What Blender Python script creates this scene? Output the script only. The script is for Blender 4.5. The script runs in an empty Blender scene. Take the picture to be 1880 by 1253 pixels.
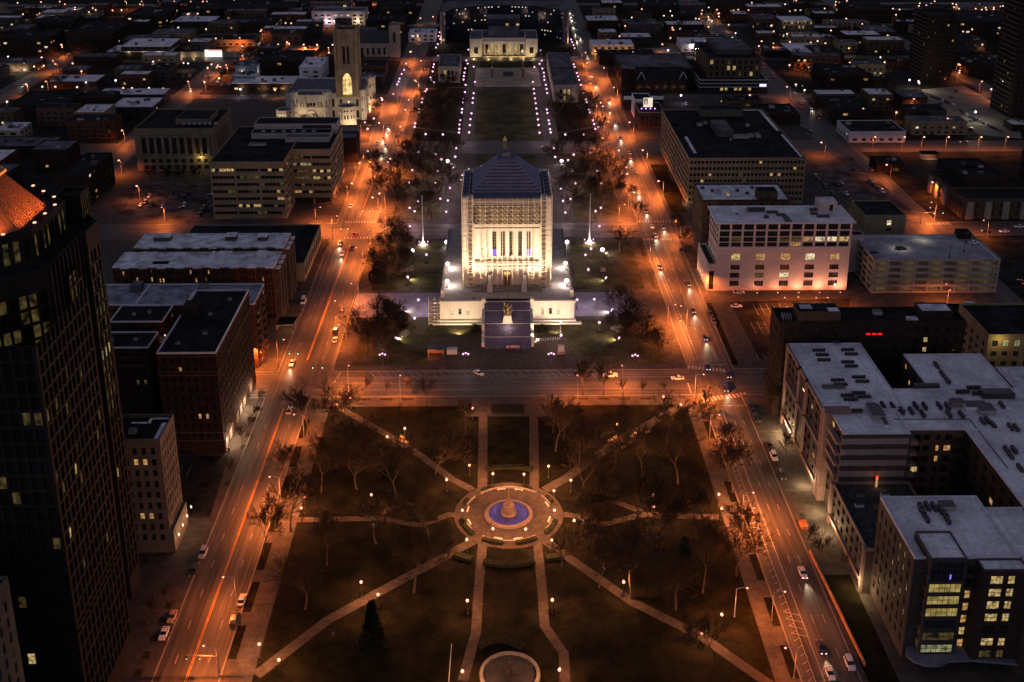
import bpy, math, random
from mathutils import Vector, Matrix
rnd = random.Random(11)
sc = bpy.context.scene
col = sc.collection
PI = math.pi
# ------------------------------------------------------------------ camera model (measured from the photograph)
CAM = (-3.35, -283.6, 200.4); YAW = 0.012757; PITCH = 0.311183; FPX = 2011.9; PPX = 940.0; PPY = 309.5
def G(px, py, z=0.0):
    """point of the plane at height z seen at photo pixel px,py (1880 x 1253)"""
    a = (px-PPX)/FPX; b = (PPY-py)/FPX
    fw = math.cos(PITCH)+b*math.sin(PITCH); up = b*math.cos(PITCH)-math.sin(PITCH)
    t = (z-CAM[2])/up
    r = a*t; fw *= t
    c, s = math.cos(YAW), math.sin(YAW)
    return (CAM[0]+c*r+s*fw, CAM[1]-s*r+c*fw)
def PR(X, Y, Z):
    dx, dy, dz = X-CAM[0], Y-CAM[1], Z-CAM[2]
    c, s = math.cos(YAW), math.sin(YAW)
    r = c*dx-s*dy; fw = s*dx+c*dy
    zc = fw*math.cos(PITCH)-dz*math.sin(PITCH); up = fw*math.sin(PITCH)+dz*math.cos(PITCH)
    return PPX+FPX*r/zc, PPY-FPX*up/zc
def zoompts(x0, y0, s, pts): return [(x0+s*p[0], y0+s*p[1]) for p in pts]
ORD = 'first second third fourth fifth sixth seventh eighth ninth tenth eleventh twelfth thirteenth fourteenth fifteenth sixteenth seventeenth eighteenth nineteenth twentieth'.split()
def nth(i):
    n = i+1; T = ['', '', 'twenty', 'thirty', 'forty', 'fifty', 'sixty', 'seventy', 'eighty', 'ninety']; pre = ''
    if n > 100: pre = 'hundred-and-'; n -= 100
    if n == 100: return 'hundredth'
    if n <= 20: return pre+ORD[n-1]
    return pre+(T[n//10][:-1]+'ieth' if n % 10 == 0 else T[n//10]+'-'+ORD[n % 10-1])
# ------------------------------------------------------------------ materials
MATS = {}
def newmat(name):
    m = bpy.data.materials.new(name); m.use_nodes = True
    nt = m.node_tree
    return m, nt, nt.nodes['Principled BSDF']
def M(name, c, rough=.85, var=.25, scale=.35, spec=.05, metal=0.0, c2=None, lo=.35, hi=.65, stretch=None, coord='pos', bump=0.0, panel=None, flatp=None):
    if name in MATS: return MATS[name]
    m, nt, bs = newmat(name)
    N = nt.nodes; L = nt.links
    if coord == 'pos':
        src = N.new('ShaderNodeNewGeometry').outputs['Position']
    else:
        src = N.new('ShaderNodeTexCoord').outputs['Object']
    if stretch:
        mp = N.new('ShaderNodeMapping'); mp.inputs['Scale'].default_value = stretch
        L.new(src, mp.inputs['Vector']); src = mp.outputs['Vector']
    n1 = N.new('ShaderNodeTexNoise'); n1.inputs['Scale'].default_value = scale; n1.inputs['Detail'].default_value = 7; n1.inputs['Roughness'].default_value = .65
    L.new(src, n1.inputs['Vector'])
    rp = N.new('ShaderNodeMapRange'); rp.inputs['From Min'].default_value = lo; rp.inputs['From Max'].default_value = hi
    L.new(n1.outputs['Fac'], rp.inputs['Value'])
    mx = N.new('ShaderNodeMix'); mx.data_type = 'RGBA'
    a = [max(0, v*(1-var)) for v in c]; b = c2 if c2 else [min(1, v*(1+var)) for v in c]
    mx.inputs[6].default_value = (*a, 1); mx.inputs[7].default_value = (*b, 1)
    L.new(rp.outputs['Result'], mx.inputs[0])
    n2 = N.new('ShaderNodeTexNoise'); n2.inputs['Scale'].default_value = scale*9; n2.inputs['Detail'].default_value = 3
    L.new(src, n2.inputs['Vector'])
    r2 = N.new('ShaderNodeMapRange'); r2.inputs['From Min'].default_value = .3; r2.inputs['From Max'].default_value = .7
    r2.inputs['To Min'].default_value = 1-var*.6; r2.inputs['To Max'].default_value = 1+var*.5
    L.new(n2.outputs['Fac'], r2.inputs['Value'])
    mu = N.new('ShaderNodeMix'); mu.data_type = 'RGBA'; mu.blend_type = 'MULTIPLY'; mu.inputs[0].default_value = 1
    L.new(mx.outputs[2], mu.inputs[6]); L.new(r2.outputs['Result'], mu.inputs[7])
    outc = mu.outputs[2]
    if panel or flatp:
        g = N.new('ShaderNodeNewGeometry'); sp = N.new('ShaderNodeSeparateXYZ'); L.new(g.outputs['Position'], sp.inputs[0])
        cb = N.new('ShaderNodeCombineXYZ')
        if panel:
            ad = N.new('ShaderNodeMath'); L.new(sp.outputs[0], ad.inputs[0]); L.new(sp.outputs[1], ad.inputs[1]); L.new(ad.outputs[0], cb.inputs[0]); L.new(sp.outputs[2], cb.inputs[1])
        else: L.new(sp.outputs[0], cb.inputs[0]); L.new(sp.outputs[1], cb.inputs[1])
        bk = N.new('ShaderNodeTexBrick'); bk.inputs['Scale'].default_value = 1; pw, ph, ms, dk = panel or flatp
        bk.inputs['Brick Width'].default_value = pw; bk.inputs['Row Height'].default_value = ph; bk.inputs['Mortar Size'].default_value = ms
        bk.inputs['Color1'].default_value = (1, 1, 1, 1); bk.inputs['Color2'].default_value = (.86, .86, .86, 1); bk.inputs['Mortar'].default_value = (dk, dk, dk, 1); L.new(cb.outputs[0], bk.inputs['Vector'])
        m3 = N.new('ShaderNodeMix'); m3.data_type = 'RGBA'; m3.blend_type = 'MULTIPLY'; m3.inputs[0].default_value = 1
        L.new(outc, m3.inputs[6]); L.new(bk.outputs['Color'], m3.inputs[7]); outc = m3.outputs[2]
    L.new(outc, bs.inputs['Base Color'])
    bs.inputs['Roughness'].default_value = rough; bs.inputs['Specular IOR Level'].default_value = spec; bs.inputs['Metallic'].default_value = metal
    if bump:
        bp = N.new('ShaderNodeBump'); bp.inputs['Strength'].default_value = bump; L.new(n2.outputs['Fac'], bp.inputs['Height']); L.new(bp.outputs['Normal'], bs.inputs['Normal'])
    MATS[name] = m
    return m
def E(name, c, st, vary=0.0, scale=.8, base=(.02, .02, .02)):
    """a thing that gives off light: lamp globes, lit rooms behind glass, signs, painted-in reflections and glow"""
    if name in MATS: return MATS[name]
    m, nt, bs = newmat(name)
    bs.inputs['Base Color'].default_value = (*base, 1); bs.inputs['Roughness'].default_value = .3
    bs.inputs['Emission Color'].default_value = (*c, 1); bs.inputs['Emission Strength'].default_value = st
    if vary:
        N = nt.nodes; L = nt.links
        g = N.new('ShaderNodeNewGeometry'); n = N.new('ShaderNodeTexNoise'); n.inputs['Scale'].default_value = scale; n.inputs['Detail'].default_value = 4
        L.new(g.outputs['Position'], n.inputs['Vector'])
        r = N.new('ShaderNodeMapRange'); r.inputs['From Min'].default_value = .35; r.inputs['From Max'].default_value = .68
        r.inputs['To Min'].default_value = st*(1-vary); r.inputs['To Max'].default_value = st*(1+vary*.5)
        L.new(n.outputs['Fac'], r.inputs['Value']); L.new(r.outputs['Result'], bs.inputs['Emission Strength'])
    m.cycles.emission_sampling = 'NONE'
    MATS[name] = m
    return m
# ------------------------------------------------------------------ mesh builder
class MB:
    def __init__(s): s.v = []; s.f = []; s.m = []
    def add(s, vs, fs, mi=0):
        o = len(s.v); s.v += [tuple(p) for p in vs]
        for f in fs: s.f.append([o+i for i in f]); s.m.append(mi)
    def quad(s, a, b, c, d, mi=0): s.add([a, b, c, d], [(0, 1, 2, 3)], mi)
    def box(s, x0, x1, y0, y1, z0, z1, mi=0):
        s.add([(x0, y0, z0), (x1, y0, z0), (x1, y1, z0), (x0, y1, z0), (x0, y0, z1), (x1, y0, z1), (x1, y1, z1), (x0, y1, z1)],
              [(0, 3, 2, 1), (4, 5, 6, 7), (0, 1, 5, 4), (1, 2, 6, 5), (2, 3, 7, 6), (3, 0, 4, 7)], mi)
    def prism(s, poly, z0, z1, mi=0, top=True, bot=False, mt=None):
        n = len(poly); vs = [(p[0], p[1], z0) for p in poly]+[(p[0], p[1], z1) for p in poly]
        fs = [(i, (i+1) % n, n+(i+1) % n, n+i) for i in range(n)]
        s.add(vs, fs, mi)
        if top: s.add([(p[0], p[1], z1) for p in poly], [tuple(range(n))], mi if mt is None else mt)
        if bot: s.add([(p[0], p[1], z0) for p in poly], [tuple(reversed(range(n)))], mi)
    def frust(s, p0, z0, p1, z1, mi=0, top=True):
        n = len(p0); vs = [(p[0], p[1], z0) for p in p0]+[(p[0], p[1], z1) for p in p1]
        s.add(vs, [(i, (i+1) % n, n+(i+1) % n, n+i) for i in range(n)], mi)
        if top: s.add(vs[n:], [tuple(range(n))], mi)
    def lathe(s, prof, n=12, c=(0, 0, 0), mi=0, a0=0.0):
        vs = []; k = len(prof)
        for r, z in prof:
            for i in range(n):
                a = a0+2*PI*i/n; vs.append((c[0]+r*math.cos(a), c[1]+r*math.sin(a), c[2]+z))
        fs = []
        for j in range(k-1):
            for i in range(n): fs.append((j*n+i, j*n+(i+1) % n, (j+1)*n+(i+1) % n, (j+1)*n+i))
        s.add(vs, fs, mi)
        if prof[-1][0] > 1e-3: s.add(vs[-n:], [tuple(range(n))], mi)
    def ring(s, ri, ro, z0, z1, n=48, c=(0, 0), mi=0, a0=0, a1=2*PI):
        full = abs(a1-a0-2*PI) < 1e-6; k = n if full else n+1
        vs = []
        for i in range(k):
            a = a0+(a1-a0)*i/n; ca, sa = math.cos(a), math.sin(a)
            vs += [(c[0]+ri*ca, c[1]+ri*sa, z0), (c[0]+ro*ca, c[1]+ro*sa, z0), (c[0]+ro*ca, c[1]+ro*sa, z1), (c[0]+ri*ca, c[1]+ri*sa, z1)]
        fs = []
        for i in range(n):
            a = 4*i; b = 4*((i+1) % k)
            fs += [(a+3, a+2, b+2, b+3), (a+1, b+1, b+2, a+2), (a, a+3, b+3, b)]
        if not full: fs += [(0, 1, 2, 3), (4*n+3, 4*n+2, 4*n+1, 4*n)]
        s.add(vs, fs, mi)
    def tube(s, p0, p1, r0, r1=None, n=6, mi=0, cap=False):
        r1 = r0 if r1 is None else r1
        p0 = Vector(p0); p1 = Vector(p1); d = p1-p0
        if d.length < 1e-6: return
        d.normalize(); u = d.orthogonal().normalized(); w = d.cross(u)
        vs = []
        for p, r in ((p0, r0), (p1, r1)):
            for i in range(n):
                a = 2*PI*i/n; vs.append(p+(u*math.cos(a)+w*math.sin(a))*r)
        fs = [(i, (i+1) % n, n+(i+1) % n, n+i) for i in range(n)]
        if cap: fs += [tuple(reversed(range(n))), tuple(range(n, 2*n))]
        s.add(vs, fs, mi)
    def ball(s, c, r, n=10, m=6, mi=0, sz=1.0):
        prof = [(r*math.sin(PI*j/m) if 0 < j < m else .0005, -r*sz*math.cos(PI*j/m)) for j in range(m+1)]
        s.lathe(prof, n, c, mi)
    def mesh(s, name, mats, smooth=False):
        me = bpy.data.meshes.new(name)
        me.from_pydata([tuple(v) for v in s.v], [], s.f)
        for m in (mats if isinstance(mats, (list, tuple)) else [mats]): me.materials.append(m)
        if any(s.m): me.polygons.foreach_set('material_index', s.m)
        if smooth: me.polygons.foreach_set('use_smooth', [True]*len(s.f))
        me.update()
        return me
    def build(s, name, mats, parent=None, smooth=False, loc=None):
        o = bpy.data.objects.new(name, s.mesh(name, mats, smooth)); col.objects.link(o)
        if parent is not None: o.parent = parent
        if loc is not None: o.location = loc
        return o
def tag(o, label=None, cat=None, group=None, kind=None):
    if label: o['label'] = label
    if cat: o['category'] = cat
    if group: o['group'] = group
    if kind: o['kind'] = kind
    return o
def empty(name, loc=(0, 0, 0), label=None, cat=None, group=None, rz=0.0):
    o = bpy.data.objects.new(name, None); col.objects.link(o); o.location = loc; o.rotation_euler = (0, 0, rz); o.empty_display_size = .5
    return tag(o, label, cat, group)
def copy_tree(o, parent=None):
    c = o.copy(); col.objects.link(c)
    if parent is not None: c.parent = parent
    for ch in KIDS.get(o.name, []): copy_tree(ch, c)
    return c
KIDS = {}
def kids_of(root):
    """remember the children of a prototype (object.children is slow in a big scene)"""
    def walk(o):
        KIDS[o.name] = list(o.children)
        for c in o.children: walk(c)
    walk(root)
def place(me, name, parent, loc, rz=0.0):
    o = bpy.data.objects.new(name, me); col.objects.link(o); o.parent = parent; o.location = loc; o.rotation_euler = (0, 0, rz)
    return o
def struct(mb, name, mats): return tag(mb.build(name, mats), kind='structure')
def flat(name, m, z, pts, px=True, smooth=False):
    mb = MB(); P = [G(*p, z) if px else p for p in pts]
    area = sum(P[i][0]*P[(i+1) % len(P)][1]-P[(i+1) % len(P)][0]*P[i][1] for i in range(len(P)))
    if area < 0: P = P[::-1]
    mb.add([(p[0], p[1], z) for p in P], [tuple(range(len(P)))])
    return struct(mb, name, m)
def light(kind, parent, loc, e, c, size=.25, rot=None, spot=None, blend=1.0, name='light'):
    l = bpy.data.lights.new(name, kind); l.energy = e; l.color = c; l.shadow_soft_size = size
    if spot: l.spot_size = spot; l.spot_blend = blend
    o = bpy.data.objects.new(name, l); col.objects.link(o)
    if parent is not None: o.parent = parent
    o.location = loc
    if rot is not None: o.rotation_euler = rot
    return o
def aim(frm, to): return (Vector(to)-Vector(frm)).to_track_quat('-Z', 'Y').to_euler()
# ------------------------------------------------------------------ palette
asphalt = M('asphalt', (.045, .042, .04), .8, .3, .25, c2=(.065, .06, .055))
road_ns = M('road_worn_ns', (.04, .037, .034), .62, .4, 1.0, spec=.18, c2=(.11, .10, .088), stretch=(.5, .012, 1), lo=.3, hi=.7)
road_ew = M('road_worn_ew', (.04, .037, .034), .62, .4, 1.0, spec=.18, c2=(.11, .10, .088), stretch=(.012, .5, 1), lo=.3, hi=.7)
dirt = M('city_ground', (.007, .006, .0055), .9, .5, .03, c2=(.022, .019, .016))
lot = M('parking_asphalt', (.012, .011, .0095), .85, .4, .12, c2=(.034, .031, .027))
salted = M('salted_asphalt', (.04, .037, .036), .85, .4, .1, c2=(.15, .14, .14), lo=.4, hi=.72)
concrete = M('concrete', (.26, .24, .215), .85, .22, .2, stretch=(1, 1, .14))
pave = M('pavement_slabs', (.075, .066, .057), .85, .25, .3, flatp=(1.8, 1.8, .07, .7))
pave_warm = M('plaza_paving', (.078, .058, .043), .8, .25, .5, flatp=(1.6, 1.6, .07, .7))
violet = M('slate_paving', (.19, .185, .25), .75, .2, .2, flatp=(2.4, 2.4, .07, .8))
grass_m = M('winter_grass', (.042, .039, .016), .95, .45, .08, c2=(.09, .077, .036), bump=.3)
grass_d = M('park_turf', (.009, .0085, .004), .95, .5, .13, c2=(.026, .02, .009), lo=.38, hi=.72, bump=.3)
mulch = M('mulch', (.03, .024, .018), .95, .4, .8)
kerb_m = M('kerb_stone', (.20, .185, .165), .8, .2, .3)
white_p = M('road_paint_white', (.32, .30, .28), .7, .25, .6)
orange_p = M('road_paint_amber', (.50, .25, .04), .7, .25, .4)
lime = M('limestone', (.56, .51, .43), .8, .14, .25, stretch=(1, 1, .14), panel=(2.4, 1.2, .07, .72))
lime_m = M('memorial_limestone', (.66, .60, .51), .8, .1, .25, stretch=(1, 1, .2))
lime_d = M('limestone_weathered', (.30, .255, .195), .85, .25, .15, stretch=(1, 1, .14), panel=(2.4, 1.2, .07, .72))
tan_c = M('tan_concrete', (.24, .185, .115), .85, .15, .12, stretch=(1, 1, .14), panel=(5, 3.9, .10, .7))
ochre = M('ochre_cladding', (.26, .195, .11), .8, .15, .12, stretch=(1, 1, .14), panel=(2.1, 3.5, .1, .75))
brick_r = M('red_brick', (.10, .046, .03), .9, .25, .5, panel=(1.2, .6, .09, .7))
brick_d = M('dark_brick', (.04, .026, .02), .9, .3, .4, panel=(1.2, .6, .09, .7))
brick_b = M('brown_brick', (.105, .07, .048), .9, .25, .4, panel=(1.2, .6, .09, .7))
pinkp = M('pink_panel', (.25, .175, .155), .75, .12, .1, stretch=(1, 1, .14), panel=(2.6, 1.75, .08, .7))
greyp = M('grey_panel', (.072, .06, .057), .75, .15, .15, stretch=(1, 1, .14), panel=(3.2, 1.8, .08, .6))
darkp = M('dark_panel', (.03, .026, .025), .7, .2, .2)
whitew = M('white_wall', (.55, .52, .52), .8, .12, .12, stretch=(1, 1, .14), panel=(3, 2, .08, .7))
roof_w = M('white_roof_membrane', (.60, .60, .62), .85, .3, .09, c2=(.80, .80, .83), lo=.3, hi=.6, flatp=(3.0, 14, .12, .82))
roof_s = M('snowy_roof', (.40, .41, .45), .9, .35, .25, c2=(.80, .81, .85), lo=.3, hi=.6, flatp=(6, 6, .1, .85))
roof_g = M('grey_roof', (.08, .08, .095), .9, .35, .12, c2=(.17, .17, .195), flatp=(3, 9, .12, .75))
roof_d = M('tar_roof', (.011, .011, .012), .9, .4, .1, c2=(.026, .026, .029), flatp=(4, 10, .12, 1.6))
cap_w = M('pale_coping', (.55, .55, .60), .7, .15, .4)
metal_d = M('dark_metal', (.045, .042, .042), .5, .2, 1.0, spec=.5, coord='obj')
metal_g = M('galvanised_metal', (.30, .29, .28), .45, .2, 1.0, spec=.5, coord='obj')
bronze = M('bronze', (.16, .12, .06), .4, .3, 1.5, metal=.8)
gold = M('gilded', (.65, .45, .12), .35, .15, 1.5, metal=.8)
glass_d = M('dark_glass', (.012, .013, .016), .12, .3, .3, spec=.6)
glass_b = M('blue_glass', (.02, .024, .035), .12, .3, .3, spec=.6)
bark = M('bark', (.06, .045, .032), .95, .3, 2.0, coord='obj')
twig = M('twigs', (.042, .029, .019), .95, .25, 1.0, coord='obj')
ever = M('evergreen_needles', (.018, .022, .012), .95, .4, 1.2, coord='obj')
hedge_m = M('hedge_leaves', (.022, .024, .012), .95, .45, 1.5)
blossom = M('pale_shrub', (.42, .36, .27), .95, .3, 1.2)
copper = M('ribbed_copper', (.34, .16, .08), .55, .12, .4, metal=.2)
water_m = M('fountain_water', (.045, .045, .20), .15, .25, .5, spec=.6)
win_y = E('lit_room_yellow', (1.0, .70, .26), .55, .8, 1.1)
win_w = E('lit_room_cream', (1.0, .80, .50), .95, .7, 1.1)
win_o = E('lit_room_amber', (1.0, .52, .18), .5, .7, 1.1)
win_dim = E('dim_room_and_reflection', (.75, .55, .16), .085, .95, .5)  # dim rooms; on the glass tower it also imitates yellow reflections
win_g = E('fluorescent_room', (.85, .85, .42), .32, .8, .5)
blue_e = E('blue_glow', (.25, .15, 1.0), 1.2)
red_e = E('red_glow', (1.0, .03, .01), 2.2)
green_e = E('green_signal', (.35, 1.0, .75), 4.0)
globe_p = E('pink_globe', (1.0, .56, .86), 1.6)
globe_o = E('amber_globe', (1.0, .36, .235), 2.4)
head_o = E('sodium_lens', (1.0, .45, .30), 2.4)
head_w = E('white_lens', (1.0, .84, .86), 6.0)
car_hl = E('headlight_lens', (1.0, .74, .72), 2.2)
car_tl = E('taillight_lens', (1.0, .05, .05), 2.0)
SOD = (1.0, .21, .04); PINK = (1.0, .66, .74); WARM = (1.0, .66, .34); AMB = (1.0, .30, .09)
SKY_STRENGTH = 1.0
# ------------------------------------------------------------------ camera, sky, render
cd = bpy.data.cameras.new('camera'); co = bpy.data.objects.new('camera', cd); col.objects.link(co); sc.camera = co
co.location = CAM; co.rotation_euler = (PI/2-PITCH, 0, -YAW)
cd.sensor_width = 36; cd.lens = 36*FPX/1880; cd.shift_y = (PPY-626.5)/1880; cd.clip_start = 1; cd.clip_end = 20000
w = bpy.data.worlds.new('World'); sc.world = w; w.use_nodes = True
wn = w.node_tree; bg = wn.nodes['Background']
sky = wn.nodes.new('ShaderNodeTexSky'); sky.sky_type = 'NISHITA'; sky.sun_disc = False
SUN_EL = math.radians(-1.5); SUN_ROT = math.radians(200)
sky.sun_elevation = SUN_EL; sky.sun_rotation = SUN_ROT; sky.altitude = 200; sky.ozone_density = 3.0; sky.dust_density = .6
hs = wn.nodes.new('ShaderNodeHueSaturation'); hs.inputs['Saturation'].default_value = .42; hs.inputs['Hue'].default_value = .54
wn.links.new(sky.outputs['Color'], hs.inputs['Color']); wn.links.new(hs.outputs['Color'], bg.inputs['Color']); bg.inputs['Strength'].default_value = SKY_STRENGTH
sun = bpy.data.lights.new('sun', 'SUN'); sun.energy = .012; sun.angle = math.radians(25); sun.color = (.75, .8, 1.0)
so = bpy.data.objects.new('sun', sun); col.objects.link(so); so.rotation_euler = (math.radians(30), 0, math.radians(200))
sc.view_settings.view_transform = 'Standard'; sc.view_settings.look = 'None'; sc.view_settings.gamma = 1; sc.view_settings.exposure = 0
sc.render.engine = 'CYCLES'
sc.cycles.use_denoising = True; sc.cycles.max_bounces = 4; sc.cycles.diffuse_bounces = 2; sc.cycles.glossy_bounces = 2; sc.cycles.transmission_bounces = 2
sc.cycles.sample_clamp_indirect = 2.0; sc.cycles.sample_clamp_direct = 0; sc.cycles.use_light_tree = True
sc.cycles.caustics_reflective = False; sc.cycles.caustics_refractive = False
sc.cycles.use_adaptive_sampling = False
# ------------------------------------------------------------------ ground, roads, pavements
flat('ground', dirt, 0.0, [(-4000, -900), (4000, -900), (4000, 6000), (-4000, 6000)], px=False)
def road(x0, x1, y0, y1, m, z=.02): return flat('road', m, z, [(x0, y0), (x1, y0), (x1, y1), (x0, y1)], px=False)
road(-88, -72, -200, 79, road_ns, .024); road(-87, -66.8, 79, 1500, road_ns, .024)
road(70, 84.3, -200, 79, road_ns, .024); road(68.6, 85.5, 79, 1500, road_ns, .024)
road(202, 224, -100, 1500, road_ns, .028); road(-248, -230, -100, 1500, road_ns, .028); road(-386, -366, -100, 1500, road_ns, .028); road(365, 381, -100, 1500, road_ns, .028)
for y0, y1 in ((69.5, 88.7), (226.4, 247), (370, 395), (641, 659), (800, 815), (930, 946)): road(-900, 900, y0, y1, road_ew, .02)
road(-600, -66, 512, 524, road_ew, .02); road(69, 600, 508, 522, road_ew, .02)
def slab(x0, x1, y0, y1, m=pave, h=.13, name='pavement'):
    mb = MB(); mb.box(x0, x1, y0, y1, -.05, h)
    return struct(mb, name, m)
def kerb(x0, x1, y0, y1, h=.15):
    mb = MB(); t = .3
    for b in ((x0, x1, y0, y0+t), (x0, x1, y1-t, y1), (x0, x0+t, y0+t, y1-t), (x1-t, x1, y0+t, y1-t)): mb.box(*b, -.05, h)
    return struct(mb, 'kerb', kerb_m)
BX = [(-72, 70), (-66.8, 68.6)]
for (x0, x1, y0, y1) in ((-72, 70, -80, 69.5), (-66.8, 68.6, 88.7, 226.4), (-66.8, 68.6, 247, 370), (-66.8, 68.6, 395, 641),
                         (-230, -88, -80, 69.5), (-230, -87, 88.7, 226.4), (-230, -87, 247, 370), (-230, -87, 395, 512),
                         (84.3, 202, -80, 69.5), (85.5, 202, 88.7, 226.4), (85.5, 202, 247, 370), (85.5, 202, 395, 508)):
    slab(x0+.3, x1-.3, y0+.3, y1-.3); kerb(x0, x1, y0, y1)
for (x0, x1, y0, y1) in ((-66.8, 68.6, 659, 800), (-230, -87, 524, 641), (-230, -87, 659, 800), (85.5, 202, 522, 641), (85.5, 202, 659, 800), (224, 365, -80, 226), (224, 365, 247, 370), (224, 365, 395, 508),
                         (224, 365, 522, 641), (-366, -248, 247, 370), (-366, -248, 395, 512), (-366, -248, 524, 641), (-366, -248, 659, 800), (224, 365, 659, 800), (381, 560, 250, 640), (-560, -386, 395, 640), (-560, -386, 659, 800)):
    slab(x0, x1, y0, y1, lot)
def lawn(x0, x1, y0, y1, m=grass_m, z=.145): return flat('lawn', m, z, [(x0, y0), (x1, y0), (x1, y1), (x0, y1)], px=False)
def path(pts, wd, m=pave, z=.155, px=True, name='path'):
    P = [G(*p, z) if px else p for p in pts]
    mb = MB(); L = []; Rr = []
    for i, p in enumerate(P):
        a = P[max(i-1, 0)]; b = P[min(i+1, len(P)-1)]
        d = Vector((b[0]-a[0], b[1]-a[1])).normalized(); n = Vector((-d.y, d.x))*wd/2
        L.append((p[0]+n.x, p[1]+n.y, z)); Rr.append((p[0]-n.x, p[1]-n.y, z))
    for i in range(len(P)-1): mb.quad(Rr[i], Rr[i+1], L[i+1], L[i])
    return struct(mb, name, m)
# the near park
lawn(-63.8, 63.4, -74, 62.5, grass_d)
FC = G(934, 945)
def disc(name, m, r, z, c=FC, n=64):
    mb = MB(); mb.add([(c[0]+r*math.cos(2*PI*i/n), c[1]+r*math.sin(2*PI*i/n), z) for i in range(n)], [tuple(range(n))]); return struct(mb, name, m)
disc('plaza', pave_warm, 16.4, .158)
for i, (pts, wd) in enumerate((([(872, 992), (835, 1012), (700, 1085), (600, 1140), (470, 1240)], 3.1), ([(1000, 992), (1035, 1018), (1160, 1105), (1290, 1170), (1420, 1262)], 2.9), ([(1000, 900), (1040, 878), (1130, 812), (1190, 780), (1255, 742)], 3.4),
                   ([(868, 900), (830, 880), (770, 835), (705, 795), (600, 735)], 2.6), ([(887, 990), (884, 1020), (878, 1090), (874, 1160), (850, 1250)], 2.6), ([(986, 990), (989, 1020), (996, 1090), (1000, 1150), (1035, 1200), (1038, 1262)], 2.6),
                   ([(886, 900), (886, 880), (887, 770), (887, 735)], 3.0), ([(981, 900), (981, 880), (980, 770), (978, 735)], 3.0), ([(850, 945), (825, 945), (770, 965), (700, 952), (525, 955)], 2.4), ([(1020, 945), (1045, 945), (1110, 962), (1180, 945), (1320, 950)], 2.6),
                   ([(765, 930), (740, 922), (700, 944)], 2.2), ([(1100, 925), (1130, 922), (1180, 940)], 2.2))):
    path(pts, wd, pave_warm, .150+.0005*i)
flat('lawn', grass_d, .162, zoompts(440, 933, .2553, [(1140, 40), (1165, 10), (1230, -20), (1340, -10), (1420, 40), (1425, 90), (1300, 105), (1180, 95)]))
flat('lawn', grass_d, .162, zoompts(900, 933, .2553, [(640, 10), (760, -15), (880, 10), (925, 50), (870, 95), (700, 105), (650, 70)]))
flat('plaza', pave, .152, [(845, 740), (1040, 740), (1030, 765), (855, 765)])
flat('mulch_bed', mulch, .158, [(901, 742), (962, 742), (963, 760), (902, 760)])
# the second basin plaza at the near end
FC2 = G(936, 1240)
disc('plaza', pave, 7.6, .158, FC2)
# memorial block lawns and paving
for x0, x1, y0, y1 in ((-60, -31, 163, 221), (-60, -31, 93, 132), (31, 61.5, 163, 221), (31, 61.5, 93, 132), (-60, -35, 252, 366), (36, 61.5, 252, 366), (-17, 19, 252, 300), (-17, 19, 312, 366)):
    lawn(x0, x1, y0, y1)
flat('plaza', violet, .147, [(-66, 135.5), (-28, 135.5), (-28, 160), (-66, 160)], px=False)
flat('plaza', violet, .147, [(28, 135.5), (54, 135.5), (52, 160), (28, 160)], px=False)
flat('plaza', pave_warm, .147, [(-30, 91), (30, 91), (30, 130), (-30, 130)], px=False)
flat('lawn', grass_m, .152, [(31, 100), (31, 129), (12, 129), (12, 116), (24, 116), (24, 100)], px=False)
flat('lawn', grass_m, .152, [(-31, 117), (-12, 117), (-12, 129), (-31, 129)], px=False)
# groves between the memorial and the mall
for pts, wd in (([(-60, 258), (-24, 300), (-60, 352)], 2.6), ([(61, 258), (26, 300), (61, 352)], 2.6), ([(-60, 300), (-35, 300)], 2.4), ([(36, 300), (61, 300)], 2.4), ([(-60, 330), (-36, 330)], 2), ([(36, 330), (61, 330)], 2)):
    path(pts, wd, pave, .152, px=False)
# the long mall
lawn(-19.5, 26, 398, 535, grass_m)
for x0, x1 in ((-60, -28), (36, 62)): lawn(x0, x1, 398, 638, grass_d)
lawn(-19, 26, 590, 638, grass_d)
for pts, wd in (([(-60, 470), (-45, 520), (-28, 470)], 2.2), ([(62, 470), (47, 500), (36, 460)], 2.2), ([(-60, 430), (-28, 415)], 2.2), ([(62, 430), (36, 415)], 2.2), ([(-60, 540), (-28, 545)], 2.6), ([(-43, 545), (-43, 470)], 2)):
    path(pts, wd, pave, .152, px=False)
# pale parking ground
flat('parking_lot', salted, .15, [(190, 395), (240, 340), (395, 345), (392, 400), (350, 408)])
flat('parking_lot', salted, .152, [(258, 333), (390, 336), (390, 348), (250, 350)])
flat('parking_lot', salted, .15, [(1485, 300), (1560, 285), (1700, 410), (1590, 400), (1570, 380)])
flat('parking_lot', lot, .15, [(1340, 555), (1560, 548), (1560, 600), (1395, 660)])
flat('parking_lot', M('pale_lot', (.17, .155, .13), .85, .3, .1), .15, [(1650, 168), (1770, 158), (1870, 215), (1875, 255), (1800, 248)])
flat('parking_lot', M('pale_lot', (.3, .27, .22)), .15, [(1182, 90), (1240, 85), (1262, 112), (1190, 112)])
flat('parking_lot', lot, .15, [(330, 838), (420, 838), (385, 950), (330, 950)])
o = None
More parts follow.
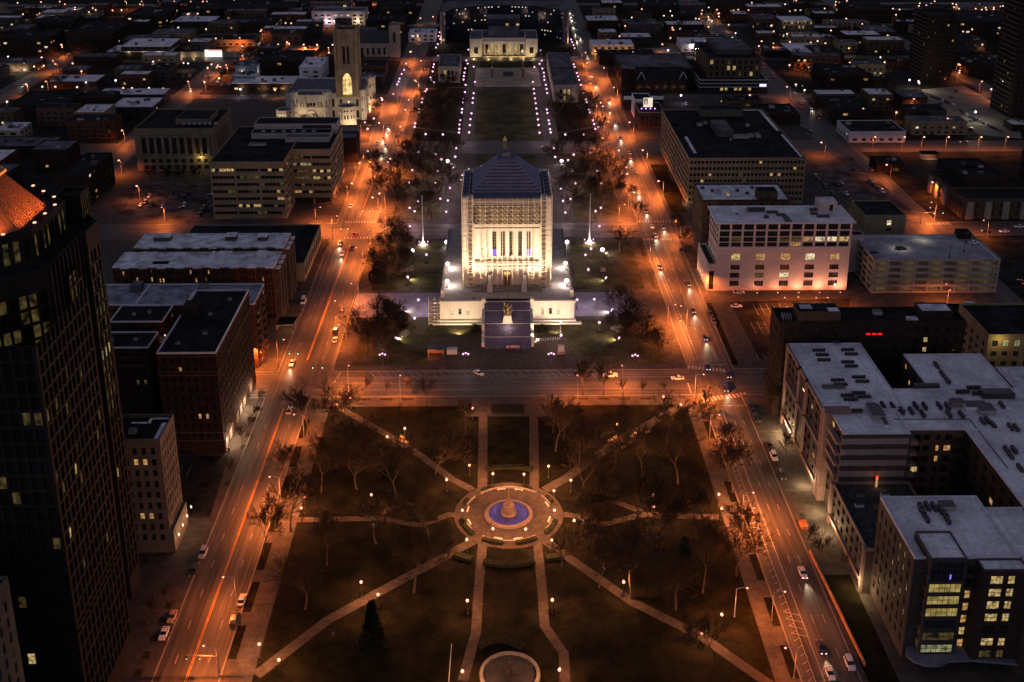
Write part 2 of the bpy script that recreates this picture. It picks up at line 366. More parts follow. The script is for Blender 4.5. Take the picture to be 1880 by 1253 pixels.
# ------------------------------------------------------------------ painted markings
def stripe(mb, a, b, wd, z=.032, m=0):
    d = Vector((b[0]-a[0], b[1]-a[1])).normalized(); n = Vector((-d.y, d.x))*wd/2
    mb.quad((a[0]-n.x, a[1]-n.y, z), (b[0]-n.x, b[1]-n.y, z), (b[0]+n.x, b[1]+n.y, z), (a[0]+n.x, a[1]+n.y, z), m)
def marks(segs, m=white_p, z=.032):
    mb = MB()
    for a, b, wd in segs: stripe(mb, a, b, wd, z)
    return struct(mb, 'road_marking', m)
def dashes(x, y0, y1, wd=.16, ln=3.2, gap=9.0):
    o = []; y = y0
    while y < y1: o.append(((x, y), (x, min(y+ln, y1)), wd)); y += ln+gap
    return o
marks([((-80.2, -120), (-80.2, 62), .18), ((-79.8, -120), (-79.8, 62), .18), ((-77.9, 98), (-76.6, 218), .18), ((-77.5, 98), (-76.2, 218), .18), ((-76.2, 256), (-75.6, 365), .22), ((-75.6, 400), (-75.0, 635), .25)], orange_p)
marks(dashes(-84.2, -110, 60)+dashes(-76, -110, 60)+dashes(-82.5, 98, 218)+dashes(-72, 98, 218)+dashes(-82, 256, 365)+dashes(-71, 256, 365))
marks(dashes(78.4, -110, 62)+dashes(81.4, -110, 62)+dashes(73.5, 98, 218)+dashes(77, 98, 218)+dashes(80.5, 98, 218)+dashes(74, 256, 365)+dashes(78, 256, 365)+dashes(82, 256, 365))
hat = [((75.5, -110), (75.5, 60), .2), ((73.2, -110), (73.2, 40), .15), ((73.6, 96), (71.6, 200), .15), ((72.2, 96), (70.2, 200), .15)]
for k in range(52): hat.append(((73.2, -100+k*2.7), (71.6, -101.2+k*2.7), .13))
for k in range(38): hat.append(((73.7-.019*k*2.7, 97+k*2.7), (72.2-.019*k*2.7, 96+k*2.7), .12))
for k in range(4): hat.append(((75.4, -2-k*2.6), (71.5, -.5-k*2.6), .16)); hat.append(((77, 92+k*2), (73, 94+k*2), .16)); hat.append(((75.4, -46-k*2.6), (71.5, -44.5-k*2.6), .16))
hat += [((72.6, 92.3), (84, 92.3), .3), ((78, 96), (83, 96), .2), ((76, 62), (84, 62), .25)]
marks(hat)
def zebra(p, q, n, ln, wd=.55):
    a = G(*p); b = G(*q); d = Vector((b[0]-a[0], b[1]-a[1])).normalized(); nn = Vector((-d.y, d.x))*ln/2
    o = []
    for i in range(n):
        t = (i+.5)/n; c = (a[0]+(b[0]-a[0])*t, a[1]+(b[1]-a[1])*t)
        o.append(((c[0]-nn.x, c[1]-nn.y), (c[0]+nn.x, c[1]+nn.y), wd))
    return o
marks(zebra((1262, 674), (1332, 681), 11, 2.8, .8)+zebra((1288, 735), (1372, 724), 12, 2.8, .8)+zebra((632, 408), (692, 408), 12, 2.6)+zebra((630, 437), (700, 437), 12, 2.6)+zebra((1166, 407), (1232, 407), 12, 2.6)+zebra((1180, 440), (1234, 440), 11, 2.6)+zebra((1700, 412), (1745, 411), 9, 3), z=.036)
dg = []
for k in range(21): x = -55+k*2.9; dg.append(((x, 88), (x+2.6, 83.4), .13))
for k in range(11): x = 4+k*2.9; dg.append(((x, 88), (x+2.6, 83.4), .13))
dg += [((-60, 83.2), (66, 83.2), .12), ((-60, 79.3), (66, 79.3), .12), ((-60, 74.6), (66, 74.6), .12), ((66.5, 71), (66.5, 78.5), .4), ((-64.8, 80), (-63.5, 88), .3)]
marks(dg, z=.034)
marks([((-64, 230), (-64, 236), .3), ((-60, 236.8), (66, 236.8), .18)], z=.034)
ls = []
for k in range(12): ls.append(((97+k*2.8, 96), (97+k*2.8, 101.5), .12)); ls.append(((101+k*2.8, 118), (101+k*2.8, 129), .12)); ls.append(((106+k*2.8, 136), (106+k*2.8, 147), .12))
ls += [((101, 123.5), (135, 123.5), .12), ((106, 141.5), (140, 141.5), .12)]
for k in range(7): ls.append(((-120+k*2.8, 20), (-120+k*2.8, 26), .12))
for k in range(10): ls.append(((167+k*2.8, 258), (167+k*2.8, 268), .12)); ls.append(((167+k*2.8, 292), (167+k*2.8, 302), .12)); ls.append(((167+k*2.8, 326), (167+k*2.8, 336), .12))
marks(ls, z=.165)
# grassed verges and tree pits beside the avenues
for k in range(5): flat('tree_pit', mulch, .146, zoompts(900, 600, .2553, [(620+152*k, 512), (705+152*k, 512), (705+152*k, 524), (620+152*k, 524)]))
for k in range(3): flat('tree_pit', mulch, .146, zoompts(440, 600, .2553, [(858+152*k, 516), (945+152*k, 516), (945+152*k, 530), (858+152*k, 530)]))
for p in zoompts(0, 933, .2553, [(1212, 700), (1160, 818), (1108, 935), (1052, 1058), (995, 1185)])+zoompts(0, 600, .2553, [(1635, 1128), (1748, 866), (1785, 780), (1832, 668), (1865, 590), (1720, 735)])+zoompts(440, 600, .2553, [(140, 595), (108, 668)]):
    a = G(*p, .13); flat('tree_pit', mulch, .146, [(a[0]-.9, a[1]-1.3), (a[0]+.9, a[1]-1.3), (a[0]+.9, a[1]+1.3), (a[0]-.9, a[1]+1.3)], px=False)
for k in range(7): a = -60+k*17; flat('verge', grass_d, .146, [(-71.5, a), (-69.3, a), (-69.3, a+12), (-71.5, a+12)], px=False)
for k in range(7): a = -68+k*18; flat('verge', grass_d, .146, [(67.4, a), (69.5, a), (69.5, a+11), (67.4, a+11)], px=False)
for k in range(9): a = 112+k*12.5; flat('verge', grass_m, .146, [(-66.3, a), (-64.2, a), (-64.2, a+10), (-66.3, a+10)], px=False)
flat('verge', grass_m, .146, [(65, 163), (67, 163), (67, 222), (65, 222)], px=False)
flat('verge', grass_d, .146, [(86, 92), (88.2, 92), (88.2, 148), (86, 148)], px=False)
flat('verge', grass_d, .146, [(86, -75), (93.5, -75), (93.5, -30), (86, -30)], px=False)
flat('verge', grass_d, .146, [(88, 262), (97, 262), (96, 276), (101, 300), (96, 318), (98, 345), (88, 345)], px=False)
for k in range(6): flat('pavement', M('dark_band', (.08, .07, .06)), .142, [(85.8, 44-k*8.6), (93.9, 44-k*8.6), (93.9, 45.1-k*8.6), (85.8, 45.1-k*8.6)], px=False)
# ------------------------------------------------------------------ buildings
WIN = {}
def pane_mesh(w, h, mat, fr, style):
    k = (round(w, 2), round(h, 2), mat.name, fr.name if fr else '', style)
    if k not in WIN:
        mb = MB(); mb.quad((0, 0, 0), (w, 0, 0), (w, 0, h), (0, 0, h), 0)
        t = .07
        if fr:
            nv, nh = {'plain': (0, 0), 'sash': (0, 1), 'grid': (1, 1), 'band': (max(1, int(w/1.3)), 0), 'tall': (1, max(2, int(h/1.6))), 'curtain': (max(1, int(w/1.4)), max(1, int(h/1.8)))}[style]
            mb.box(-.02, t, -.07, 0, 0, h, 1); mb.box(w-t, w+.02, -.07, 0, 0, h, 1); mb.box(t, w-t, -.07, 0, 0, t, 1); mb.box(t, w-t, -.07, 0, h-t, h, 1)
            for i in range(nv): x = w*(i+1)/(nv+1); mb.box(x-.05, x+.05, -.06, 0, t, h-t, 1)
            for i in range(nh): z = h*(i+1)/(nh+1); mb.box(t, w-t, -.05, 0, z-.05, z+.05, 1)
        WIN[k] = mb.mesh('window', [mat, fr or mat])
    return WIN[k]
def reg(L, n, frac=.55, m=.0):
    """n equal openings along a wall of length L, leaving m at each end"""
    s = (L-2*m)/n
    return [(m+s*i+s*(1-frac)/2, m+s*i+s*(1+frac)/2) for i in range(n)]
def rows(z0, n, fh, wh, sill=.9): return [(z0+fh*i+sill, z0+fh*i+sill+wh) for i in range(n)]
class Bld:
    def __init__(s, name, label, cat, c, group=None):
        s.root = empty(name, (c[0], c[1], 0), label, cat, group); s.c = c; s.slots = []; s.wall = {}; s.extra = {}
    def mbof(s, part, mat, n=0):
        k = (part, mat.name, n)
        if k not in s.extra: s.extra[k] = (MB(), mat)
        return s.extra[k][0]
    def facade(s, mb, a, b, z0, z1, spec, mi=0):
        ax, ay = a; U = Vector((b[0]-a[0], b[1]-a[1], 0)); L = U.length; U.normalize(); N = Vector((U.y, -U.x, 0))
        P = lambda u, z, d=0: (ax+U.x*u-N.x*d, ay+U.y*u-N.y*d, z)
        if not spec: mb.quad(P(0, z0), P(L, z0), P(L, z1), P(0, z1), mi); return
        cols = spec['cols'](L) if callable(spec['cols']) else spec['cols']
        rws = spec['rows']; dep = spec.get('depth', .3); zc = z0
        for j, (r0, r1) in enumerate(rws):
            if r0 > zc: mb.quad(P(0, zc), P(L, zc), P(L, r0), P(0, r0), mi)
            uc = 0
            for i, (u0, u1) in enumerate(cols):
                if spec.get('skip') and spec['skip'](i, j): continue
                mb.quad(P(uc, r0), P(u0, r0), P(u0, r1), P(uc, r1), mi); uc = u1
                for q in ((P(u0, r0), P(u0, r0, dep), P(u0, r1, dep), P(u0, r1)), (P(u1, r0, dep), P(u1, r0), P(u1, r1), P(u1, r1, dep)),
                          (P(u0, r0), P(u1, r0), P(u1, r0, dep), P(u0, r0, dep)), (P(u0, r1, dep), P(u1, r1, dep), P(u1, r1), P(u0, r1))): mb.quad(*q, mi)
                lit = spec['lit'](i, j) if spec.get('lit') else None
                if lit is None:
                    lit = rnd.choice(spec.get('lm', [win_y, win_o])) if rnd.random() < spec.get('p', .06) else spec.get('dark', glass_d)
                s.slots.append((P(u0, r0, dep-.02), math.atan2(U.y, U.x), u1-u0, r1-r0, lit, spec.get('frame', metal_d), spec.get('style', 'sash'), spec.get('pri', 0)))
            mb.quad(P(uc, r0), P(L, r0), P(L, r1), P(uc, r1), mi); zc = r1
        if zc < z1: mb.quad(P(0, zc), P(L, zc), P(L, z1), P(0, z1), mi)
    def vol(s, poly, z0, z1, wall, roof=None, specs=(), parapet=.7, cop=None, pt=.35):
        """walls of a polygon (counter-clockwise) with openings; specs[i] dresses edge i"""
        s.nv = getattr(s, 'nv', 0)+1; n = len(poly); mb = s.mbof('wall', wall, s.nv); P = [(x-s.c[0], y-s.c[1]) for x, y in poly]
        for i in range(n):
            s.facade(mb, P[i], P[(i+1) % n], z0, z1, specs[i] if i < len(specs) else None)
        if roof:
            rm = s.mbof('roof', roof, s.nv); rm.add([(p[0], p[1], z1-.02) for p in P], [tuple(range(n))])
            if parapet:
                pm = s.mbof('parapet', cop or wall, s.nv)
                cen = (sum(p[0] for p in P)/n, sum(p[1] for p in P)/n)
                for i in range(n):
                    a = P[i]; b = P[(i+1) % n]; d = Vector((b[0]-a[0], b[1]-a[1])).normalized(); nn = Vector((-d.y, d.x))*pt
                    a2 = (a[0]+nn.x+d.x*pt, a[1]+nn.y+d.y*pt); b2 = (b[0]+nn.x-d.x*pt, b[1]+nn.y-d.y*pt)
                    pm.prism([a, b, b2, a2], z1, z1+parapet)
        return s
    def rect(s, x0, x1, y0, y1, z0, z1, wall, roof=None, S=None, W=None, Ea=None, N=None, **k):
        return s.vol([(x0, y0), (x1, y0), (x1, y1), (x0, y1)], z0, z1, wall, roof, (S, Ea, N, W), **k)
    def box(s, part, mat, x0, x1, y0, y1, z0, z1):
        s.nb = getattr(s, 'nb', 0)+1; one = part in ('stairs', 'roof', 'roof_ridge', 'blind_arcade', 'step', 'steps', 'terrace_step', 'stair_line', 'bay_band', 'snow_strip', 'roof_fin', 'tower_rib')
        s.mbof(part, mat, 0 if one else s.nb).box(x0-s.c[0], x1-s.c[0], y0-s.c[1], y1-s.c[1], z0, z1)
        return s
    def unit(s, part, x, y, z, w=1.6, d=1.2, h=1.1, mat=None, label=None):
        mb = MB(); mb.box(-w/2, w/2, -d/2, d/2, 0, h); mb.box(-w/2+.1, w/2-.1, -d/2+.1, d/2-.1, h, h+.12, 1)
        o = mb.build(part, [mat or metal_g, metal_d], s.root, loc=(x-s.c[0], y-s.c[1], z))
        return o
    def done(s, most=100, roofkids=()):
        s.objs = {}
        for (part, _, _n), (mb, mat) in s.extra.items():
            o = mb.build(part, mat, s.root); s.objs.setdefault(part, o)
        sl = s.slots
        def key(t):
            x, y, z = t[0]; lit = t[4].name.startswith(('lit', 'dim', 'fluo', 'blue'))
            v = Vector((x+s.c[0]-CAM[0], y+s.c[1]-CAM[1], z-CAM[2])).length
            return (-t[7], not lit, v/max(.1, (t[2]*t[3])**.5))
        sl.sort(key=key)
        for p, rz, ww, hh, m, fr, st, pri in sl[:most]: place(pane_mesh(ww, hh, m, fr, st), 'window', s.root, p, rz)
        if len(sl) > most:
            g = MB(); mats = []
            for p, rz, ww, hh, m, fr, st, pri in sl[most:]:
                if m not in mats: mats.append(m)
                c, sn = math.cos(rz), math.sin(rz)
                g.quad(p, (p[0]+c*ww, p[1]+sn*ww, p[2]), (p[0]+c*ww, p[1]+sn*ww, p[2]+hh), (p[0], p[1], p[2]+hh), mats.index(m))
            tag(g.build('glazing', mats, s.root), kind='stuff')
        return s.root
def rb(px0, px1, pf, pb, h):
    """rectangle of a roof at height h whose near edge lies on photo row pf and far edge on row pb"""
    a = G(px0, pf, h); b = G(px1, pf, h); c = G((px0+px1)/2, pb, h)
    return a[0], b[0], (a[1]+b[1])/2, c[1]
def spec(n, fh, wh, nr, z0=0, frac=.5, m=1.0, p=.06, style='sash', sill=1.0, **k):
    d = dict(cols=lambda L: reg(L, n, frac, m), rows=rows(z0, nr, fh, wh, sill), p=p, style=style); d.update(k); return d
def specd(step, fh, wh, nr, z0=0, frac=.5, m=1.0, p=.06, style='sash', sill=1.0, **k):
    d = dict(cols=lambda L: reg(L, max(1, int((L-2*m)/step)), frac, m), rows=rows(z0, nr, fh, wh, sill), p=p, style=style); d.update(k); return d
# ================================================================== glass tower with copper cap
t = Bld('office_tower', 'tall dark glass office tower with a ribbed copper crown lit orange', 'tower', (-128, -48))
tw = M('tower_granite', (.022, .019, .018), .6, .2, .3)
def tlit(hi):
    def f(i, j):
        if j >= hi: return rnd.choice([win_dim, win_dim, glass_d]) if j != 17 else rnd.choice([win_dim, win_g, win_y])  # upper panes glow to stand in for reflections on the glass
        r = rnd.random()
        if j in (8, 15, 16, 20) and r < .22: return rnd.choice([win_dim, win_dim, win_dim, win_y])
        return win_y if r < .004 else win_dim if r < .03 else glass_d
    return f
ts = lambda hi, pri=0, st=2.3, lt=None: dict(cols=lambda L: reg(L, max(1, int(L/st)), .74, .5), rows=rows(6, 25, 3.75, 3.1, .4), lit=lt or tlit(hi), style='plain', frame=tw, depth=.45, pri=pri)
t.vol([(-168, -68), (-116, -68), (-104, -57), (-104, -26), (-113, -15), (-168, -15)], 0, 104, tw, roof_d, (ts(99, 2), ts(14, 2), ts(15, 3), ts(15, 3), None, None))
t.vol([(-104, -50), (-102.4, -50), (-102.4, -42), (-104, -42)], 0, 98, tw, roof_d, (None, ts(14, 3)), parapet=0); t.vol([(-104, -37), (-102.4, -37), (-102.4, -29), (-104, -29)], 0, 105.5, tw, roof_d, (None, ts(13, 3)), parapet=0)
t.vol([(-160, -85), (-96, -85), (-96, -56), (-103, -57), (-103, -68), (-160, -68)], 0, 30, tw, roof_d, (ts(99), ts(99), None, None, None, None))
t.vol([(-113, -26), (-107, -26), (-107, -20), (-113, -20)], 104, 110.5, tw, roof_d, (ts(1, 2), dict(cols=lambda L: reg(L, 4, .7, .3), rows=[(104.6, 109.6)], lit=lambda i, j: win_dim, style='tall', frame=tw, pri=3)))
fin = t.mbof('facade_fin', tw)
for k in range(14): fin.box(-104+128+.0, -104+128+.7, -56.5+k*2.3+48, -56.1+k*2.3+48, 4, 104.6)
oc = lambda r, cx=-132, cy=-42: [(cx+r*math.cos(PI/8+k*PI/4), cy+r*math.sin(PI/8+k*PI/4)) for k in range(8)]
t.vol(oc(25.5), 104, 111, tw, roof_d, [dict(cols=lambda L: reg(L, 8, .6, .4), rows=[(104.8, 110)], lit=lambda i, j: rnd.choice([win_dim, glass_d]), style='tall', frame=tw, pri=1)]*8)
cm = t.mbof('copper_crown', copper)
lp = lambda r: [(x+128, y+48) for x, y in oc(r)]
cm.frust(lp(21.4), 111, lp(13), 120.5); cm.prism(lp(13.6), 120.5, 121.4); cm.frust(lp(11.5), 121.4, lp(10), 122)
for k in range(8):
    a0 = Vector((*lp(21.5)[k], 111.05)); a1 = Vector((*lp(21.5)[(k+1) % 8], 111.05)); b0 = Vector((*lp(13.1)[k], 120.5)); b1 = Vector((*lp(13.1)[(k+1) % 8], 120.5))
    for q in range(17): cm.tube(a0.lerp(a1, q/16), b0.lerp(b1, q/16), .07, n=4)
rim = t.mbof('crown_rim', E('copper_rim_glow', (1.0, .26, .05), .9))  # orange light on the top edge is put into the rim's own glow
for k in range(8):
    p, q = lp(13.7)[k], lp(13.7)[(k+1) % 8]; rim.tube((*p, 121.0), (*q, 121.0), .28, n=4)
root = t.done(100)
for k in (0, 7, 6, 5, 1):
    for f in ((.18, .5, .82) if k in (0, 7) else (.35, .7)):
        p = Vector((*lp(24.6)[k], 111.9)); q = Vector((*lp(24.6)[(k+1) % 8], 111.9)); c = p.lerp(q, f)
        mb = MB(); mb.box(-.4, .4, -.4, .4, -.55, .1); mb.box(-.3, .3, -.3, .3, .1, .3, 1)
        mb.build('crown_floodlight', [metal_d, head_o], root, loc=c)
        light('SPOT', root, c+Vector((0, 0, .5)), 2600, (1, .26, .06), .3, aim(c, (c.x*.86-.2, c.y*.86+.8, 112.8)), math.radians(125))
# ------------------------------------------------------------------ corner slab block and slender stone block
t = Bld('concrete_block', 'pale concrete office slab with deep narrow windows at the bottom corner', 'building', (-114, -120))
t.rect(-130, -98.5, -140, -105, 0, 60, M('raw_concrete', (.10, .10, .09), .9, .2, .2), roof_d, S=spec(9, 3.6, 2.3, 15, 3, .34, 1, .03, 'plain', depth=.6), Ea=spec(11, 3.6, 2.3, 15, 3, .34, 1, .03, 'plain', depth=.6)); t.done()
t = Bld('stone_tower', 'slender stone office block with a snow-striped roof beside the dark glass tower', 'building', (-104, -11))
st_m = M('stone_grey', (.15, .125, .10), .85, .2, .25)
def slit(i, j): return win_o if (i, j) in ((2, 2), (3, 2), (2, 7), (3, 7)) else glass_d
t.rect(-111.5, -97, -18, -4.5, 0, 36, st_m, roof_d, S=spec(5, 3.5, 2.0, 9, 3.2, .5, 1, 0, lit=slit), Ea=spec(6, 3.5, 2.2, 9, 3.2, .46, .6, .05), parapet=1.0)
for b in ((-99.2, -98, -17, -8), (-102.5, -98, -5.9, -5.2), (-108, -103, -8.2, -7.6), (-103.4, -102.6, -8.2, -5.4), (-106, -98.5, -17.6, -17.1)): t.box('snow_strip', roof_w, *b, 36, 36.25)
t.unit('roof_vent', -106, -13, 36, 2, 1.6, 1.2)
t.rect(-97, -96, -18, -4.5, 0, 7, st_m, roof_d)
root = t.done()
for k in range(4):
    mb = MB(); mb.lathe([(.12, 0), (.22, .15), (.22, .8), (.08, 1.0)], 8, mi=1); mb.box(-.3, 0, -.06, .06, .3, .4)
    o = mb.build('wall_lantern', [metal_d, globe_o if k < 3 else win_w], root, loc=(8.7, -5+k*4.4, 4.2))
    light('POINT', o, (.5, 0, .3), 240, WARM, .2)
# ------------------------------------------------------------------ brick hotel and neighbours
t = Bld('brick_hotel', 'dark brick hotel with pale roof edging and lit shop windows on the avenue', 'building', (-103, 57))
def hl(i, j): return win_o if (i, j) in ((4, 2), (5, 2)) else None
t.rect(-113, -94, 33, 82, 0, 36.6, brick_d, roof_d, S=spec(7, 3.4, 1.9, 9, 5.2, .4, 1, .02, lit=hl), Ea=spec(15, 3.4, 2.3, 9, 5.2, .55, 1, .0, 'grid'), cop=cap_w, parapet=.6)
for z in (5.0, 7.9, 28.9, 30.2, 35.6): t.box('cornice', brick_b, -113.2, -93.85, 32.82, 82.1, z, z+.32)
for k in range(9):
    a = 34+k*5.2
    t.box('shopfront_pier', brick_r, -94, -93.7, a-.5, a+.5, 0, 4.8)
    if k < 8: t.slots.append(((9.06, a+.7-57, .6), PI/2, 3.7, 3.6, win_w if k in (0, 1, 4, 5) else win_o if k in (3, 7) else glass_d, metal_d, 'band', 3))
t.box('roof_penthouse', brick_d, -112.5, -107, 60, 68, 36.6, 39.5)
for x, y in ((-101, 47), (-103, 62), (-108, 40), (-99, 74)): t.unit('roof_vent', x, y, 36.6, 1.3, 1.0, .8)
root = t.done()
for y in (37, 42, 57, 62, 72): light('POINT', root, (10.6, y-57, 3.2), 1900, (1, .62, .38), .3)
t = Bld('brick_annex', 'two-winged dark brick building behind the hotel with white roof borders', 'building', (-128, 68))
t.rect(-142, -122, 52, 64, 0, 29, brick_d, roof_d, S=spec(7, 3.4, 1.8, 7, 4, .36, 1, .0, lit=lambda i, j: win_dim if (i, j) in ((5, 3), (6, 3)) else None), Ea=spec(4, 3.4, 1.8, 7, 4, .4, 1, .0), cop=cap_w, parapet=.5)
t.rect(-142, -123, 72, 86, 0, 29, brick_d, roof_d, S=spec(7, 3.4, 1.8, 7, 4, .36, 1, .0), Ea=spec(4, 3.4, 1.8, 7, 4, .4, 1, .04), cop=cap_w, parapet=.5)
t.rect(-142, -113.4, 64, 72, 0, 24, brick_d, roof_g, S=None, Ea=None)
t.box('cornice', brick_b, -142.1, -121.85, 51.85, 64.1, 25.5, 25.8); t.box('cornice', brick_b, -142.1, -121.85, 51.85, 64.1, 22.4, 22.7)
t.slots.append(((14.55, -3, 25), PI/2, 3, 2, win_w, metal_d, 'band', 3))
for x, y in ((-135, 78), (-130, 80), (-128, 58), (-136, 57)): t.unit('roof_vent', x, y, 29, 1.2, 1.0, .9)
root = t.done()
for x, y in ((-121, 67), (-118.5, 70.5)): 
    mb = MB(); mb.tube((0, 0, 0), (0, 0, 2.2), .06); mb.ball((0, 0, 2.4), .28, mi=1); mb.build('terrace_lamp', [metal_d, globe_o], root, loc=(x+128, y-68, 24)); light('POINT', root, (x+128, y-68, 26.9), 180, AMB, .2)
t = Bld('brick_apartments', 'brown brick apartment block with a wide dusted roof between two light wells', 'building', (-128, 101))
t.rect(-162, -95, 92, 111, 0, 26.3, brick_r, roof_s if False else M('dusted_roof', (.16, .165, .20), .9, .45, .15, c2=(.36, .37, .43)), S=spec(16, 3.4, 1.9, 7, 1.6, .4, 1, .05), Ea=spec(5, 3.4, 2.3, 7, 1.6, .55, .6, .12, lm=[win_o]), cop=cap_w, parapet=.5)
for k in range(7): t.box('bay_band', brick_b, -95, -93.9, 93.5, 97.5, 2+3.4*k, 2.9+3.4*k); t.box('bay_band', brick_b, -95, -93.9, 104, 108, 2+3.4*k, 2.9+3.4*k)
t.box('roof_house', roof_g, -145, -141, 104, 109, 26.3, 29); t.box('roof_house', roof_g, -119, -115.5, 103, 108, 26.3, 28.4); t.box('roof_upstand', cap_w, -120.6, -120, 93, 104, 26.3, 26.9); t.box('roof_upstand', cap_w, -139.6, -139, 93, 111, 26.3, 26.9)
for k in range(7): t.unit('roof_vent', -158+k*9, 97+k % 3*3, 26.3, .9, .9, .8)
t.done()
for nm, lab, y0, y1, x0, seed in (('snowy_apartments', 'long brick apartment row with a snow-covered roof nearest the awning', 131, 147, -161, 1), ('snowy_apartments', 'long brick apartment row with a snow-covered roof beside the flat dark hall', 152.5, 168.5, -159, 2)):
    t = Bld(nm, lab, 'building', (-128, (y0+y1)/2), 'twin brick apartment rows')
    ll = lambda i, j: (win_o if (i, j) in ((11, 4), (11, 5), (15, 5), (16, 5)) else win_dim if rnd.random() < .03 else None) if seed == 1 else (win_y if rnd.random() < .05 else None)
    pts = []
    n = 9
    for k in range(n+1): u = x0+(-95-x0)*k/n; pts += [(u, y0), (u+.45*(-95-x0)/n, y0), (u+.5*(-95-x0)/n, y0-1), (u+.95*(-95-x0)/n, y0-1)] if k < n else [(-95, y0)]
    pts[-1] = (-95, y0)
    pts += [(-95, y1), (x0, y1)]
    sp = [dict(cols=lambda L: reg(L, 2, .5, .3) if L > 2 else [], rows=rows(2, 7, 3.2, 1.8, .9), lit=ll, style='sash')]*(len(pts)-3)+[spec(4, 3.2, 1.9, 7, 2, .55, .6, .1)]
    t.vol(pts, 0, 25, brick_r if seed == 1 else brick_b, roof_s, sp, cop=roof_s, parapet=.5)
    for k in range(3): a = y0+1.8+k*5.6; t.box('bay_front', brick_b, -95, -93.5, a, a+2.6, 0, 23.5); t.box('bay_cap', cap_w, -95.1, -93.3, a-.2, a+2.8, 23.5, 24.1)
    for (x, dx, z, m) in ((-152, 6, 1.8, roof_s), (-138, 4.4, 1.6, roof_s), (-120, 5, 2, roof_s), (-104, 4, 2.2, roof_s)) if seed == 1 else ((-153, 7, 1.7, metal_d), (-122, 4.5, 2, brick_b), (-108, 4, 1.6, brick_b)):
        t.box('roof_house', m, x, x+dx, y1-8, y1-3.5, 25, 25+z); t.box('roof_house_snow', roof_s, x-.1, x+dx+.1, y1-8.1, y1-3.4, 25+z, 25.25+z)
    if seed == 1: t.box('roof_well', roof_d, -146, -139.5, y0+4, y0+6.5, 25, 25.3)
    t.done()
mb = MB(); mb.prism([(-93.4, 119), (-86.5, 120), (-86, 126.5), (-93.4, 127)], 4.2, 4.9, 0, mt=1, bot=True); mb.box(-93.4, -92.8, 119, 127, 3, 4.2); 
for p in ((-87.2, 121), (-87, 125.6)): mb.tube((*p, 0.13), (*p, 4.2), .14)
o = empty('entrance_canopy', (0, 0, 0), 'angular dark-topped canopy with a lit rim over the sidewalk of the wide avenue', 'canopy'); mb.build('roof', [lime_d, roof_d], o); light('POINT', o, (-90, 123, 3.6), 260, WARM, .3)
t = Bld('flat_hall', 'long low hall with a black flat roof and pale pier wall on the avenue', 'building', (-120, 198))
t.rect(-153, -91, 173, 222, 0, 8.8, tan_c, roof_d, S=None, Ea=spec(9, 7, 4.6, 1, .8, .62, 1, .0, 'band'), cop=tan_c, parapet=.4, )
for x, y in ((-104, 206), (-100, 195), (-112, 188)): t.unit('roof_vent', x, y, 8.8, 1.6, 1, .9)
t.done()
# ------------------------------------------------------------------ L-shaped office
t = Bld('strip_window_office', 'tan concrete L-shaped office with rows of dark strip windows, some lit yellow', 'building', (-122, 288))
S1 = {(0, 6): win_y, (2, 6): win_y, (1, 5): win_dim, (2, 3): win_o, (1, 3): win_dim, (2, 2): win_o, (1, 1): win_y, (2, 4): win_dim, (0, 3): win_dim, (1, 0): win_dim, (2, 0): win_dim}
S2 = {(0, 6): win_dim, (0, 5): win_g, (1, 4): win_y, (0, 3): win_dim, (1, 3): win_y, (0, 1): win_o, (1, 5): glass_d, (0, 4): win_dim}
t.rect(-152, -114, 255, 324, 0, 30.4, tan_c, roof_d, S=dict(cols=lambda L: [(b*12.6+.7+k*1.93, b*12.6+.7+k*1.93+1.85) for b in range(3) for k in range(6)], rows=rows(1.4, 7, 3.9, 1.65, 1.1), lit=lambda i, j: (S1.get((i//6, j)) if rnd.random() < .6 else None) or (win_dim if rnd.random() < .04 else glass_d), style='plain', depth=.5), Ea=dict(cols=lambda L: [(1, 7), (8, 14), (15, 21)], rows=rows(1.4, 7, 3.9, 1.65, 1.1), lit=lambda i, j: win_dim if rnd.random() < .25 else None, style='band', depth=.5), parapet=.9)
t.rect(-114, -93, 277, 324, 4, 30.4, tan_c, roof_d, S=dict(cols=lambda L: [(b*10.3+.6+k*1.9, b*10.3+.6+k*1.9+1.82) for b in range(2) for k in range(5)], rows=rows(5.3, 6, 3.9, 1.65, 1.1), lit=lambda i, j: (S2.get((i//5, j+1)) if rnd.random() < .65 else None) or (win_dim if rnd.random() < .05 else glass_d), style='plain', depth=.5), Ea=dict(cols=lambda L: reg(L, 6, .9, .3), rows=rows(5.3, 6, 3.9, 1.65, 1.1), p=.12, style='band', depth=.5), parapet=.9)
t.rect(-112, -95, 281, 323, 0, 4, darkp, None)
for k in range(5): t.box('column', tan_c, -93.8, -93, 278+k*9, 279+k*9, 0, 4)
t.box('column', tan_c, -103.6, -102.8, 277, 278, 0, 4)
wl = M('penthouse_panel', (.30, .27, .26), .8, .12, .2)
t.rect(-140, -96, 300, 309, 30.4, 33.4, wl, roof_d, parapet=.3); t.rect(-120, -96, 293, 300, 30.4, 33.0, wl, roof_g, parapet=.3)
t.rect(-140, -94, 309, 323.5, 30.4, 36, wl, roof_d, parapet=.5)
t.box('louvre_panel', darkp, -113, -97, 308.8, 308.95, 33.8, 35.7)
for k in range(6): t.unit('roof_unit', -134+k*5.6, 304, 33.4, 2, 1.6, .8)
t.unit('roof_unit', -134, 288, 30.4, 9, 3, 1)
t.done()
t = Bld('narrow_block', 'narrow dark-sided block with a blue-grey roof below the lit octagon turret', 'building', (-95, 383))
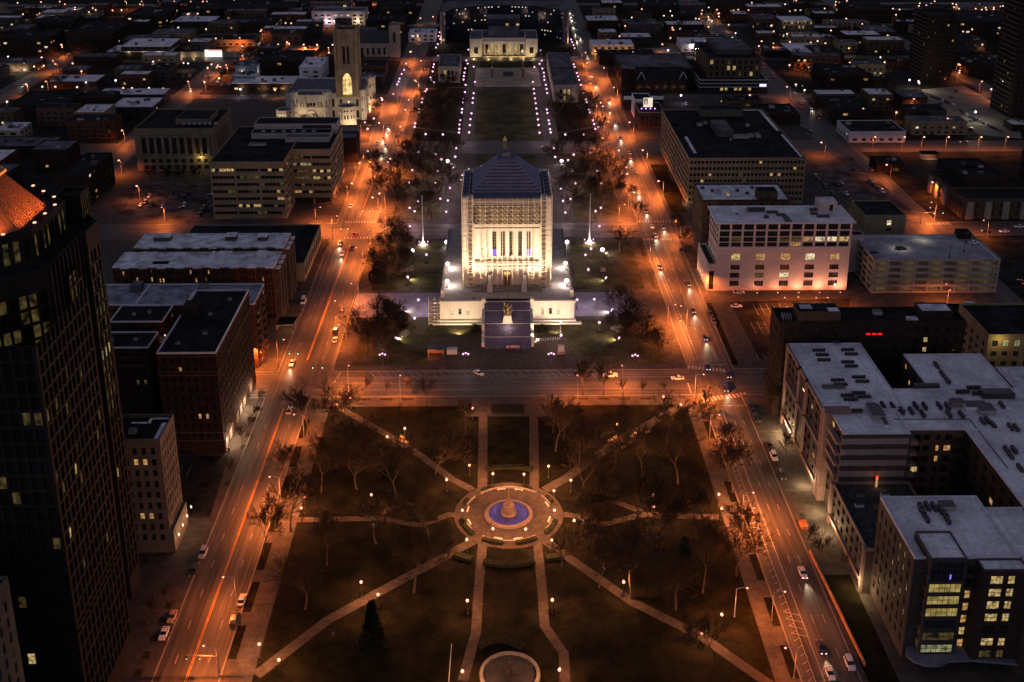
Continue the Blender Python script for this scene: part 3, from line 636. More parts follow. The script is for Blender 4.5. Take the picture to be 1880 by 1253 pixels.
t.rect(-102, -89, 352, 366, 0, 15, brick_d, roof_g, S=None, Ea=spec(4, 3.4, 2, 4, 1, .5, .5, .2)); t.rect(-102, -89.4, 366, 372, 0, 17.5, M('grey_stucco', (.22, .19, .18)), roof_g); t.done()
# ------------------------------------------------------------------ classical temple
t = Bld('masonic_temple', 'massive windowless-looking limestone temple with tall dark bays and a heavy cornice', 'building', (-194, 361))
tm = M('temple_stone', (.17, .135, .095), .85, .2, .15)
t.rect(-217, -171, 337, 384, 0, 25, tm, roof_d, S=dict(cols=lambda L: reg(L, 9, .55, 3), rows=[(1, 3.6), (5, 7.4), (10.5, 20.4)], lit=lambda i, j: glass_d, style='tall', depth=1.0, frame=metal_d), Ea=dict(cols=lambda L: reg(L, 7, .5, 8), rows=[(1, 3.6), (5, 7.4), (10.5, 20.4)], lit=lambda i, j: glass_d, style='tall', depth=1.0), parapet=1.2)
t.box('cornice', tm, -217.8, -170.2, 336.2, 384.8, 22.6, 24.0); t.box('cornice', tm, -217.4, -170.6, 336.6, 384.4, 8.6, 9.4)
for k in range(10): x = -214+40*k/9; t.box('column', tm, x-.7, x+.7, 336.3, 336.9, 9.4, 22)
t.rect(-196, -176, 350, 372, 25, 28, tm, roof_d, parapet=.3)
for k in range(7): t.unit('roof_unit', -190+k*3.1, 346, 26.2, 1.5, 1.5, 1.3, metal_g)
root = t.done()
mb = MB(); mb.box(-.3, .3, -.3, 0, 0, .4); mb.ball((0, -.4, .2), .3, mi=1); mb.build('wall_lamp', [metal_d, win_w], root, loc=(15, -24.9, 8.9)); light('POINT', root, (15, -25.9, 8.6), 900, (1, .72, .2), .2)
# ------------------------------------------------------------------ gothic cathedral
t = Bld('gothic_cathedral', 'floodlit gothic limestone cathedral with octagonal turrets and one tall bell tower', 'cathedral', (-120, 460))
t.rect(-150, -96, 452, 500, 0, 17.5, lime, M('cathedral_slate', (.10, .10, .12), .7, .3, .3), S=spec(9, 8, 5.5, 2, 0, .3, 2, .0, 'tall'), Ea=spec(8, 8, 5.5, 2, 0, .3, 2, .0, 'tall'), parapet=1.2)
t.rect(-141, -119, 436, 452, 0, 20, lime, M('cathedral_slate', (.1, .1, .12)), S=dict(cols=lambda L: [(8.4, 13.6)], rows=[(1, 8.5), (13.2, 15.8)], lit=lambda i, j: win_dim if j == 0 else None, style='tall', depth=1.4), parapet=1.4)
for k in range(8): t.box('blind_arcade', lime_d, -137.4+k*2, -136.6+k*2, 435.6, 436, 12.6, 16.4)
mb = t.mbof('portal_arch', lime)
for k in range(9):
    a = PI*k/8; b = PI*(k+1)/8
    if k < 8: mb.tube((-130+3.4*math.cos(a)+120, 435.7-460, 6.8+3.6*math.sin(a)), (-130+3.4*math.cos(b)+120, 435.7-460, 6.8+3.6*math.sin(b)), .45, n=5)
mb.box(-133.8+120, -133+120, 435.3-460, 436-460, 0, 7); mb.box(-127+120, -126.2+120, 435.3-460, 436-460, 0, 7)
for cx, cy, r, h in ((-141, 437, 2.6, 22), (-119, 437, 2.6, 22), (-141, 434.5, 2, 12.5), (-119, 434.5, 2, 12.5), (-97, 452, 2.4, 20), (-96, 470, 2.2, 18), (-95, 486, 3.4, 21)):
    p = [(cx+r*math.cos(PI/8+k*PI/4), cy+r*math.sin(PI/8+k*PI/4)) for k in range(8)]
    t.vol(p, 0, h, lime, lime_d, [dict(cols=lambda L: [(L*.35, L*.65)], rows=[(h*.3, h*.42), (h*.7, h*.84)], lit=lambda i, j: glass_d, style='plain')]*8, parapet=1.0)
    for q in p[::2]: t.box('pinnacle', lime, q[0]-.3, q[0]+.3, q[1]-.3, q[1]+.3, h, h+2)
for cx, cy, r, h in ((-149, 440, 5.6, 10), (-104, 424, 6.2, 16.5)):
    p = [(cx+r*math.cos(PI/8+k*PI/4), cy+r*math.sin(PI/8+k*PI/4)) for k in range(8)]
    t.vol(p, 0, h, lime, M('cathedral_slate', (.1, .1, .12)), [dict(cols=lambda L: [(L*.2, L*.4), (L*.6, L*.8)], rows=[(h*.2, h*.34), (h*.55, h*.7), (h*.84, h*.92)], lit=lambda i, j: glass_d, style='plain', pri=1)]*8, parapet=.8)
t.rect(-113.5, -99.5, 448, 464, 17, 62, M('tower_stone', (.24, .19, .125), .85, .25, .2), roof_d, S=dict(cols=lambda L: [(4.6, 6.4), (7.6, 9.4)], rows=[(40, 52)], lit=lambda i, j: glass_d, style='tall', depth=1.2, pri=2), Ea=dict(cols=lambda L: [(5, 7), (9, 11)], rows=[(24, 34), (40, 52)], lit=lambda i, j: glass_d, style='tall', depth=1.0, pri=2), parapet=1.8)
for x in (-113.6, -99.4):
    for y in (447.4, 464.6): t.box('buttress', MATS['tower_stone'], x-.7, x+.7, y-.7, y+.7, 17, 60); t.box('pinnacle', MATS['tower_stone'], x-.5, x+.5, y-.5, y+.5, 60, 64.5)
for k in range(5): t.box('tower_rib', MATS['tower_stone'], -112.6+k*2.8, -112.1+k*2.8, 447.5, 448, 36, 61)
mb = MB(); w2 = 3.4; prof = [(-w2, 18.6), (w2, 18.6), (w2, 27)]+[(w2*math.cos(a)*(1 if a < PI/2 else 1), 27+7*math.sin(a)**.9) for a in (PI/8, PI/4, 3*PI/8, PI/2, 5*PI/8, 3*PI/4, 7*PI/8)]+[(-w2, 27)]
mb.add([(x, 0, z) for x, z in prof], [tuple(range(len(prof)))])
for i in range(len(prof)): a, b = prof[i], prof[(i+1) % len(prof)]; mb.tube((a[0], -.1, a[1]), (b[0], -.1, b[1]), .35, n=5, mi=1)
for x in (-1.2, 1.2): mb.tube((x, -.1, 18.6), (x, -.1, 31.5), .16, n=4, mi=1)
for z in (22, 26, 29): mb.tube((-3.2, -.1, z), (3.2, -.1, z), .14, n=4, mi=1)
root = t.done()
mb.build('window', [E('glowing_tracery', (1.0, .66, .25), 1.2, .6, .25), lime_d], root, loc=(-106.5+120, 447.75-460, 0))
def flood(name, label, x, y, z, to, e, c=WARM, sp=110, grp=None, sz=.5, vis=head_w):
    o = empty(name, (x, y, z), label, 'floodlight', grp)
    d = (Vector(to)-Vector((x, y, z))); az = math.atan2(d.y, d.x)
    mb = MB(); mb.tube((0, 0, 0), (0, 0, .5), .09); mb.box(-.35, .35, -.3, .3, .45, .95); m2 = MB(); m2.box(.35, .42, -.26, .26, .5, .9)
    a = mb.build('housing', metal_d, o); b = m2.build('lens', vis, o); a.rotation_euler.z = az; b.rotation_euler.z = az
    light('SPOT', o, (math.cos(az)*.8, math.sin(az)*.8, .9), e, c, .25, aim((x, y, z+.7), to), math.radians(sp), .8)
    return o
for i, (x, y, to, e, lab) in enumerate(((-134, 424, (-131, 436, 9), 5200, 'flood lamp at the cathedral portal steps'), (-96, 411, (-104, 424, 9), 7000, 'flood lamp in front of the near octagon turret'), (-114, 410, (-106, 424, 8), 3200, 'flood lamp between the office penthouse and octagon turret'), (-88.5, 432, (-97, 446, 8), 5200, 'flood lamp at the cathedral corner by the avenue'), (-87.6, 468, (-96, 474, 8), 5200, 'flood lamp halfway along the cathedral avenue side'), (-87.6, 492, (-95, 486, 10), 5200, 'flood lamp by the rear turret of the cathedral'), (-153, 428, (-149, 440, 5), 3200, 'flood lamp by the low octagon of the cathedral'))):
    flood('floodlight', lab, x, y, .15, to, e*2.0, (1, .70, .38), 110, None, .5, globe_p)
light('POINT', root, (-106.5+120, 445.5-460, 19.5), 420, WARM, .5)
# ------------------------------------------------------------------ grey parish church
t = Bld('parish_church', 'dark stone church with arched windows and square tower beyond the cathedral', 'church', (-118, 660))
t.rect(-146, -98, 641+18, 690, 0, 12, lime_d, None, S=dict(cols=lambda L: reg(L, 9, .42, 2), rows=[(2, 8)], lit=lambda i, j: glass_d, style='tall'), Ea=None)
mb = t.mbof('roof', M('slate_roof', (.05, .05, .055))); mb.add([(-28, -1, 12), (20, -1, 12), (20, 30, 12), (-28, 30, 12), (-28, 14, 21), (20, 14, 21)], [(0, 1, 5, 4), (2, 3, 4, 5), (1, 2, 5), (3, 0, 4)])
t.rect(-98, -89, 657, 668, 0, 27, lime_d, roof_d, S=spec(1, 20, 9, 1, 12, .3, 1, 0, 'tall'), parapet=1.4)
root = t.done()
for x in (-24, -19, -14): light('POINT', root, (x, -3.5, 1.2), 600, AMB, .3)
# ================================================================== white-roofed apartment complex
t = Bld('apartment_complex', 'large U-shaped apartment complex with white roofs covered in dark condensers', 'building', (118, -10))
aw = dict(style='grid', depth=.35)
def slot_cols(*c): return lambda L: list(c)
dk = M('recess_panel', (.075, .062, .055), .8, .2, .2)
# long wing by the avenue, pink frames round recessed window fields
t.rect(94.6, 119, 7, 50.5, 0, 30, greyp, roof_w, S=spec(5, 3.6, 1.8, 7, 3.4, .45, 1, .02, **aw), W=dict(cols=lambda L: [(a, a+2.6) for a in (2.2, 6.6, 11.2, 21, 25.2, 29.4, 35.2, 39.4)], rows=rows(4.6, 7, 3.5, 2.0, .8), lit=lambda i, j: None, p=.03, style='grid', depth=.4, frame=pinkp, pri=1), N=None, Ea=spec(9, 3.5, 1.8, 7, 4.6, .45, 1, .03), cop=cap_w, parapet=.35)
for a, b in ((7, 8.3), (24.6, 26.2), (33, 34.6), (49.2, 50.5)): t.box('frame_slab', pinkp, 93.9, 94.6, a, b, .0 if a in (7, 49.2) else 4.2, 30.2)
for z, h in ((3.6, .9), (17.0, .9), (29.2, 1.0)): t.box('frame_slab', pinkp, 93.9, 94.6, 8.3, 49.2, z, z+h)
t.box('recess_strip', dk, 94.4, 94.62, 26.2, 33, 4.5, 29.2)
t.rect(96.2, 116, -6, 7, 0, 29.6, greyp, roof_w, S=dict(cols=lambda L: [(1, 4), (9.5, 12.5)], rows=rows(14.6, 4, 3.6, 1.8, .6), lit=lambda i, j: None, style='grid', frame=pinkp), W=spec(2, 3.5, 1.8, 7, 4.6, .5, 1, .1), cop=cap_w, parapet=.35)
for z in (15.6, 19.2, 22.8, 26.4): t.box('panel_band', M('taupe_panel', (.25, .21, .19), .8, .12, .2), 96, 115.6, -6.14, -6, z, z+1.9)
t.box('frame_slab', pinkp, 93.9, 96.2, 4.4, 6.2, 0, 30.6); t.box('parapet_block', pinkp, 94, 102, 5.2, 7.4, 29.8, 31.2)
for z in (15, 18.6, 22.2, 25.8): t.box('balcony', pinkp, 94.6, 96.3, -5.5, 3.5, z, z+1.0)
t.rect(116, 160, -4, 20, 0, 29.6, brick_b, roof_w, S=dict(cols=lambda L: [(2, 4), (4.6, 6.6), (8.6, 9.6), (11, 13)], rows=rows(4, 7, 3.6, 1.9, .7), lit=lambda i, j: win_o if (i, j) in ((2, 5), (3, 5)) else None, p=.01, style='grid', frame=pinkp), cop=cap_w, parapet=.35)
t.rect(131, 157, 20, 43, 0, 29.6, greyp, roof_w, W=spec(5, 3.6, 1.8, 7, 3.4, .4, 1, .0, lit=lambda i, j: win_o if (i, j) in ((1, 5), (3, 5), (0, 6)) else None), S=None, cop=cap_w, parapet=.35)
t.rect(132.5, 165, -95, -4, 0, 29.6, darkp, roof_w, W=dict(cols=lambda L: reg(L, 16, .42, 1), rows=rows(3.4, 7, 3.6, 2.0, .8), lit=lambda i, j: win_y if (i, j) in ((12, 5), (10, 5), (13, 4), (11, 4), (9, 4), (9, 3), (10, 2), (8, 5)) else None, p=.04, style='grid', frame=metal_g, pri=1), cop=cap_w, parapet=.35)
for z in (8, 11.6, 15.2, 18.8, 22.4, 26): t.box('balcony', darkp, 129.5, 132.4, -7.4, -4.1, z, z+1.0); t.box('balcony', pinkp, 116.1, 118.4, -6.2, -4.1, z, z+1.0)
# low terrace wing
t.rect(94.6, 117, -37, -6, 0, 13, greyp, M('terrace_deck', (.05, .048, .045), .9, .4, .4), W=dict(cols=lambda L: reg(L, 7, .5, 1), rows=rows(3.6, 3, 3.2, 1.9, .7), lit=lambda i, j: win_o if (i, j) == (6, 2) else None, p=.02, style='grid', depth=.4, frame=pinkp), cop=pinkp, parapet=.9)
t.box('frame_slab', pinkp, 93.9, 94.6, -36.5, -6.5, 2.8, 3.8); t.box('frame_slab', pinkp, 93.9, 94.6, -7.4, -6, 0, 13.9); t.box('frame_slab', pinkp, 93.9, 94.6, -37, -35.8, 0, 13.9)
for x, y, m in ((101, -12, ochre), (104, -18, ochre), (102, -26, ochre), (108, -12, roof_w), (99, -17, roof_w), (112, -30, roof_g)): t.unit('terrace_planter', x, y, 13, 2.4, 1.2, .8, m)
t.box('terrace_roof', roof_w, 100, 112, -37, -33, 13, 16.6)
# corner block with the glazed bay
t.rect(96.6, 122, -62, -37, 0, 29.6, greyp, roof_w, W=dict(cols=lambda L: reg(L, 7, .4, 1), rows=rows(3, 7, 3.6, 2.1, .8), lit=lambda i, j: win_y if (i, j) in ((4, 6), (4, 5), (5, 5), (5, 3), (4, 2), (6, 4), (3, 4), (5, 6), (6, 2)) else None, p=.08, lm=[win_dim], style='tall', depth=.3, pri=2),
       S=dict(cols=lambda L: [(13.4, 14.9)], rows=rows(3, 7, 3.6, 2.4, .6), lit=lambda i, j: win_o if j in (0, 2, 3, 4) else (win_y if j == 1 else glass_d), style='sash', pri=3), cop=cap_w, parapet=.6)
t.rect(99.4, 108.2, -64.6, -54, 3.8, 31.4, greyp, roof_w, S=dict(cols=lambda L: [(.5, L-.5)], rows=[(4.2, 6.6), (7.8, 10.2), (11.4, 13.9), (14.9, 17.4), (18.4, 20.9), (21.9, 24.4), (25.2, 30.4)], lit=lambda i, j: {0: win_g, 1: win_dim, 2: glass_b, 6: glass_b}.get(j, E('lit_bay_floor', (1.0, .74, .22), .38, .6, .5)), style='curtain', depth=.25, pri=4), W=dict(cols=lambda L: reg(L, 2, .8, .3), rows=rows(4, 7, 3.6, 2.7, .4), lit=lambda i, j: win_dim if rnd.random() < .5 else glass_b, style='curtain', depth=.2, pri=2), cop=metal_d, parapet=.4)
t.rect(122, 152, -64, -41, 0, 29.0, greyp, roof_w, cop=cap_w, parapet=.35)
t.rect(111.6, 122.6, -66.4, -62, 3.8, 29.4, M('espresso_panel', (.045, .030, .027), .7, .15, .3), roof_w, S=dict(cols=lambda L: [(2.0, 5.0), (6.2, 7.9)], rows=rows(3.4, 7, 3.6, 2.3, .7), lit=lambda i, j: {0: win_dim, 1: win_y, 2: glass_d}.get(j, win_y), style='grid', depth=.2, pri=3), cop=metal_d, parapet=.4)
t.rect(122.6, 140, -69, -62, 0, 29.2, greyp, roof_w, S=dict(cols=lambda L: [(2, 4.2), (5.4, 7.2)], rows=rows(3.4, 7, 3.6, 2.0, .8), lit=lambda i, j: win_y if (i, j) in ((0, 3), (1, 4), (0, 2), (1, 1)) else None, p=.15, lm=[win_dim], style='grid', frame=pinkp, pri=2), cop=cap_w, parapet=.4)
t.box('coping_light', E('strip_lamp', (1, .62, .35), 2.0), 94.3, 94.62, 26.5, 29.5, 24.6, 25.0); t.box('coping_light', E('strip_lamp', (1, .62, .35), 2), 94.3, 94.62, 35, 36.2, 17.3, 17.8)
t.box('blue_sign_lamp', blue_e, 104.6, 104.95, -64.5, -64.4, 25.7, 27.0)
cp = t.mbof('entrance_canopy', violet)
pp = [(97.5, -61.9)]+[(102+5.5*math.cos(a), -64.6+3.8*math.sin(a)) for a in (PI, 1.2*PI, 1.4*PI, 1.6*PI, 1.8*PI)]+[(112, -66.6), (122, -68), (130, -70), (130, -67), (112, -62.2)]
cp.prism([(x-118, y+10) for x, y in pp], 3.2, 3.8, bot=True)
# rooftop plant: condensers in rows as on the roof in the photograph
cu = MB(); cu.box(-.45, .45, -.45, .45, .15, 1.15); cu.box(-.3, .3, -.4, .4, 0, .15); cu.lathe([(.36, 1.15), (.36, 1.28), (.3, 1.3)], 10, mi=1)
cu_me = cu.mesh('condenser', [M('condenser_case', (.07, .06, .058), .6, .2, 1, coord='obj'), metal_d])
ncu = 0
Z1 = zoompts(1400, 540, .2553, [(405, 415), (430, 448), (442, 485), (612, 412), (638, 443), (612, 500), (638, 530), (540, 630), (562, 662), (692, 608), (718, 640), (612, 740), (635, 770), (690, 722), (730, 750), (668, 850), (1518, 682), (1440, 712), (1555, 722)])
for p in Z1:
    x, y = G(*p, 29.8)
    for k in range(4): place(cu_me, 'condenser', t.root, (x-1.7+k*1.1-118, y+10, 29.62)); ncu += 1
LATE = []
Z2 = zoompts(1400, 540, .2553, [(865, 810), (935, 815), (1000, 850), (1068, 850), (1100, 812), (1165, 815), (1150, 870), (1270, 812), (1330, 815), (1340, 870), (1430, 875), (1250, 520), (1290, 580), (1330, 630)])
for p in Z2:
    x, y = G(*p, 29.8)
    for k in range(3):
        if ncu < 99: place(cu_me, 'condenser', t.root, (x-118, y-1.2+k*1.25+10, 29.62)); ncu += 1
        else: LATE.append((x-118, y-1.2+k*1.25+10))
cus = MB()
for x, y in LATE: cus.box(x-.45, x+.45, y-.45, y+.45, 29.62, 30.8)
for p in zoompts(1560, 740, .1755, [(1390, 200), (1440, 190), (1500, 240), (1680, 260), (1740, 270), (1640, 500), (1720, 500), (1680, 560), (745, 1100), (810, 1090), (880, 1095), (760, 1150), (950, 1130), (1000, 1180), (800, 1215), (1020, 1230), (1780, 690), (1590, 30)]):
    x, y = G(*p, 29.8)
    for k in range(3): cus.box(x-.45-118, x+.45-118, y-1.6+k*1.15+10, y-.7+k*1.15+10, 29.62, 30.7)
tag(cus.build('condenser', metal_d, t.root), kind='stuff')
for (px, py, ww, dd, h, m) in ((1607, 760, 4, 7, 1.6, metal_g), (1600, 748, 3, 2, 1.2, roof_w), (1620, 772, 1.6, 8, 1, roof_w), (1757, 742, 4, 3, 1.4, M('tan_unit', (.22, .18, .12))), (1790, 748, 7, 4, 1.3, roof_w), (1808, 754, 5, 5, 1.5, metal_g), (1829, 727, 10, 3.4, 1.8, greyp), (1537, 634, 2.2, 1.6, 1.2, metal_g), (1530, 713, 7, 2, .9, pinkp), (1738, 930, 4, 3, 1, metal_g), (1700, 713, 8, 1.2, 1.6, greyp)):
    x, y = G(px, py, 29.8); t.unit('roof_plant', x, y, 29.62, ww, dd, h, m)
for a, b in (((1487, 636), (1560, 762)), ((1487, 636), (1520, 636)), ((1640, 770), (1780, 770)), ((1780, 770), (1850, 860)), ((1700, 600), (1785, 596))):
    q, r2 = G(*a, 29.7), G(*b, 29.7); t.mbof('cable_tray', metal_d).tube((q[0]-118, q[1]+10, 29.75), (r2[0]-118, r2[1]+10, 29.75), .12, n=4)
root = t.done(100)
for y in (43, 38): light('POINT', root, (92.6-118, y+10, 3.6), 3200, WARM, .25)
for y in (-2, -12, 12): light('POINT', root, (92.2-118, y+10, 3.2), 2600, WARM, .25)
for y in (-36.5, -40): light('POINT', root, (93.0-118, y+10, 3.2), 1000, (1, .66, .3), .25)
mb = MB(); mb.box(-.25, .25, -.25, .25, 0, 3.0); mb.box(-.3, .3, -.3, .3, 3, 3.5, 1); mb.build('terrace_beacon', [win_o, red_e], root, loc=(107-118, -7.5+10, 13)); light('POINT', root, (107-118, -8.6+10, 15), 60, WARM, .2)
# ------------------------------------------------------------------ brick slab with red light bar
t = Bld('brick_residence', 'long dark brick block with a red bar light on its upper wall', 'building', (122, 60))
t.rect(92, 156, 54.5, 66, 0, 35.5, brick_d, roof_d, S=dict(cols=lambda L: reg(L, 18, .4, 1), rows=rows(1.5, 9, 3.7, 1.9, .9), lit=lambda i, j: win_y if (i, j) in ((14, 7), (14, 6)) else None, p=0, style='grid', frame=brick_b), W=spec(3, 3.5, 2.2, 9, 2.5, .55, .6, .02, 'grid', frame=brick_b, pri=2), parapet=.9)
t.rect(98.5, 113, 55, 62, 35.5, 39.5, brick_b, roof_d, parapet=.3); t.rect(141, 152, 56, 63, 35.5, 39, brick_d, roof_s, parapet=.3)
t.box('roof_snow', roof_s, 100, 104, 58, 61, 39.52, 39.7); t.box('roof_snow', roof_s, 109, 113, 55.5, 58.5, 39.52, 39.7); t.box('roof_snow', roof_s, 136.5, 140, 55.5, 58, 35.55, 36.6)
for k in range(3): t.box('red_bar_light', E('red_bar', (1, .01, .01), 1.5), 122.2+k*2, 123.6+k*2, 54.3, 54.45, 31.4, 31.9)
for k in range(4): t.box('roof_fin', metal_g, 94+k*.9, 94.2+k*.9, 57, 60, 35.5, 37.2)
t.unit('roof_unit', 128, 62, 35.5, 3, 2, 1.4)
t.done()
t = Bld('yellow_lit_block', 'brick block with a yellow floodlit upper wall behind the apartment complex', 'building', (180, 70))
x0, x1, y0, y1 = rb(1815, 1905, 618, 560, 21)
t.rect(x0, x1+8, y0, y1, 0, 21, ochre, roof_d, S=dict(cols=lambda L: reg(L, 6, .5, .6), rows=[(1, 3), (5, 7), (9, 11), (13, 15), (17, 19.4)], lit=lambda i, j: win_g if j == 4 and i in (1, 2) else None, style='tall'), W=spec(5, 3.4, 1.8, 5, 1, .4, 1, .0), parapet=.8)
rt = t.done(); light('POINT', rt, (x0-180+4, y0-70-3, 20), 700, (1, .78, .25), .3)
t = Bld('white_roof_block', 'low brick block with a white roof at the frame edge past the complex', 'building', (180, 40))
t.rect(163, 186, 12, 44, 0, 24, brick_b, roof_w, W=spec(8, 3.4, 1.8, 6, 2, .4, 1, .03), S=None, cop=cap_w, parapet=.4)
for x, y in ((170, 36), (171.5, 34), (173, 32), (175, 22)): t.unit('roof_unit', x, y, 24, 1.4, 1.2, 1.1, metal_d)
rt = t.done()
for k in range(4):
    mb = MB(); mb.ball((0, 0, 0), .3); mb.box(0, .8, -.05, .05, -.05, .05, 1); o = mb.build('alley_lamp', [globe_o, metal_d], rt, loc=(162.4-180, 50-k*7-40, 14+k*.0)); light('POINT', o, (-.4, 0, 0), 160, WARM, .2)
t = Bld('dark_warehouse', 'dark brick warehouse with rooftop box right of the red-lit block', 'building', (175, 100))
x0, x1, y0, y1 = rb(1775, 1900, 600, 560, 14); t.rect(x0, x1+20, y0, y1, 0, 14, brick_d, roof_d, S=spec(6, 4, 2, 3, 1, .3, 2, .0), W=spec(3, 4, 2, 3, 1, .3, 2, 0)); t.box('roof_house', whitew, x0+5, x0+9, y1-7, y1-3, 14, 17); t.unit('roof_unit', x0+18, y0+10, 14, 3, 3, 2, metal_g); t.done()
# ------------------------------------------------------------------ white office with dark glass upper floors
t = Bld('white_office', 'pink-white office block with dark glass upper storeys and a bright white roof', 'building', (121, 171))
def lw(i, j): return {(0, 3): win_y, (1, 3): win_o, (2, 3): win_o, (3, 3): win_w, (4, 3): win_o, (2, 1): win_w, (1, 1): win_dim}.get((i, j), None)
ww = M('rose_limestone', (.52, .42, .38), .8, .1, .15)
t.rect(92.2, 150.6, 161, 181, 0, 20.4, ww, None, S=dict(cols=lambda L: [(a, a+4.1) for a in (6.3, 17.2, 28.2, 39.1, 50)], rows=[(2.2, 4.8), (6.2, 8.6), (10, 12.4), (14.4, 17.6)], lit=lw, p=0, style='band', depth=.35, frame=pinkp, pri=3), W=spec(4, 4.8, 2.6, 4, 1, .5, 1, .1))
ul = {(6, 2): win_dim, (7, 2): win_o, (8, 2): win_w, (9, 2): win_w, (10, 2): win_y, (6, 1): win_o, (1, 2): win_dim, (5, 2): win_dim}
t.rect(92.2, 150.6, 161, 181, 20.4, 32, ww, roof_w, S=dict(cols=lambda L: [(.7+a*5.25, .7+a*5.25+4.3) for a in range(11)], rows=[(20.9, 22.9), (23.2, 25.4), (25.7, 28.2), (28.8, 31.4)], lit=lambda i, j: ul.get((i, 2 if j == 1 else 1 if j == 0 else -1)), p=.0, style='curtain', dark=glass_d, depth=.5, frame=metal_d, pri=2), W=spec(5, 2.9, 2.2, 4, 20.4, .8, .4, .08, 'curtain', depth=.3), parapet=0)
t.box('roof_overhang', cap_w, 91, 151.8, 160, 182, 32, 32.5); t.box('roof_deck', roof_w, 92, 151, 160.8, 181.4, 32.5, 32.62)
t.box('spandrel_ledge', cap_w, 92, 150.8, 160.75, 161, 20.2, 20.6)
t.rect(88.6, 92.2, 161, 186, 0, 12, ww, M('porch_planting', (.04, .045, .04)), W=dict(cols=lambda L: reg(L, 6, .62, .5), rows=[(.5, 10.5)], lit=lambda i, j: None, style='tall', depth=1.2), S=dict(cols=lambda L: [(.7, 2.9)], rows=[(.5, 9.5)], lit=lambda i, j: glass_d, style='tall', depth=.6), cop=ww, parapet=.9)
t.rect(139, 147, 173, 180, 32.6, 37, ww, roof_w, S=dict(cols=lambda L: [(4.6, 6.2)], rows=[(33, 36)], lit=lambda i, j: glass_d, style='plain'), parapet=.3)
t.box('roof_gutter', roof_g, 121, 124, 160.6, 168, 32.63, 32.9)
for k in range(5): t.unit('roof_condenser', 108+k*1.6, 174, 32.6, 1.3, 1.3, 1.9, metal_d)
for x, y, a in ((118, 172, 5), (121, 168.5, 4), (137, 175, 3), (139, 166.5, 5.5), (136, 170, 3), (114, 166, 2)): t.unit('roof_unit', x, y, 32.6, a, 1.6, .9, metal_d)
t.unit('roof_hatch', 102, 170, 32.6, 1.6, 1.6, .5, metal_g)
rt = t.done()
for k in range(6):
    x = 101+k*9.2; mb = MB(); mb.box(-.35, .35, -.2, .2, 0, .35); mb.box(-.28, .28, -.05, .21, .35, .42, 1); mb.build('wall_wash_lamp', [metal_d, head_o], rt, loc=(x-121, 157.4-171, .16))
    light('SPOT', rt, (x-121, 157.2-171, .6), (700, 1300, 2600, 4200, 5200, 5200)[k], (1, .40, .22), .25, aim((x, 157.2, .6), (x, 161, 5.5)), math.radians(150), 1.0)
for k in range(5): light('POINT', rt, (88-121, 163+k*5-171, 2.4), 150, WARM, .2)
# ------------------------------------------------------------------ parking garage
t = Bld('parking_garage', 'five-level open parking garage glowing yellow inside with a pale top deck', 'garage', (188, 172))
gx0, gx1, gy0, gy1 = 160.5, 216, 157.5, 187
gc = M('garage_concrete', (.32, .29, .265), .85, .2, .2)
for k in range(6):
    z = 3.0*k
    t.box('deck', gc if k < 5 else M('garage_roof_deck', (.28, .28, .30), .85, .35, .1), gx0+.3, gx1-.3, gy0+.3, gy1-.3, z-.25+.3, z+.3)
    for b in ((gx0, gx1, gy0, gy0+.3), (gx0, gx1, gy1-.3, gy1), (gx0, gx0+.3, gy0+.3, gy1-.3), (gx1-.3, gx1, gy0+.3, gy1-.3)): t.box('spandrel', gc, *b, z, z+(1.15 if k else .9))
n = 9
for k in range(n+1): x = gx0+.05+(gx1-gx0-.7)*k/n; t.box('column', gc, x, x+.6, gy0-.1, gy0+.45, 0, 16); t.box('column', gc, x, x+.6, gy1-.5, gy1+.08, 0, 16)
for k in range(5): y = gy0+.6+(gy1-gy0-1.6)*k/4; t.box('column', gc, gx0-.1, gx0+.45, y, y+.6, 0, 16); t.box('column', gc, gx1-.5, gx1+.08, y, y+.6, 0, 16)
t.box('core_wall', gc, gx0+8, gx1-8, 171, 171.4, .3, 15)
mb = t.mbof('ramp', gc); mb.add([(-12, -3, 15.32), (14, -3, 12.4), (14, 2, 12.4), (-12, 2, 15.32)], [(0, 1, 2, 3)])
t.rect(gx0-2.6, gx0+3, 181, 187, 0, 18, ww, roof_d, parapet=.3); t.rect(gx1-8, gx1-2.5, 183, 188.5, 15.3, 18.2, brick_d, roof_d, parapet=.2)
t.box('deck_snow', roof_s, gx0+5, gx1-12, gy1-1.2, gy1-.4, 15.3, 15.5); t.box('deck_snow', roof_s, gx1-1.1, gx1-.4, gy0+1, gy1-8, 15.3, 15.5)
rt = t.done()
for k in range(5):
    for x in (166, 178, 190, 202, 212): light('POINT', rt, (x-188, 162.5-172, 3*k+2.75), 52, (1, .74, .25), .4)
for x, y in ((176, 170), (204, 168), (195, 161.5), (209, 178)):
    mb = MB(); mb.tube((0, 0, 0), (0, 0, 5), .1); mb.box(-.3, .3, -.3, .3, 0, .8); mb.box(-.8, .8, -.2, .2, 5, 5.2)
    o = mb.build('deck_lamp', metal_d, rt, loc=(x-188, y-172, 15.3))
    if x in (176,): light('SPOT', o, (.9, 1.5, 4.9), 900, (1, .86, .72), .2, (0, 0, 0), math.radians(140))
for p in ((190, 181),): light('SPOT', rt, (p[0]-188, p[1]-172, 20.5), 700, (1, .9, .6), .2, (0, 0, 0), math.radians(130))
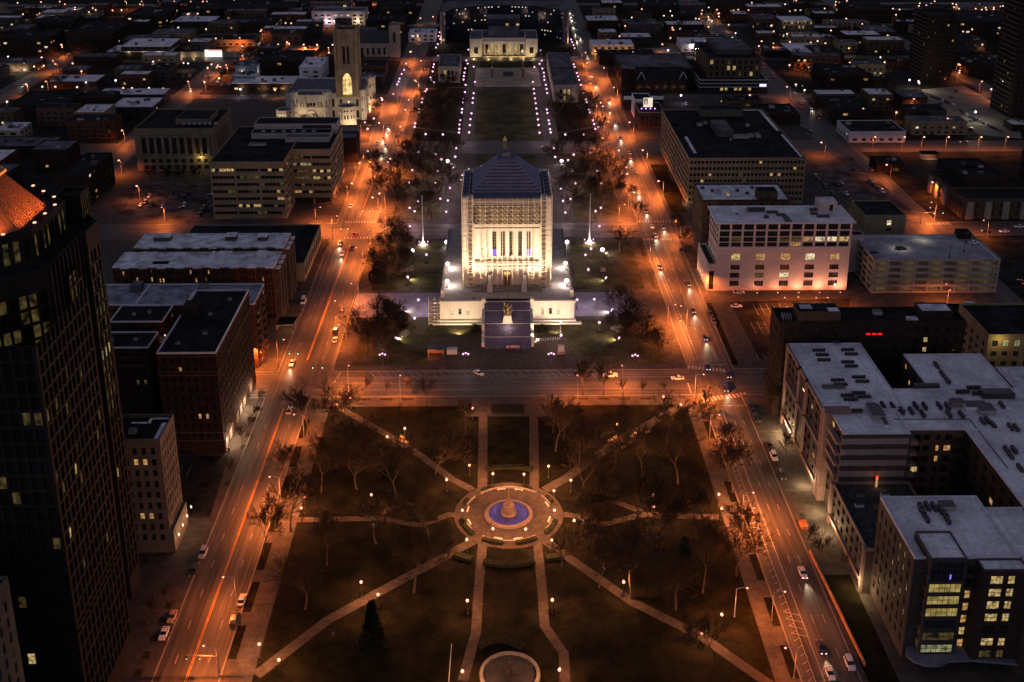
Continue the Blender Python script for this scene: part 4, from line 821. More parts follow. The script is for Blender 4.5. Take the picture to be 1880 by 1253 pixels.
# ------------------------------------------------------------------ blocks behind
t = Bld('brown_annex', 'brown brick annex with a snowy flat roof behind the white office', 'building', (112, 208))
t.rect(92, 133, 198, 222, 0, 29, brick_b, roof_s, S=spec(8, 4, 2, 7, 1, .35, 1, .01), W=spec(5, 4, 2.2, 7, 1, .4, 1, .04), parapet=.6, cop=darkp)
t.rect(118, 127, 198.5, 206, 29, 33, brick_b, roof_d, S=spec(1, 4, 1.6, 1, 29, .2, 1, 0), parapet=.3); t.rect(102, 108, 204, 213, 29, 31.4, roof_s, roof_s, S=dict(cols=lambda L: [(2.4, 3.8)], rows=[(29.5, 30.9)], lit=lambda i, j: win_y, style='plain'), parapet=0)
for k in range(7): t.unit('roof_unit', 95+k*4, 216-k % 3*4, 29, 1.6, 1.4, 1, metal_d)
t.done()
t = Bld('ochre_office', 'broad ochre office slab with continuous window bands and a huge dark roof', 'building', (130, 326))
t.rect(98.5, 161.5, 275, 378, 0, 25.4, ochre, roof_d, S=dict(cols=lambda L: reg(L, 30, .72, .5), rows=rows(.6, 7, 3.5, 1.6, 1.2), lit=lambda i, j: rnd.choice([win_y, win_o]) if (i, j) in ((18, 6), (5, 4), (23, 4), (27, 5)) else None, p=.03, lm=[win_dim, win_dim, win_y], style='plain', depth=.4), W=dict(cols=lambda L: reg(L, 12, .95, .5), rows=rows(.6, 7, 3.5, 1.6, 1.2), p=.04, lm=[win_dim], style='band', depth=.3), parapet=.7)
t.rect(120, 146, 362, 374, 25.4, 29.5, M('roof_penthouse_dark', (.10, .085, .07)), roof_d, parapet=.3); t.rect(122, 131, 318, 342, 25.4, 28.8, M('roof_penthouse_dark', (.1, .085, .07)), roof_g, parapet=.3)
for x, y, a, b in ((116, 342, 3, 2), (120, 345, 2, 2), (135, 316, 9, 4), (141, 318, 3, 3), (144, 340, 2, 2), (145, 318, 3, 5), (128, 310, 1, 1)): t.unit('roof_unit', x, y, 25.4, a, b, 1.6, metal_g)
for b in ((103, 104.6, 286, 318), (159.3, 160.6, 279, 322), (158.8, 160.6, 330, 375), (149, 160, 376, 377.2)): t.box('roof_snow', roof_w, *b, 25.4, 25.6)
rt = t.done(100)
light('POINT', rt, (97-130, 274-326, 2), 350, WARM, .3)
t = Bld('small_brick_office', 'small two-tone brick office with one bright window behind the garage', 'building', (180, 210))
x0, x1, y0, y1 = rb(1588, 1664, 398, 370, 19); t.rect(x0, x1, y0, y1, 0, 19, M('olive_stucco', (.21, .18, .11)), roof_d, S=dict(cols=lambda L: [(L*.55, L*.66)], rows=[(11.5, 13), (14.5, 17)], lit=lambda i, j: win_w if j == 1 else glass_d, style='sash'), W=None); t.done()
t = Bld('terrace_houses', 'row of two-storey bay-fronted brick terrace houses along the side street', 'building', (275, 262))
t.rect(238, 335, 250, 268, 0, 10.5, brick_b, roof_d, S=spec(22, 4.6, 2.6, 2, .6, .4, 1, .05, frame=lime_d, lm=[win_y]), W=spec(4, 4.6, 2.6, 2, .6, .4, 1, .1))
t.rect(238, 252, 268, 300, 0, 10.5, brick_b, roof_d, W=spec(7, 4.6, 2.6, 2, .6, .45, 1, .1, frame=lime_d, lm=[win_o]), S=None)
for k in range(10): t.box('bay_front', lime_d, 240+k*9.4, 243.5+k*9.4, 249, 250, 0, 9.6)
for k in range(3): t.box('bay_front', lime_d, 237, 238, 271+k*10, 275+k*10, 0, 9.6)
t.rect(300, 345, 275, 320, 0, 16, brick_d, roof_d, S=spec(8, 3.6, 1.8, 4, 1, .3, 1, .02), W=spec(6, 3.6, 1.8, 4, 1, .3, 1, .02)); t.done()
# ------------------------------------------------------------------ memorial
t = Bld('war_memorial', 'floodlit limestone memorial wrapped in scaffolding with a dark stepped pyramid roof', 'monument', (0, 165))
def mr(x0, x1, y0, y1, z0, z1, m, part, mi=0): t.box(part, m, x0, x1, y0, y1, z0, z1)
def mface(): return dict(cols=lambda L: [(11.2+k*3.62, 12.95+k*3.62) for k in range(5)], rows=[(23.0, 34.2)], lit=lambda i, j: win_dim, style='tall', depth=1.6, frame=metal_g, pri=3)
t.vol([(-17.4, 146.6), (17.4, 146.6), (17.4, 183.4), (-17.4, 183.4)], 9, 36.8, lime_m, None, [mface(), mface(), None, mface()])
for sx in (-1, 1):
    for sy in (0, 1):
        a, b = (14.2*sx, 18.4*sx) if sx > 0 else (18.4*sx, 14.2*sx); c, d = (145.7, 150.5) if sy == 0 else (179.5, 184.3)
        mr(a, b, c, d, 9, 49.6, lime_m, 'corner_pier')
mr(-18.4, 18.4, 146.1, 183.9, 19.0, 20.6, lime_m, 'base_course'); mr(-17.9, 17.9, 146.3, 183.7, 36.8, 38.2, lime_m, 'ledge')
mr(-17.4, 17.4, 149.4, 180.6, 38.2, 49, lime_m, 'wall')
for k in range(8): x = -12.6+k*3.6; t.mbof('colonnade', lime_d).lathe([(.75, 0), (.62, 7.4), (.8, 7.7)], 10, (x, 147.9-165, 38.2)); mr(16.4, 17.6, 152+k*3.6, 153.2+k*3.6, 38.2, 46, lime_d, 'colonnade')
mr(-14.2, 14.2, 146.3, 149.4, 46, 49, lime_m, 'frieze'); mr(-17.6, 17.6, 149.4, 180.6, 46, 49, lime_m, 'frieze')
mr(-18.5, 18.5, 145.9, 184.1, 49.0, 49.5, M('blue_slate', (.11, .115, .17), .7, .25, .3), 'roof')
sl_m = M('blue_slate', (.075, .08, .13))
for k in range(10):
    f = k/9; h = 14.6-(14.6-4.2)*f
    t.box('roof', sl_m, -h, h, 165-h-.6, 165+h+.6, 49.5+k*1.148, 49.5+(k+1)*1.148-.12); t.box('roof', M('slate_lip', (.26, .26, .34), .7, .2, .4), -h-.12, h+.12, 165-h-.72, 165+h+.72, 49.5+(k+1)*1.148-.12, 49.5+(k+1)*1.148)
mr(-3.9, 3.9, 161, 169, 60.98, 61.7, sl_m, 'roof'); mr(-1.8, 1.8, 163.2, 166.8, 61.7, 63.8, M('lantern_panel', (.2, .21, .27)), 'lantern'); mr(-2.1, 2.1, 162.9, 167.1, 63.8, 64.1, sl_m, 'lantern')
for x in (-15.8, 15.8): mr(x-.25, x+.25, 147, 183, 49.5, 50.6, lime_d, 'parapet_rail')
for k in range(7): mr(-18.6, -16.2, 148+k*5, 149.4+k*5, 49.5, 50.3, sl_m, 'roof_ridge'); mr(16.2, 18.6, 148+k*5, 149.4+k*5, 49.5, 50.3, sl_m, 'roof_ridge')
for k in (0, 4): mr(-6.2+k*3.62, -4.45+k*3.62, 147.6, 147.75, 23, 25.6, blue_e, 'violet_window_lamp')
mr(-1.6, 1.6, 146.35, 146.62, 9.4, 16.4, lime_d, 'door'); mr(-1.3, 1.3, 146.3, 146.36, 9.4, 15.8, bronze, 'door')
for k in range(4): mr(-15+k*.9, 15-k*.9, 141.6+k*1.1, 146, 9, 9.25+.25*k, lime_d, 'step')
for sx in (-1, 1): t.mbof('buttress_lamp', lime).frust([(sx*7.3-1.2, -25), (sx*7.3+1.2, -25), (sx*7.3+1.2, -19.5), (sx*7.3-1.2, -19.5)], 9, [(sx*7.3-.6, -21), (sx*7.3+.6, -21), (sx*7.3+.6, -19.5), (sx*7.3-.6, -19.5)], 15.5)
# scaffolding in front of the south and side faces
scm = M('scaffold_tube', (.72, .60, .40), .5, .15, 1.0)
sc_ = t.mbof('scaffolding', scm); brd = t.mbof('scaffold_deck', M('scaffold_board', (.20, .14, .08)))
yF, yB = 144.0-165, 145.3-165
xs = [-13.6, -11.2, -8.9, -6.2, -4.0, -1.9, .2, 2.3, 4.6, 6.8, 9.0, 11.4, 13.6]
for y in (yF, yB):
    for x in xs: sc_.tube((x, y, 9 if abs(x) > 5 else 9), (x, y, 49.5 if abs(x) < 12 else 37), .115, n=4)
for z in (19.2, 21.0, 36.5, 38.4, 40.4, 42.4, 44.4, 46.4, 48.2):
    for y in (yF, yB): sc_.tube((-13.6, y, z), (13.6, y, z), .105, n=4)
for z in (19.2, 36.5, 38.4, 42.4, 46.4): brd.box(-13.8, 13.8, yF+.05, yB-.05, z-.1, z)
for sx in (-1, 1):
    X = sx*14.2; 
    for y in (yF-.2, yB): sc_.tube((X, y, 9), (X, y, 51), .105, n=4); sc_.tube((X+sx*2.2, y, 9), (X+sx*2.2, y, 51), .105, n=4); sc_.tube((X+sx*4.6, y, 9), (X+sx*4.6, y, 51), .105, n=4)
    for k in range(20): z = 11+k*2; sc_.tube((X, yF-.2, z), (X+sx*4.6, yF-.2, z), .095, n=4); brd.box(min(X+sx*.4, X+sx*2), max(X+sx*.4, X+sx*2), yF, yB, z-.08, z)
    for k in range(9): sc_.tube((X+sx*4.6, 148-165+k*4, 9), (X+sx*4.6, 148-165+k*4, 51), .105, n=4)
    for k in range(10): sc_.tube((X+sx*4.6, 146-165, 11+k*4), (X+sx*4.6, 182-165, 11+k*4), .105, n=4)
for k in range(len(xs)-1):
    for z in (38.4, 40.4, 42.4, 44.4): sc_.tube((xs[k], yF, z), (xs[k+1], yF, z+2) if k % 2 else (xs[k+1], yF, z), .1, n=3); sc_.tube((xs[k+1], yF, z), (xs[k], yF, z+2), .1, n=3)
z = 9
while z < 36: sc_.tube((-11.2, yF-.1, z), (-8.9, yF-.1, z+1.4), .095, n=4); sc_.tube((-8.9, yF-.1, z+1.4), (-11.2, yF-.1, z+2.8), .095, n=4); z += 2.8
z = 9
while z < 20: sc_.tube((9, yF-.1, z), (11.4, yF-.1, z), .105, n=4); z += 1.3
netm = M('debris_net', (.20, .14, .085), .95, .45, .6)
net = t.mbof('debris_net', netm); nz = [(-9.4, 38.5), (-9.4, 39.6), (-6, 44.2), (6, 44.2), (9.4, 39.6), (9.4, 38.5)]
for i in range(len(nz)): pass
net.add([(x, yB+.12, z) for x, z in nz]+[(x, yB+.17, z) for x, z in nz], [(0, 1, 2, 3, 4, 5), (11, 10, 9, 8, 7, 6)])
rt = t.done(100)
# podium, terrace, stairs (same structure on the ground)
t = Bld('memorial_terrace', 'broad limestone terrace with two windowed wings flanking a wide violet stairway', 'terrace', (0, 150))
wsp = dict(cols=lambda L: [(L*.24, L*.31), (L*.42, L*.49), (L*.60, L*.67)], rows=[(3.4, 6.2)], lit=lambda i, j: win_w if i != 1 else glass_d, style='sash', depth=.5, frame=lime, pri=2)
for x0, x1 in ((-28, -9.6), (9.6, 27.8)): t.rect(x0, x1, 131, 142, 0, 8.6, lime_m, None, S=wsp)
t.box('terrace_deck', M('terrace_stone', (.30, .27, .25), .8, .2, .3), -28, 27.8, 142, 215, 0, 8.9); t.box('terrace_deck', M('terrace_stone', (.30, .27, .25)), -28, 27.8, 131.6, 142, 8.6, 8.9)
for x0, x1 in ((-28.5, -9.6), (9.6, 28.3)): t.box('cornice', lime_m, x0, x1, 130.5, 131.8, 8.6, 9.6); t.box('plinth', lime_m, x0-.8, x1+.2, 129.4, 131, 0, 1.4); t.box('plinth', lime_m, x0-2.4 if x0 < 0 else x0, x1 if x0 < 0 else x1+2.4, 127.8, 129.4, 0, .8)
for x in (-10.6, 9.4): t.box('urn_base', lime_m, x, x+1.6, 130.2, 132.6, 8.9, 10.6)
for x in (-27.6, 26.2): t.box('corner_urn', lime_m, x, x+1.4, 134, 135.6, 8.9, 13)
for b in ((-28, -27.2, 132, 215), (27, 27.8, 132, 215)): t.box('terrace_parapet', lime_d, *b, 8.9, 9.6)
stm = M('violet_stairs', (.13, .115, .19), .7, .18, .4)
n = 30
for k in range(n):
    y0 = 106.5+k*.9; z = 8.9*(k+1)/n
    t.box('stairs', stm, -9.2, 9.2, y0, 134.4, max(0, z-.35), z)
for k in (7, 15, 23): z = 8.9*k/n; t.box('stair_line', cap_w, -9.2, 9.2, 106.5+k*.9-.2, 106.5+k*.9-.02, z-.1, z+.2)
for x in (-10.4, 9.3): t.box('cheek_wall', lime_m, x, x+1.1, 108, 113, 0, 2.0); t.box('cheek_wall', lime_m, x, x+1.1, 116, 130, 0, 6.4); t.box('cheek_wall', lime_m, x, x+1.1, 113, 116, 0, 3.4)
rt = t.done()
o = empty('bronze_statue', (0, 121.5, 4.9), 'gilded bronze figure with raised arms on a pale pedestal amid the violet stairway', 'statue')
mb = MB(); mb.prism([(-2.1, -1.6), (2.1, -1.6), (2.1, 1.6), (-2.1, 1.6)], -1.6, 0); mb.frust([(-1.8, -1.3), (1.8, -1.3), (1.8, 1.3), (-1.8, 1.3)], 0, [(-1.3, -1), (1.3, -1), (1.3, 1), (-1.3, 1)], 2.6); mb.build('pedestal', lime_m, o)
sk = [((0, 0, 2.6), (.15, 0, 4.2), .5, .42), ((.15, 0, 4.2), (0, 0, 5.8), .5, .62), ((0, 0, 5.8), (0, 0, 6.2), .3, .2), ((0, 0, 5.6), (-1.1, .1, 6.2), .26, .2), ((-1.1, .1, 6.2), (-1.3, 0, 7.9), .2, .12), ((0, 0, 5.6), (1.0, 0, 5.2), .26, .2), ((1, 0, 5.2), (1.5, 0, 6.6), .2, .12), ((.5, 0, 2.6), (.4, .2, 4.2), .4, .45), ((-.9, .3, 3.2), (-1.6, .4, 5.4), .3, .15), ((1.2, .3, 3.0), (1.8, .3, 5.0), .3, .15)]
mb = MB()
for a, b, r0, r1 in sk: mb.tube(a, b, r0, r1, 8, cap=True)
mb.ball((0, 0, 6.55), .36); mb.build('figure', M('pale_bronze', (.42, .31, .13), .5, .25, 1.5, coord='obj', metal=.3), o, True); o.scale = (1.1, 1.1, 1.1); light('POINT', o, (0, -4.5, .8), 700, (1, .76, .5), .3)
# ------------------------------------------------------------------ obelisk
ox, oy = G(927, 250, 30.5)
o = empty('obelisk', (ox, oy, 0), 'dark granite obelisk with a gilded tip behind the memorial roof', 'obelisk')
mb = MB(); sq = lambda r: [(-r, -r), (r, -r), (r, r), (-r, r)]; mb.frust(sq(3), 0, sq(2.6), 1.2); mb.frust(sq(1.5), 1.2, sq(1.1), 28); mb.build('shaft', M('black_granite', (.16, .12, .08)), o)
mb = MB(); mb.frust(sq(1.1), 28, sq(.02), 30.8); mb.build('gilded_tip', gold, o)
light('SPOT', o, (0, -6, .6), 4000, WARM, .2, aim((0, -6, .6), (0, 0, 26)), math.radians(70))
# ------------------------------------------------------------------ library, glass annex and pavilions
t = Bld('glass_annex', 'broad dark curved glass building with scattered yellow lights behind the library', 'building', (3, 745))
gp = [(-56, 716), (-52, 716)]+[(x, 733+22*(1-((x-2)/48)**2)) for x in (-46, -30, -14, 2, 18, 34, 50)]+[(56, 716), (61, 716), (61, 778), (-56, 778)]
gl = dict(cols=lambda L: reg(L, max(1, int(L/3.2)), .4, .1), rows=rows(1, 7, 4, 1.1, 2.2), lit=lambda i, j: win_w if rnd.random() < (.36 if j == 6 else .13) else glass_b, style='plain', depth=.2)
t.vol(gp, 0, 29.5, glass_b, roof_g, [None, None]+[gl]*7+[None, gl, None, gl], parapet=.5, cop=roof_g)
t.box('corner_fin', lime_d, -56.6, -55.4, 715, 716, 0, 30); t.box('corner_fin', lime_d, 60.4, 61.6, 715, 716, 0, 30)
rt = t.done(100); light('POINT', rt, (-57, 713-745, 3), 900, WARM, .4); light('POINT', rt, (59, 713-745, 3), 900, WARM, .4)
t = Bld('classical_library', 'floodlit neoclassical limestone library with a columned front and blue-grey roof', 'library', (1.5, 680))
t.rect(-17.5, 20.5, 662, 700, 0, 15, lime, roof_g, S=dict(cols=lambda L: [(3.2+k*5.4, 5.2+k*5.4) for k in range(7)] if False else [(2.9+k*5.05, 5.6+k*5.05) for k in range(7)], rows=[(2.4, 10.4)], lit=lambda i, j: win_y if i in (1, 2, 4, 5) else glass_d, style='tall', depth=1.2, frame=bronze), parapet=1)
for k in range(8): x = -15.6+k*5.05; t.mbof('column', lime).lathe([(.75, 0), (.6, 9.5), (.85, 10)], 10, (x-1.5, 660.6-680, 1.2))
t.box('entablature', lime, -17.4, 20.4, 659.6, 662, 11.2, 13.4); t.box('steps', lime_d, -17, 20, 655, 662, 0, 1.2)
for x0, x1 in ((-28, -17.5), (20.5, 31)): t.rect(x0, x1, 657, 700, 0, 15, lime, roof_g, S=dict(cols=lambda L: [(L*.32, L*.68)], rows=[(3, 8.6)], lit=lambda i, j: glass_d, style='tall', depth=.6), parapet=1)
t.rect(-12, 15, 672, 694, 15, 20.5, roof_g, roof_g, parapet=.3); t.rect(-13, 16, 694, 716, 14, 27, glass_b, roof_g, S=dict(cols=lambda L: reg(L, 9, .85, .2), rows=rows(20, 2, 3.2, 2.4, .4), lit=lambda i, j: win_y if rnd.random() < .35 else glass_b, style='plain'), parapet=.2)
rt = t.done()
for x in (-24, -12, -2, 8, 18, 27): light('POINT', rt, (x-1.5, 651.5-680, 1.5), 1500, (1, .70, .30), .4)
for i, (x0, x1, y0, y1, lab) in enumerate(((-50.5, -34, 560, 606, 'classical stone pavilion with a pale green-grey roof on the avenue side of the near mall end'), (37, 55, 496, 611, 'longer classical stone pavilion with a blue-grey gabled roof beside the far avenue'))):
    if i == 0: lab = 'shorter classical stone pavilion with a flat grey-green roof beside the cenotaph'
    t = Bld('mall_pavilion', lab, 'building', ((x0+x1)/2, (y0+y1)/2), 'stone pavilions flanking the mall')
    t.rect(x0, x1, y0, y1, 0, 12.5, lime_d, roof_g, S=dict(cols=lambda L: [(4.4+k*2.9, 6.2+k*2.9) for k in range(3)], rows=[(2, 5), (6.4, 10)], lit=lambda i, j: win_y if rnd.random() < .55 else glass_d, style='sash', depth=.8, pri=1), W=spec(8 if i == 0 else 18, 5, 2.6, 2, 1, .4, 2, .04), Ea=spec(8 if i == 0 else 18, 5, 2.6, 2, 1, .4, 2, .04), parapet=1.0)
    mb = t.mbof('roof', roof_g); a, b, c, d = x0-t.c[0]+1, x1-t.c[0]-1, y0-t.c[1]+2, y1-t.c[1]-2
    if i: 
        for (p, q) in ((c, c+52), (c+58, d)): mb.add([(a, p, 12.9), (b, p, 12.9), (b, q, 12.9), (a, q, 12.9), (0, p+7, 15.4), (0, q-7, 15.4)], [(0, 1, 4), (1, 2, 5, 4), (2, 3, 5), (3, 0, 4, 5)])
    else: mb.box(a+2, b-2, c+3, d-3, 12.5, 13.6)
    t.box('cornice', lime_d, x0-.5, x1+.5, y0-.5, y1+.5, 11.2, 12.0); t.done()
t = Bld('cenotaph', 'pale stepped cenotaph terrace with a dark tomb between four columns', 'monument', (4, 580))
for k in range(3): t.box('terrace_step', lime_d, -22+k*4, 30-k*4, 548+k*5, 612-k*2, .1, .5+.45*k)
t.box('tomb', M('black_marble', (.05, .045, .045)), .5, 8.5, 578, 584, 1.4, 3.6)
for x in (-8.5, 16.5):
    for y in (572, 594): t.mbof('column', M('dark_column', (.13, .07, .05))).lathe([(1.1, 0), (.9, .4), (.7, 6.4), (1.0, 7)], 10, (x-4, y-580, 1.4)); t.mbof('gilded_eagle', gold).ball((x-4, y-580, 9.1), .7)
t.box('wall', lime_d, -13, 21, 546, 547, 0, 1.6)
t.done()
# ================================================================== the city beyond
t = Bld('tiered_office', 'stepped dark office with pale ledge lines and many small lit windows beyond the ochre slab', 'building', (176, 565))
a0 = G(1285, 148, 10); x0, x1, y0, y1 = a0[0], G(1410, 148, 10)[0], a0[1], 600
t.rect(x0, x1, y0, y1, 0, 10, darkp, roof_d, S=spec(14, 4, 2.2, 1, 1, .6, 1, .4, 'plain', lm=[win_y]), W=spec(10, 4, 2, 2, 1, .5, 1, .1, 'plain'), cop=cap_w, parapet=.4)
for z in (4.6, 7.4): t.box('ledge_line', cap_w, x0-.3, x1+.3, y0-.3, y0, z, z+.35); t.box('ledge_line', cap_w, x0-.3, x0, y0, y1, z, z+.35)
t.rect(x0+7, x1-4, y0+8, y1-6, 10, 25, brick_b, roof_d, S=spec(9, 4.6, 3.2, 3, 10.5, .5, .6, .3, 'tall', lm=[win_o, win_y, win_dim]), W=spec(6, 4.6, 3, 3, 10.5, .4, 1, .1), parapet=.4)
t.rect(x0+16, x1-8, y0+22, y1-8, 25, 29, greyp, roof_g, parapet=.3)
t.box('lit_sign', E('blue_white_sign', (.55, .55, 1.0), 2.5), x1-6, x1-1, y0-.4, y0-.3, 5.2, 7.0); t.done()
t = Bld('gabled_hall', 'dark brick hall with pale gable edges and a row of wall lights', 'building', (112, 560))
t.rect(92, 148, 545, 600, 0, 14, brick_d, roof_g, S=spec(8, 6, 3, 2, 0, .3, 3, .02), W=spec(6, 6, 3, 2, 0, .35, 2, .0, frame=brick_r), parapet=.6)
t.rect(102, 140, 528, 545, 0, 10, brick_d, None, S=spec(7, 4.5, 2.4, 2, .3, .35, 1, .05))
mb = t.mbof('roof', roof_d); mb.add([(-10, -32, 10), (28, -32, 10), (28, -15, 10), (-10, -15, 10), (-10, -15, 16), (28, -15, 16)], [(0, 1, 5, 4), (1, 2, 5), (3, 0, 4)])
mb = t.mbof('gable_trim', cap_w)
for x in (-9.8, 22): mb.tube((x, -32, 10.1), (x+3, -31.5, 15.5), .25, n=4); mb.tube((x+3, -31.5, 15.5), (x+6, -32, 10.1), .25, n=4)
rt = t.done()
for k in range(4): light('POINT', rt, (-10+k*11, -14, 15.5), 500, (1, .7, .35), .2)
for k in range(6): light('POINT', rt, (-8+k*6.5, -33, 4), 90, (1, .6, .3), .2)
light('POINT', rt, (-22, -6, 3), 1600, AMB, .3)
t = Bld('sign_shop', 'low shop with a pale sign board along its roof edge on the far avenue', 'building', (104, 492))
x0, x1, y0, y1 = rb(1146, 1218, 182, 168, 8); t.rect(x0, x1, y0, y0+24, 0, 8, brick_d, roof_d, S=spec(6, 3.6, 2, 2, .4, .35, 1, .03), W=spec(4, 4, 2, 2, .4, .35, 1, .0)); t.box('sign_board', roof_w, x0-.3, x1+.3, y0-.5, y0-.2, 7.6, 10.2)
fc = bpy.data.curves.new('sign_lettering', 'FONT'); fc.body = 'Apakuusas  nc.'; fc.size = 2.0; fc.extrude = .05; fc.align_x = 'CENTER'
rt = t.done()
tmp = bpy.data.objects.new('sign_lettering', fc); fc.materials.append(M('dark_letters', (.02, .02, .03))); fc.shear = .25
col.objects.link(tmp); bpy.context.view_layer.update()
me = bpy.data.meshes.new_from_object(tmp.evaluated_get(bpy.context.evaluated_depsgraph_get())); bpy.data.objects.remove(tmp)
lo = place(me, 'sign_lettering', rt, ((x0+x1)/2-104, y0-.6-492, 8.2)); lo.rotation_euler = (PI/2, 0, 0)
light('POINT', rt, ((x0+x1)/2-104, y0-492-4, 12), 500, (.8, .85, 1), .4)
t = Bld('billboard_building', 'dark corner building carrying a floodlit white poster board with violet lamps', 'building', (100, 440))
t.rect(91, 108, 425, 452, 0, 11, brick_r, roof_d, W=spec(7, 5, 2.6, 2, .6, .45, 1, .1), S=spec(5, 5, 2.4, 2, .6, .4, 1, .05), cop=lime_d); t.rect(91, 103, 452, 470, 0, 13, whitew, roof_d, cop=cap_w); t.done()
o = empty('billboard', (98, 436, 11), 'floodlit white poster board standing on a dark roof by the avenue', 'billboard')
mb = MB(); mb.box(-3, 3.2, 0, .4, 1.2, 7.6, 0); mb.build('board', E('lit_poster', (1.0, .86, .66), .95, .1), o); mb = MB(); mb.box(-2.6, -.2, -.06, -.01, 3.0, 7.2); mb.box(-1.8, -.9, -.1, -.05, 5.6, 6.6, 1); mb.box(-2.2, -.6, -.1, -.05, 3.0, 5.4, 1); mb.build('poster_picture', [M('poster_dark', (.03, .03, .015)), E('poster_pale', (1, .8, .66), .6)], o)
mb = MB()
for x in (-3.5, 0, 3.5): mb.tube((x, .6, 0), (x, .6, 8), .15)
mb.build('frame', metal_d, o)
for k in range(4): m2 = MB(); m2.ball((0, 0, 0), .45); m2.build('violet_lamp', E('violet_lamp', (.55, .2, 1.0), 4), o, loc=(-4.5+k*3, -2.4, .8))
# towers at the far edge
def slab_tower(name, label, x0, x1, y0, y1, h, fl, bays=9):
    t = Bld(name, label, 'tower', ((x0+x1)/2, (y0+y1)/2)); fh = h/fl
    t.rect(x0, x1, y0, y1, 0, h, brick_d, roof_d, S=dict(cols=lambda L: reg(L, bays, .6, 1), rows=rows(0, fl, fh, fh*.5, fh*.3), p=.03, lm=[win_o, win_dim], style='plain'), W=dict(cols=lambda L: reg(L, bays+3, .6, 1), rows=rows(0, fl, fh, fh*.5, fh*.3), p=.03, lm=[win_o, win_dim], style='plain'))
    for k in range(fl): t.box('balcony', greyp, x0-1.2, x0, y0+2, y1-2, k*fh, k*fh+.9)
    t.done(90)
slab_tower('apartment_tower', 'dark balconied apartment tower behind the floodlit parking lot', 332, 356, 562, 590, 52, 17)
slab_tower('apartment_tower', 'dark balconied apartment tower cut by the frame edge', 352, 385, 448, 480, 96, 28)
t = Bld('lit_stair_building', 'white-roofed mid-rise with four lamplit stair towers far beyond the avenues', 'building', (290, 720))
x0, x1, y0, y1 = rb(1435, 1495, 40, 22, 16); t.rect(x0, x1, y0, y0+30, 0, 16, greyp, roof_w, S=spec(8, 4, 2.2, 4, .5, .4, 1, .25, lm=[win_w, win_y]), W=spec(6, 4, 2.2, 4, .5, .4, 1, .1))
rt = t.done()
for k in range(4): light('POINT', rt, (x0+4+k*6-290, y0-2-720, 17), 700, (1, .8, .45), .3)
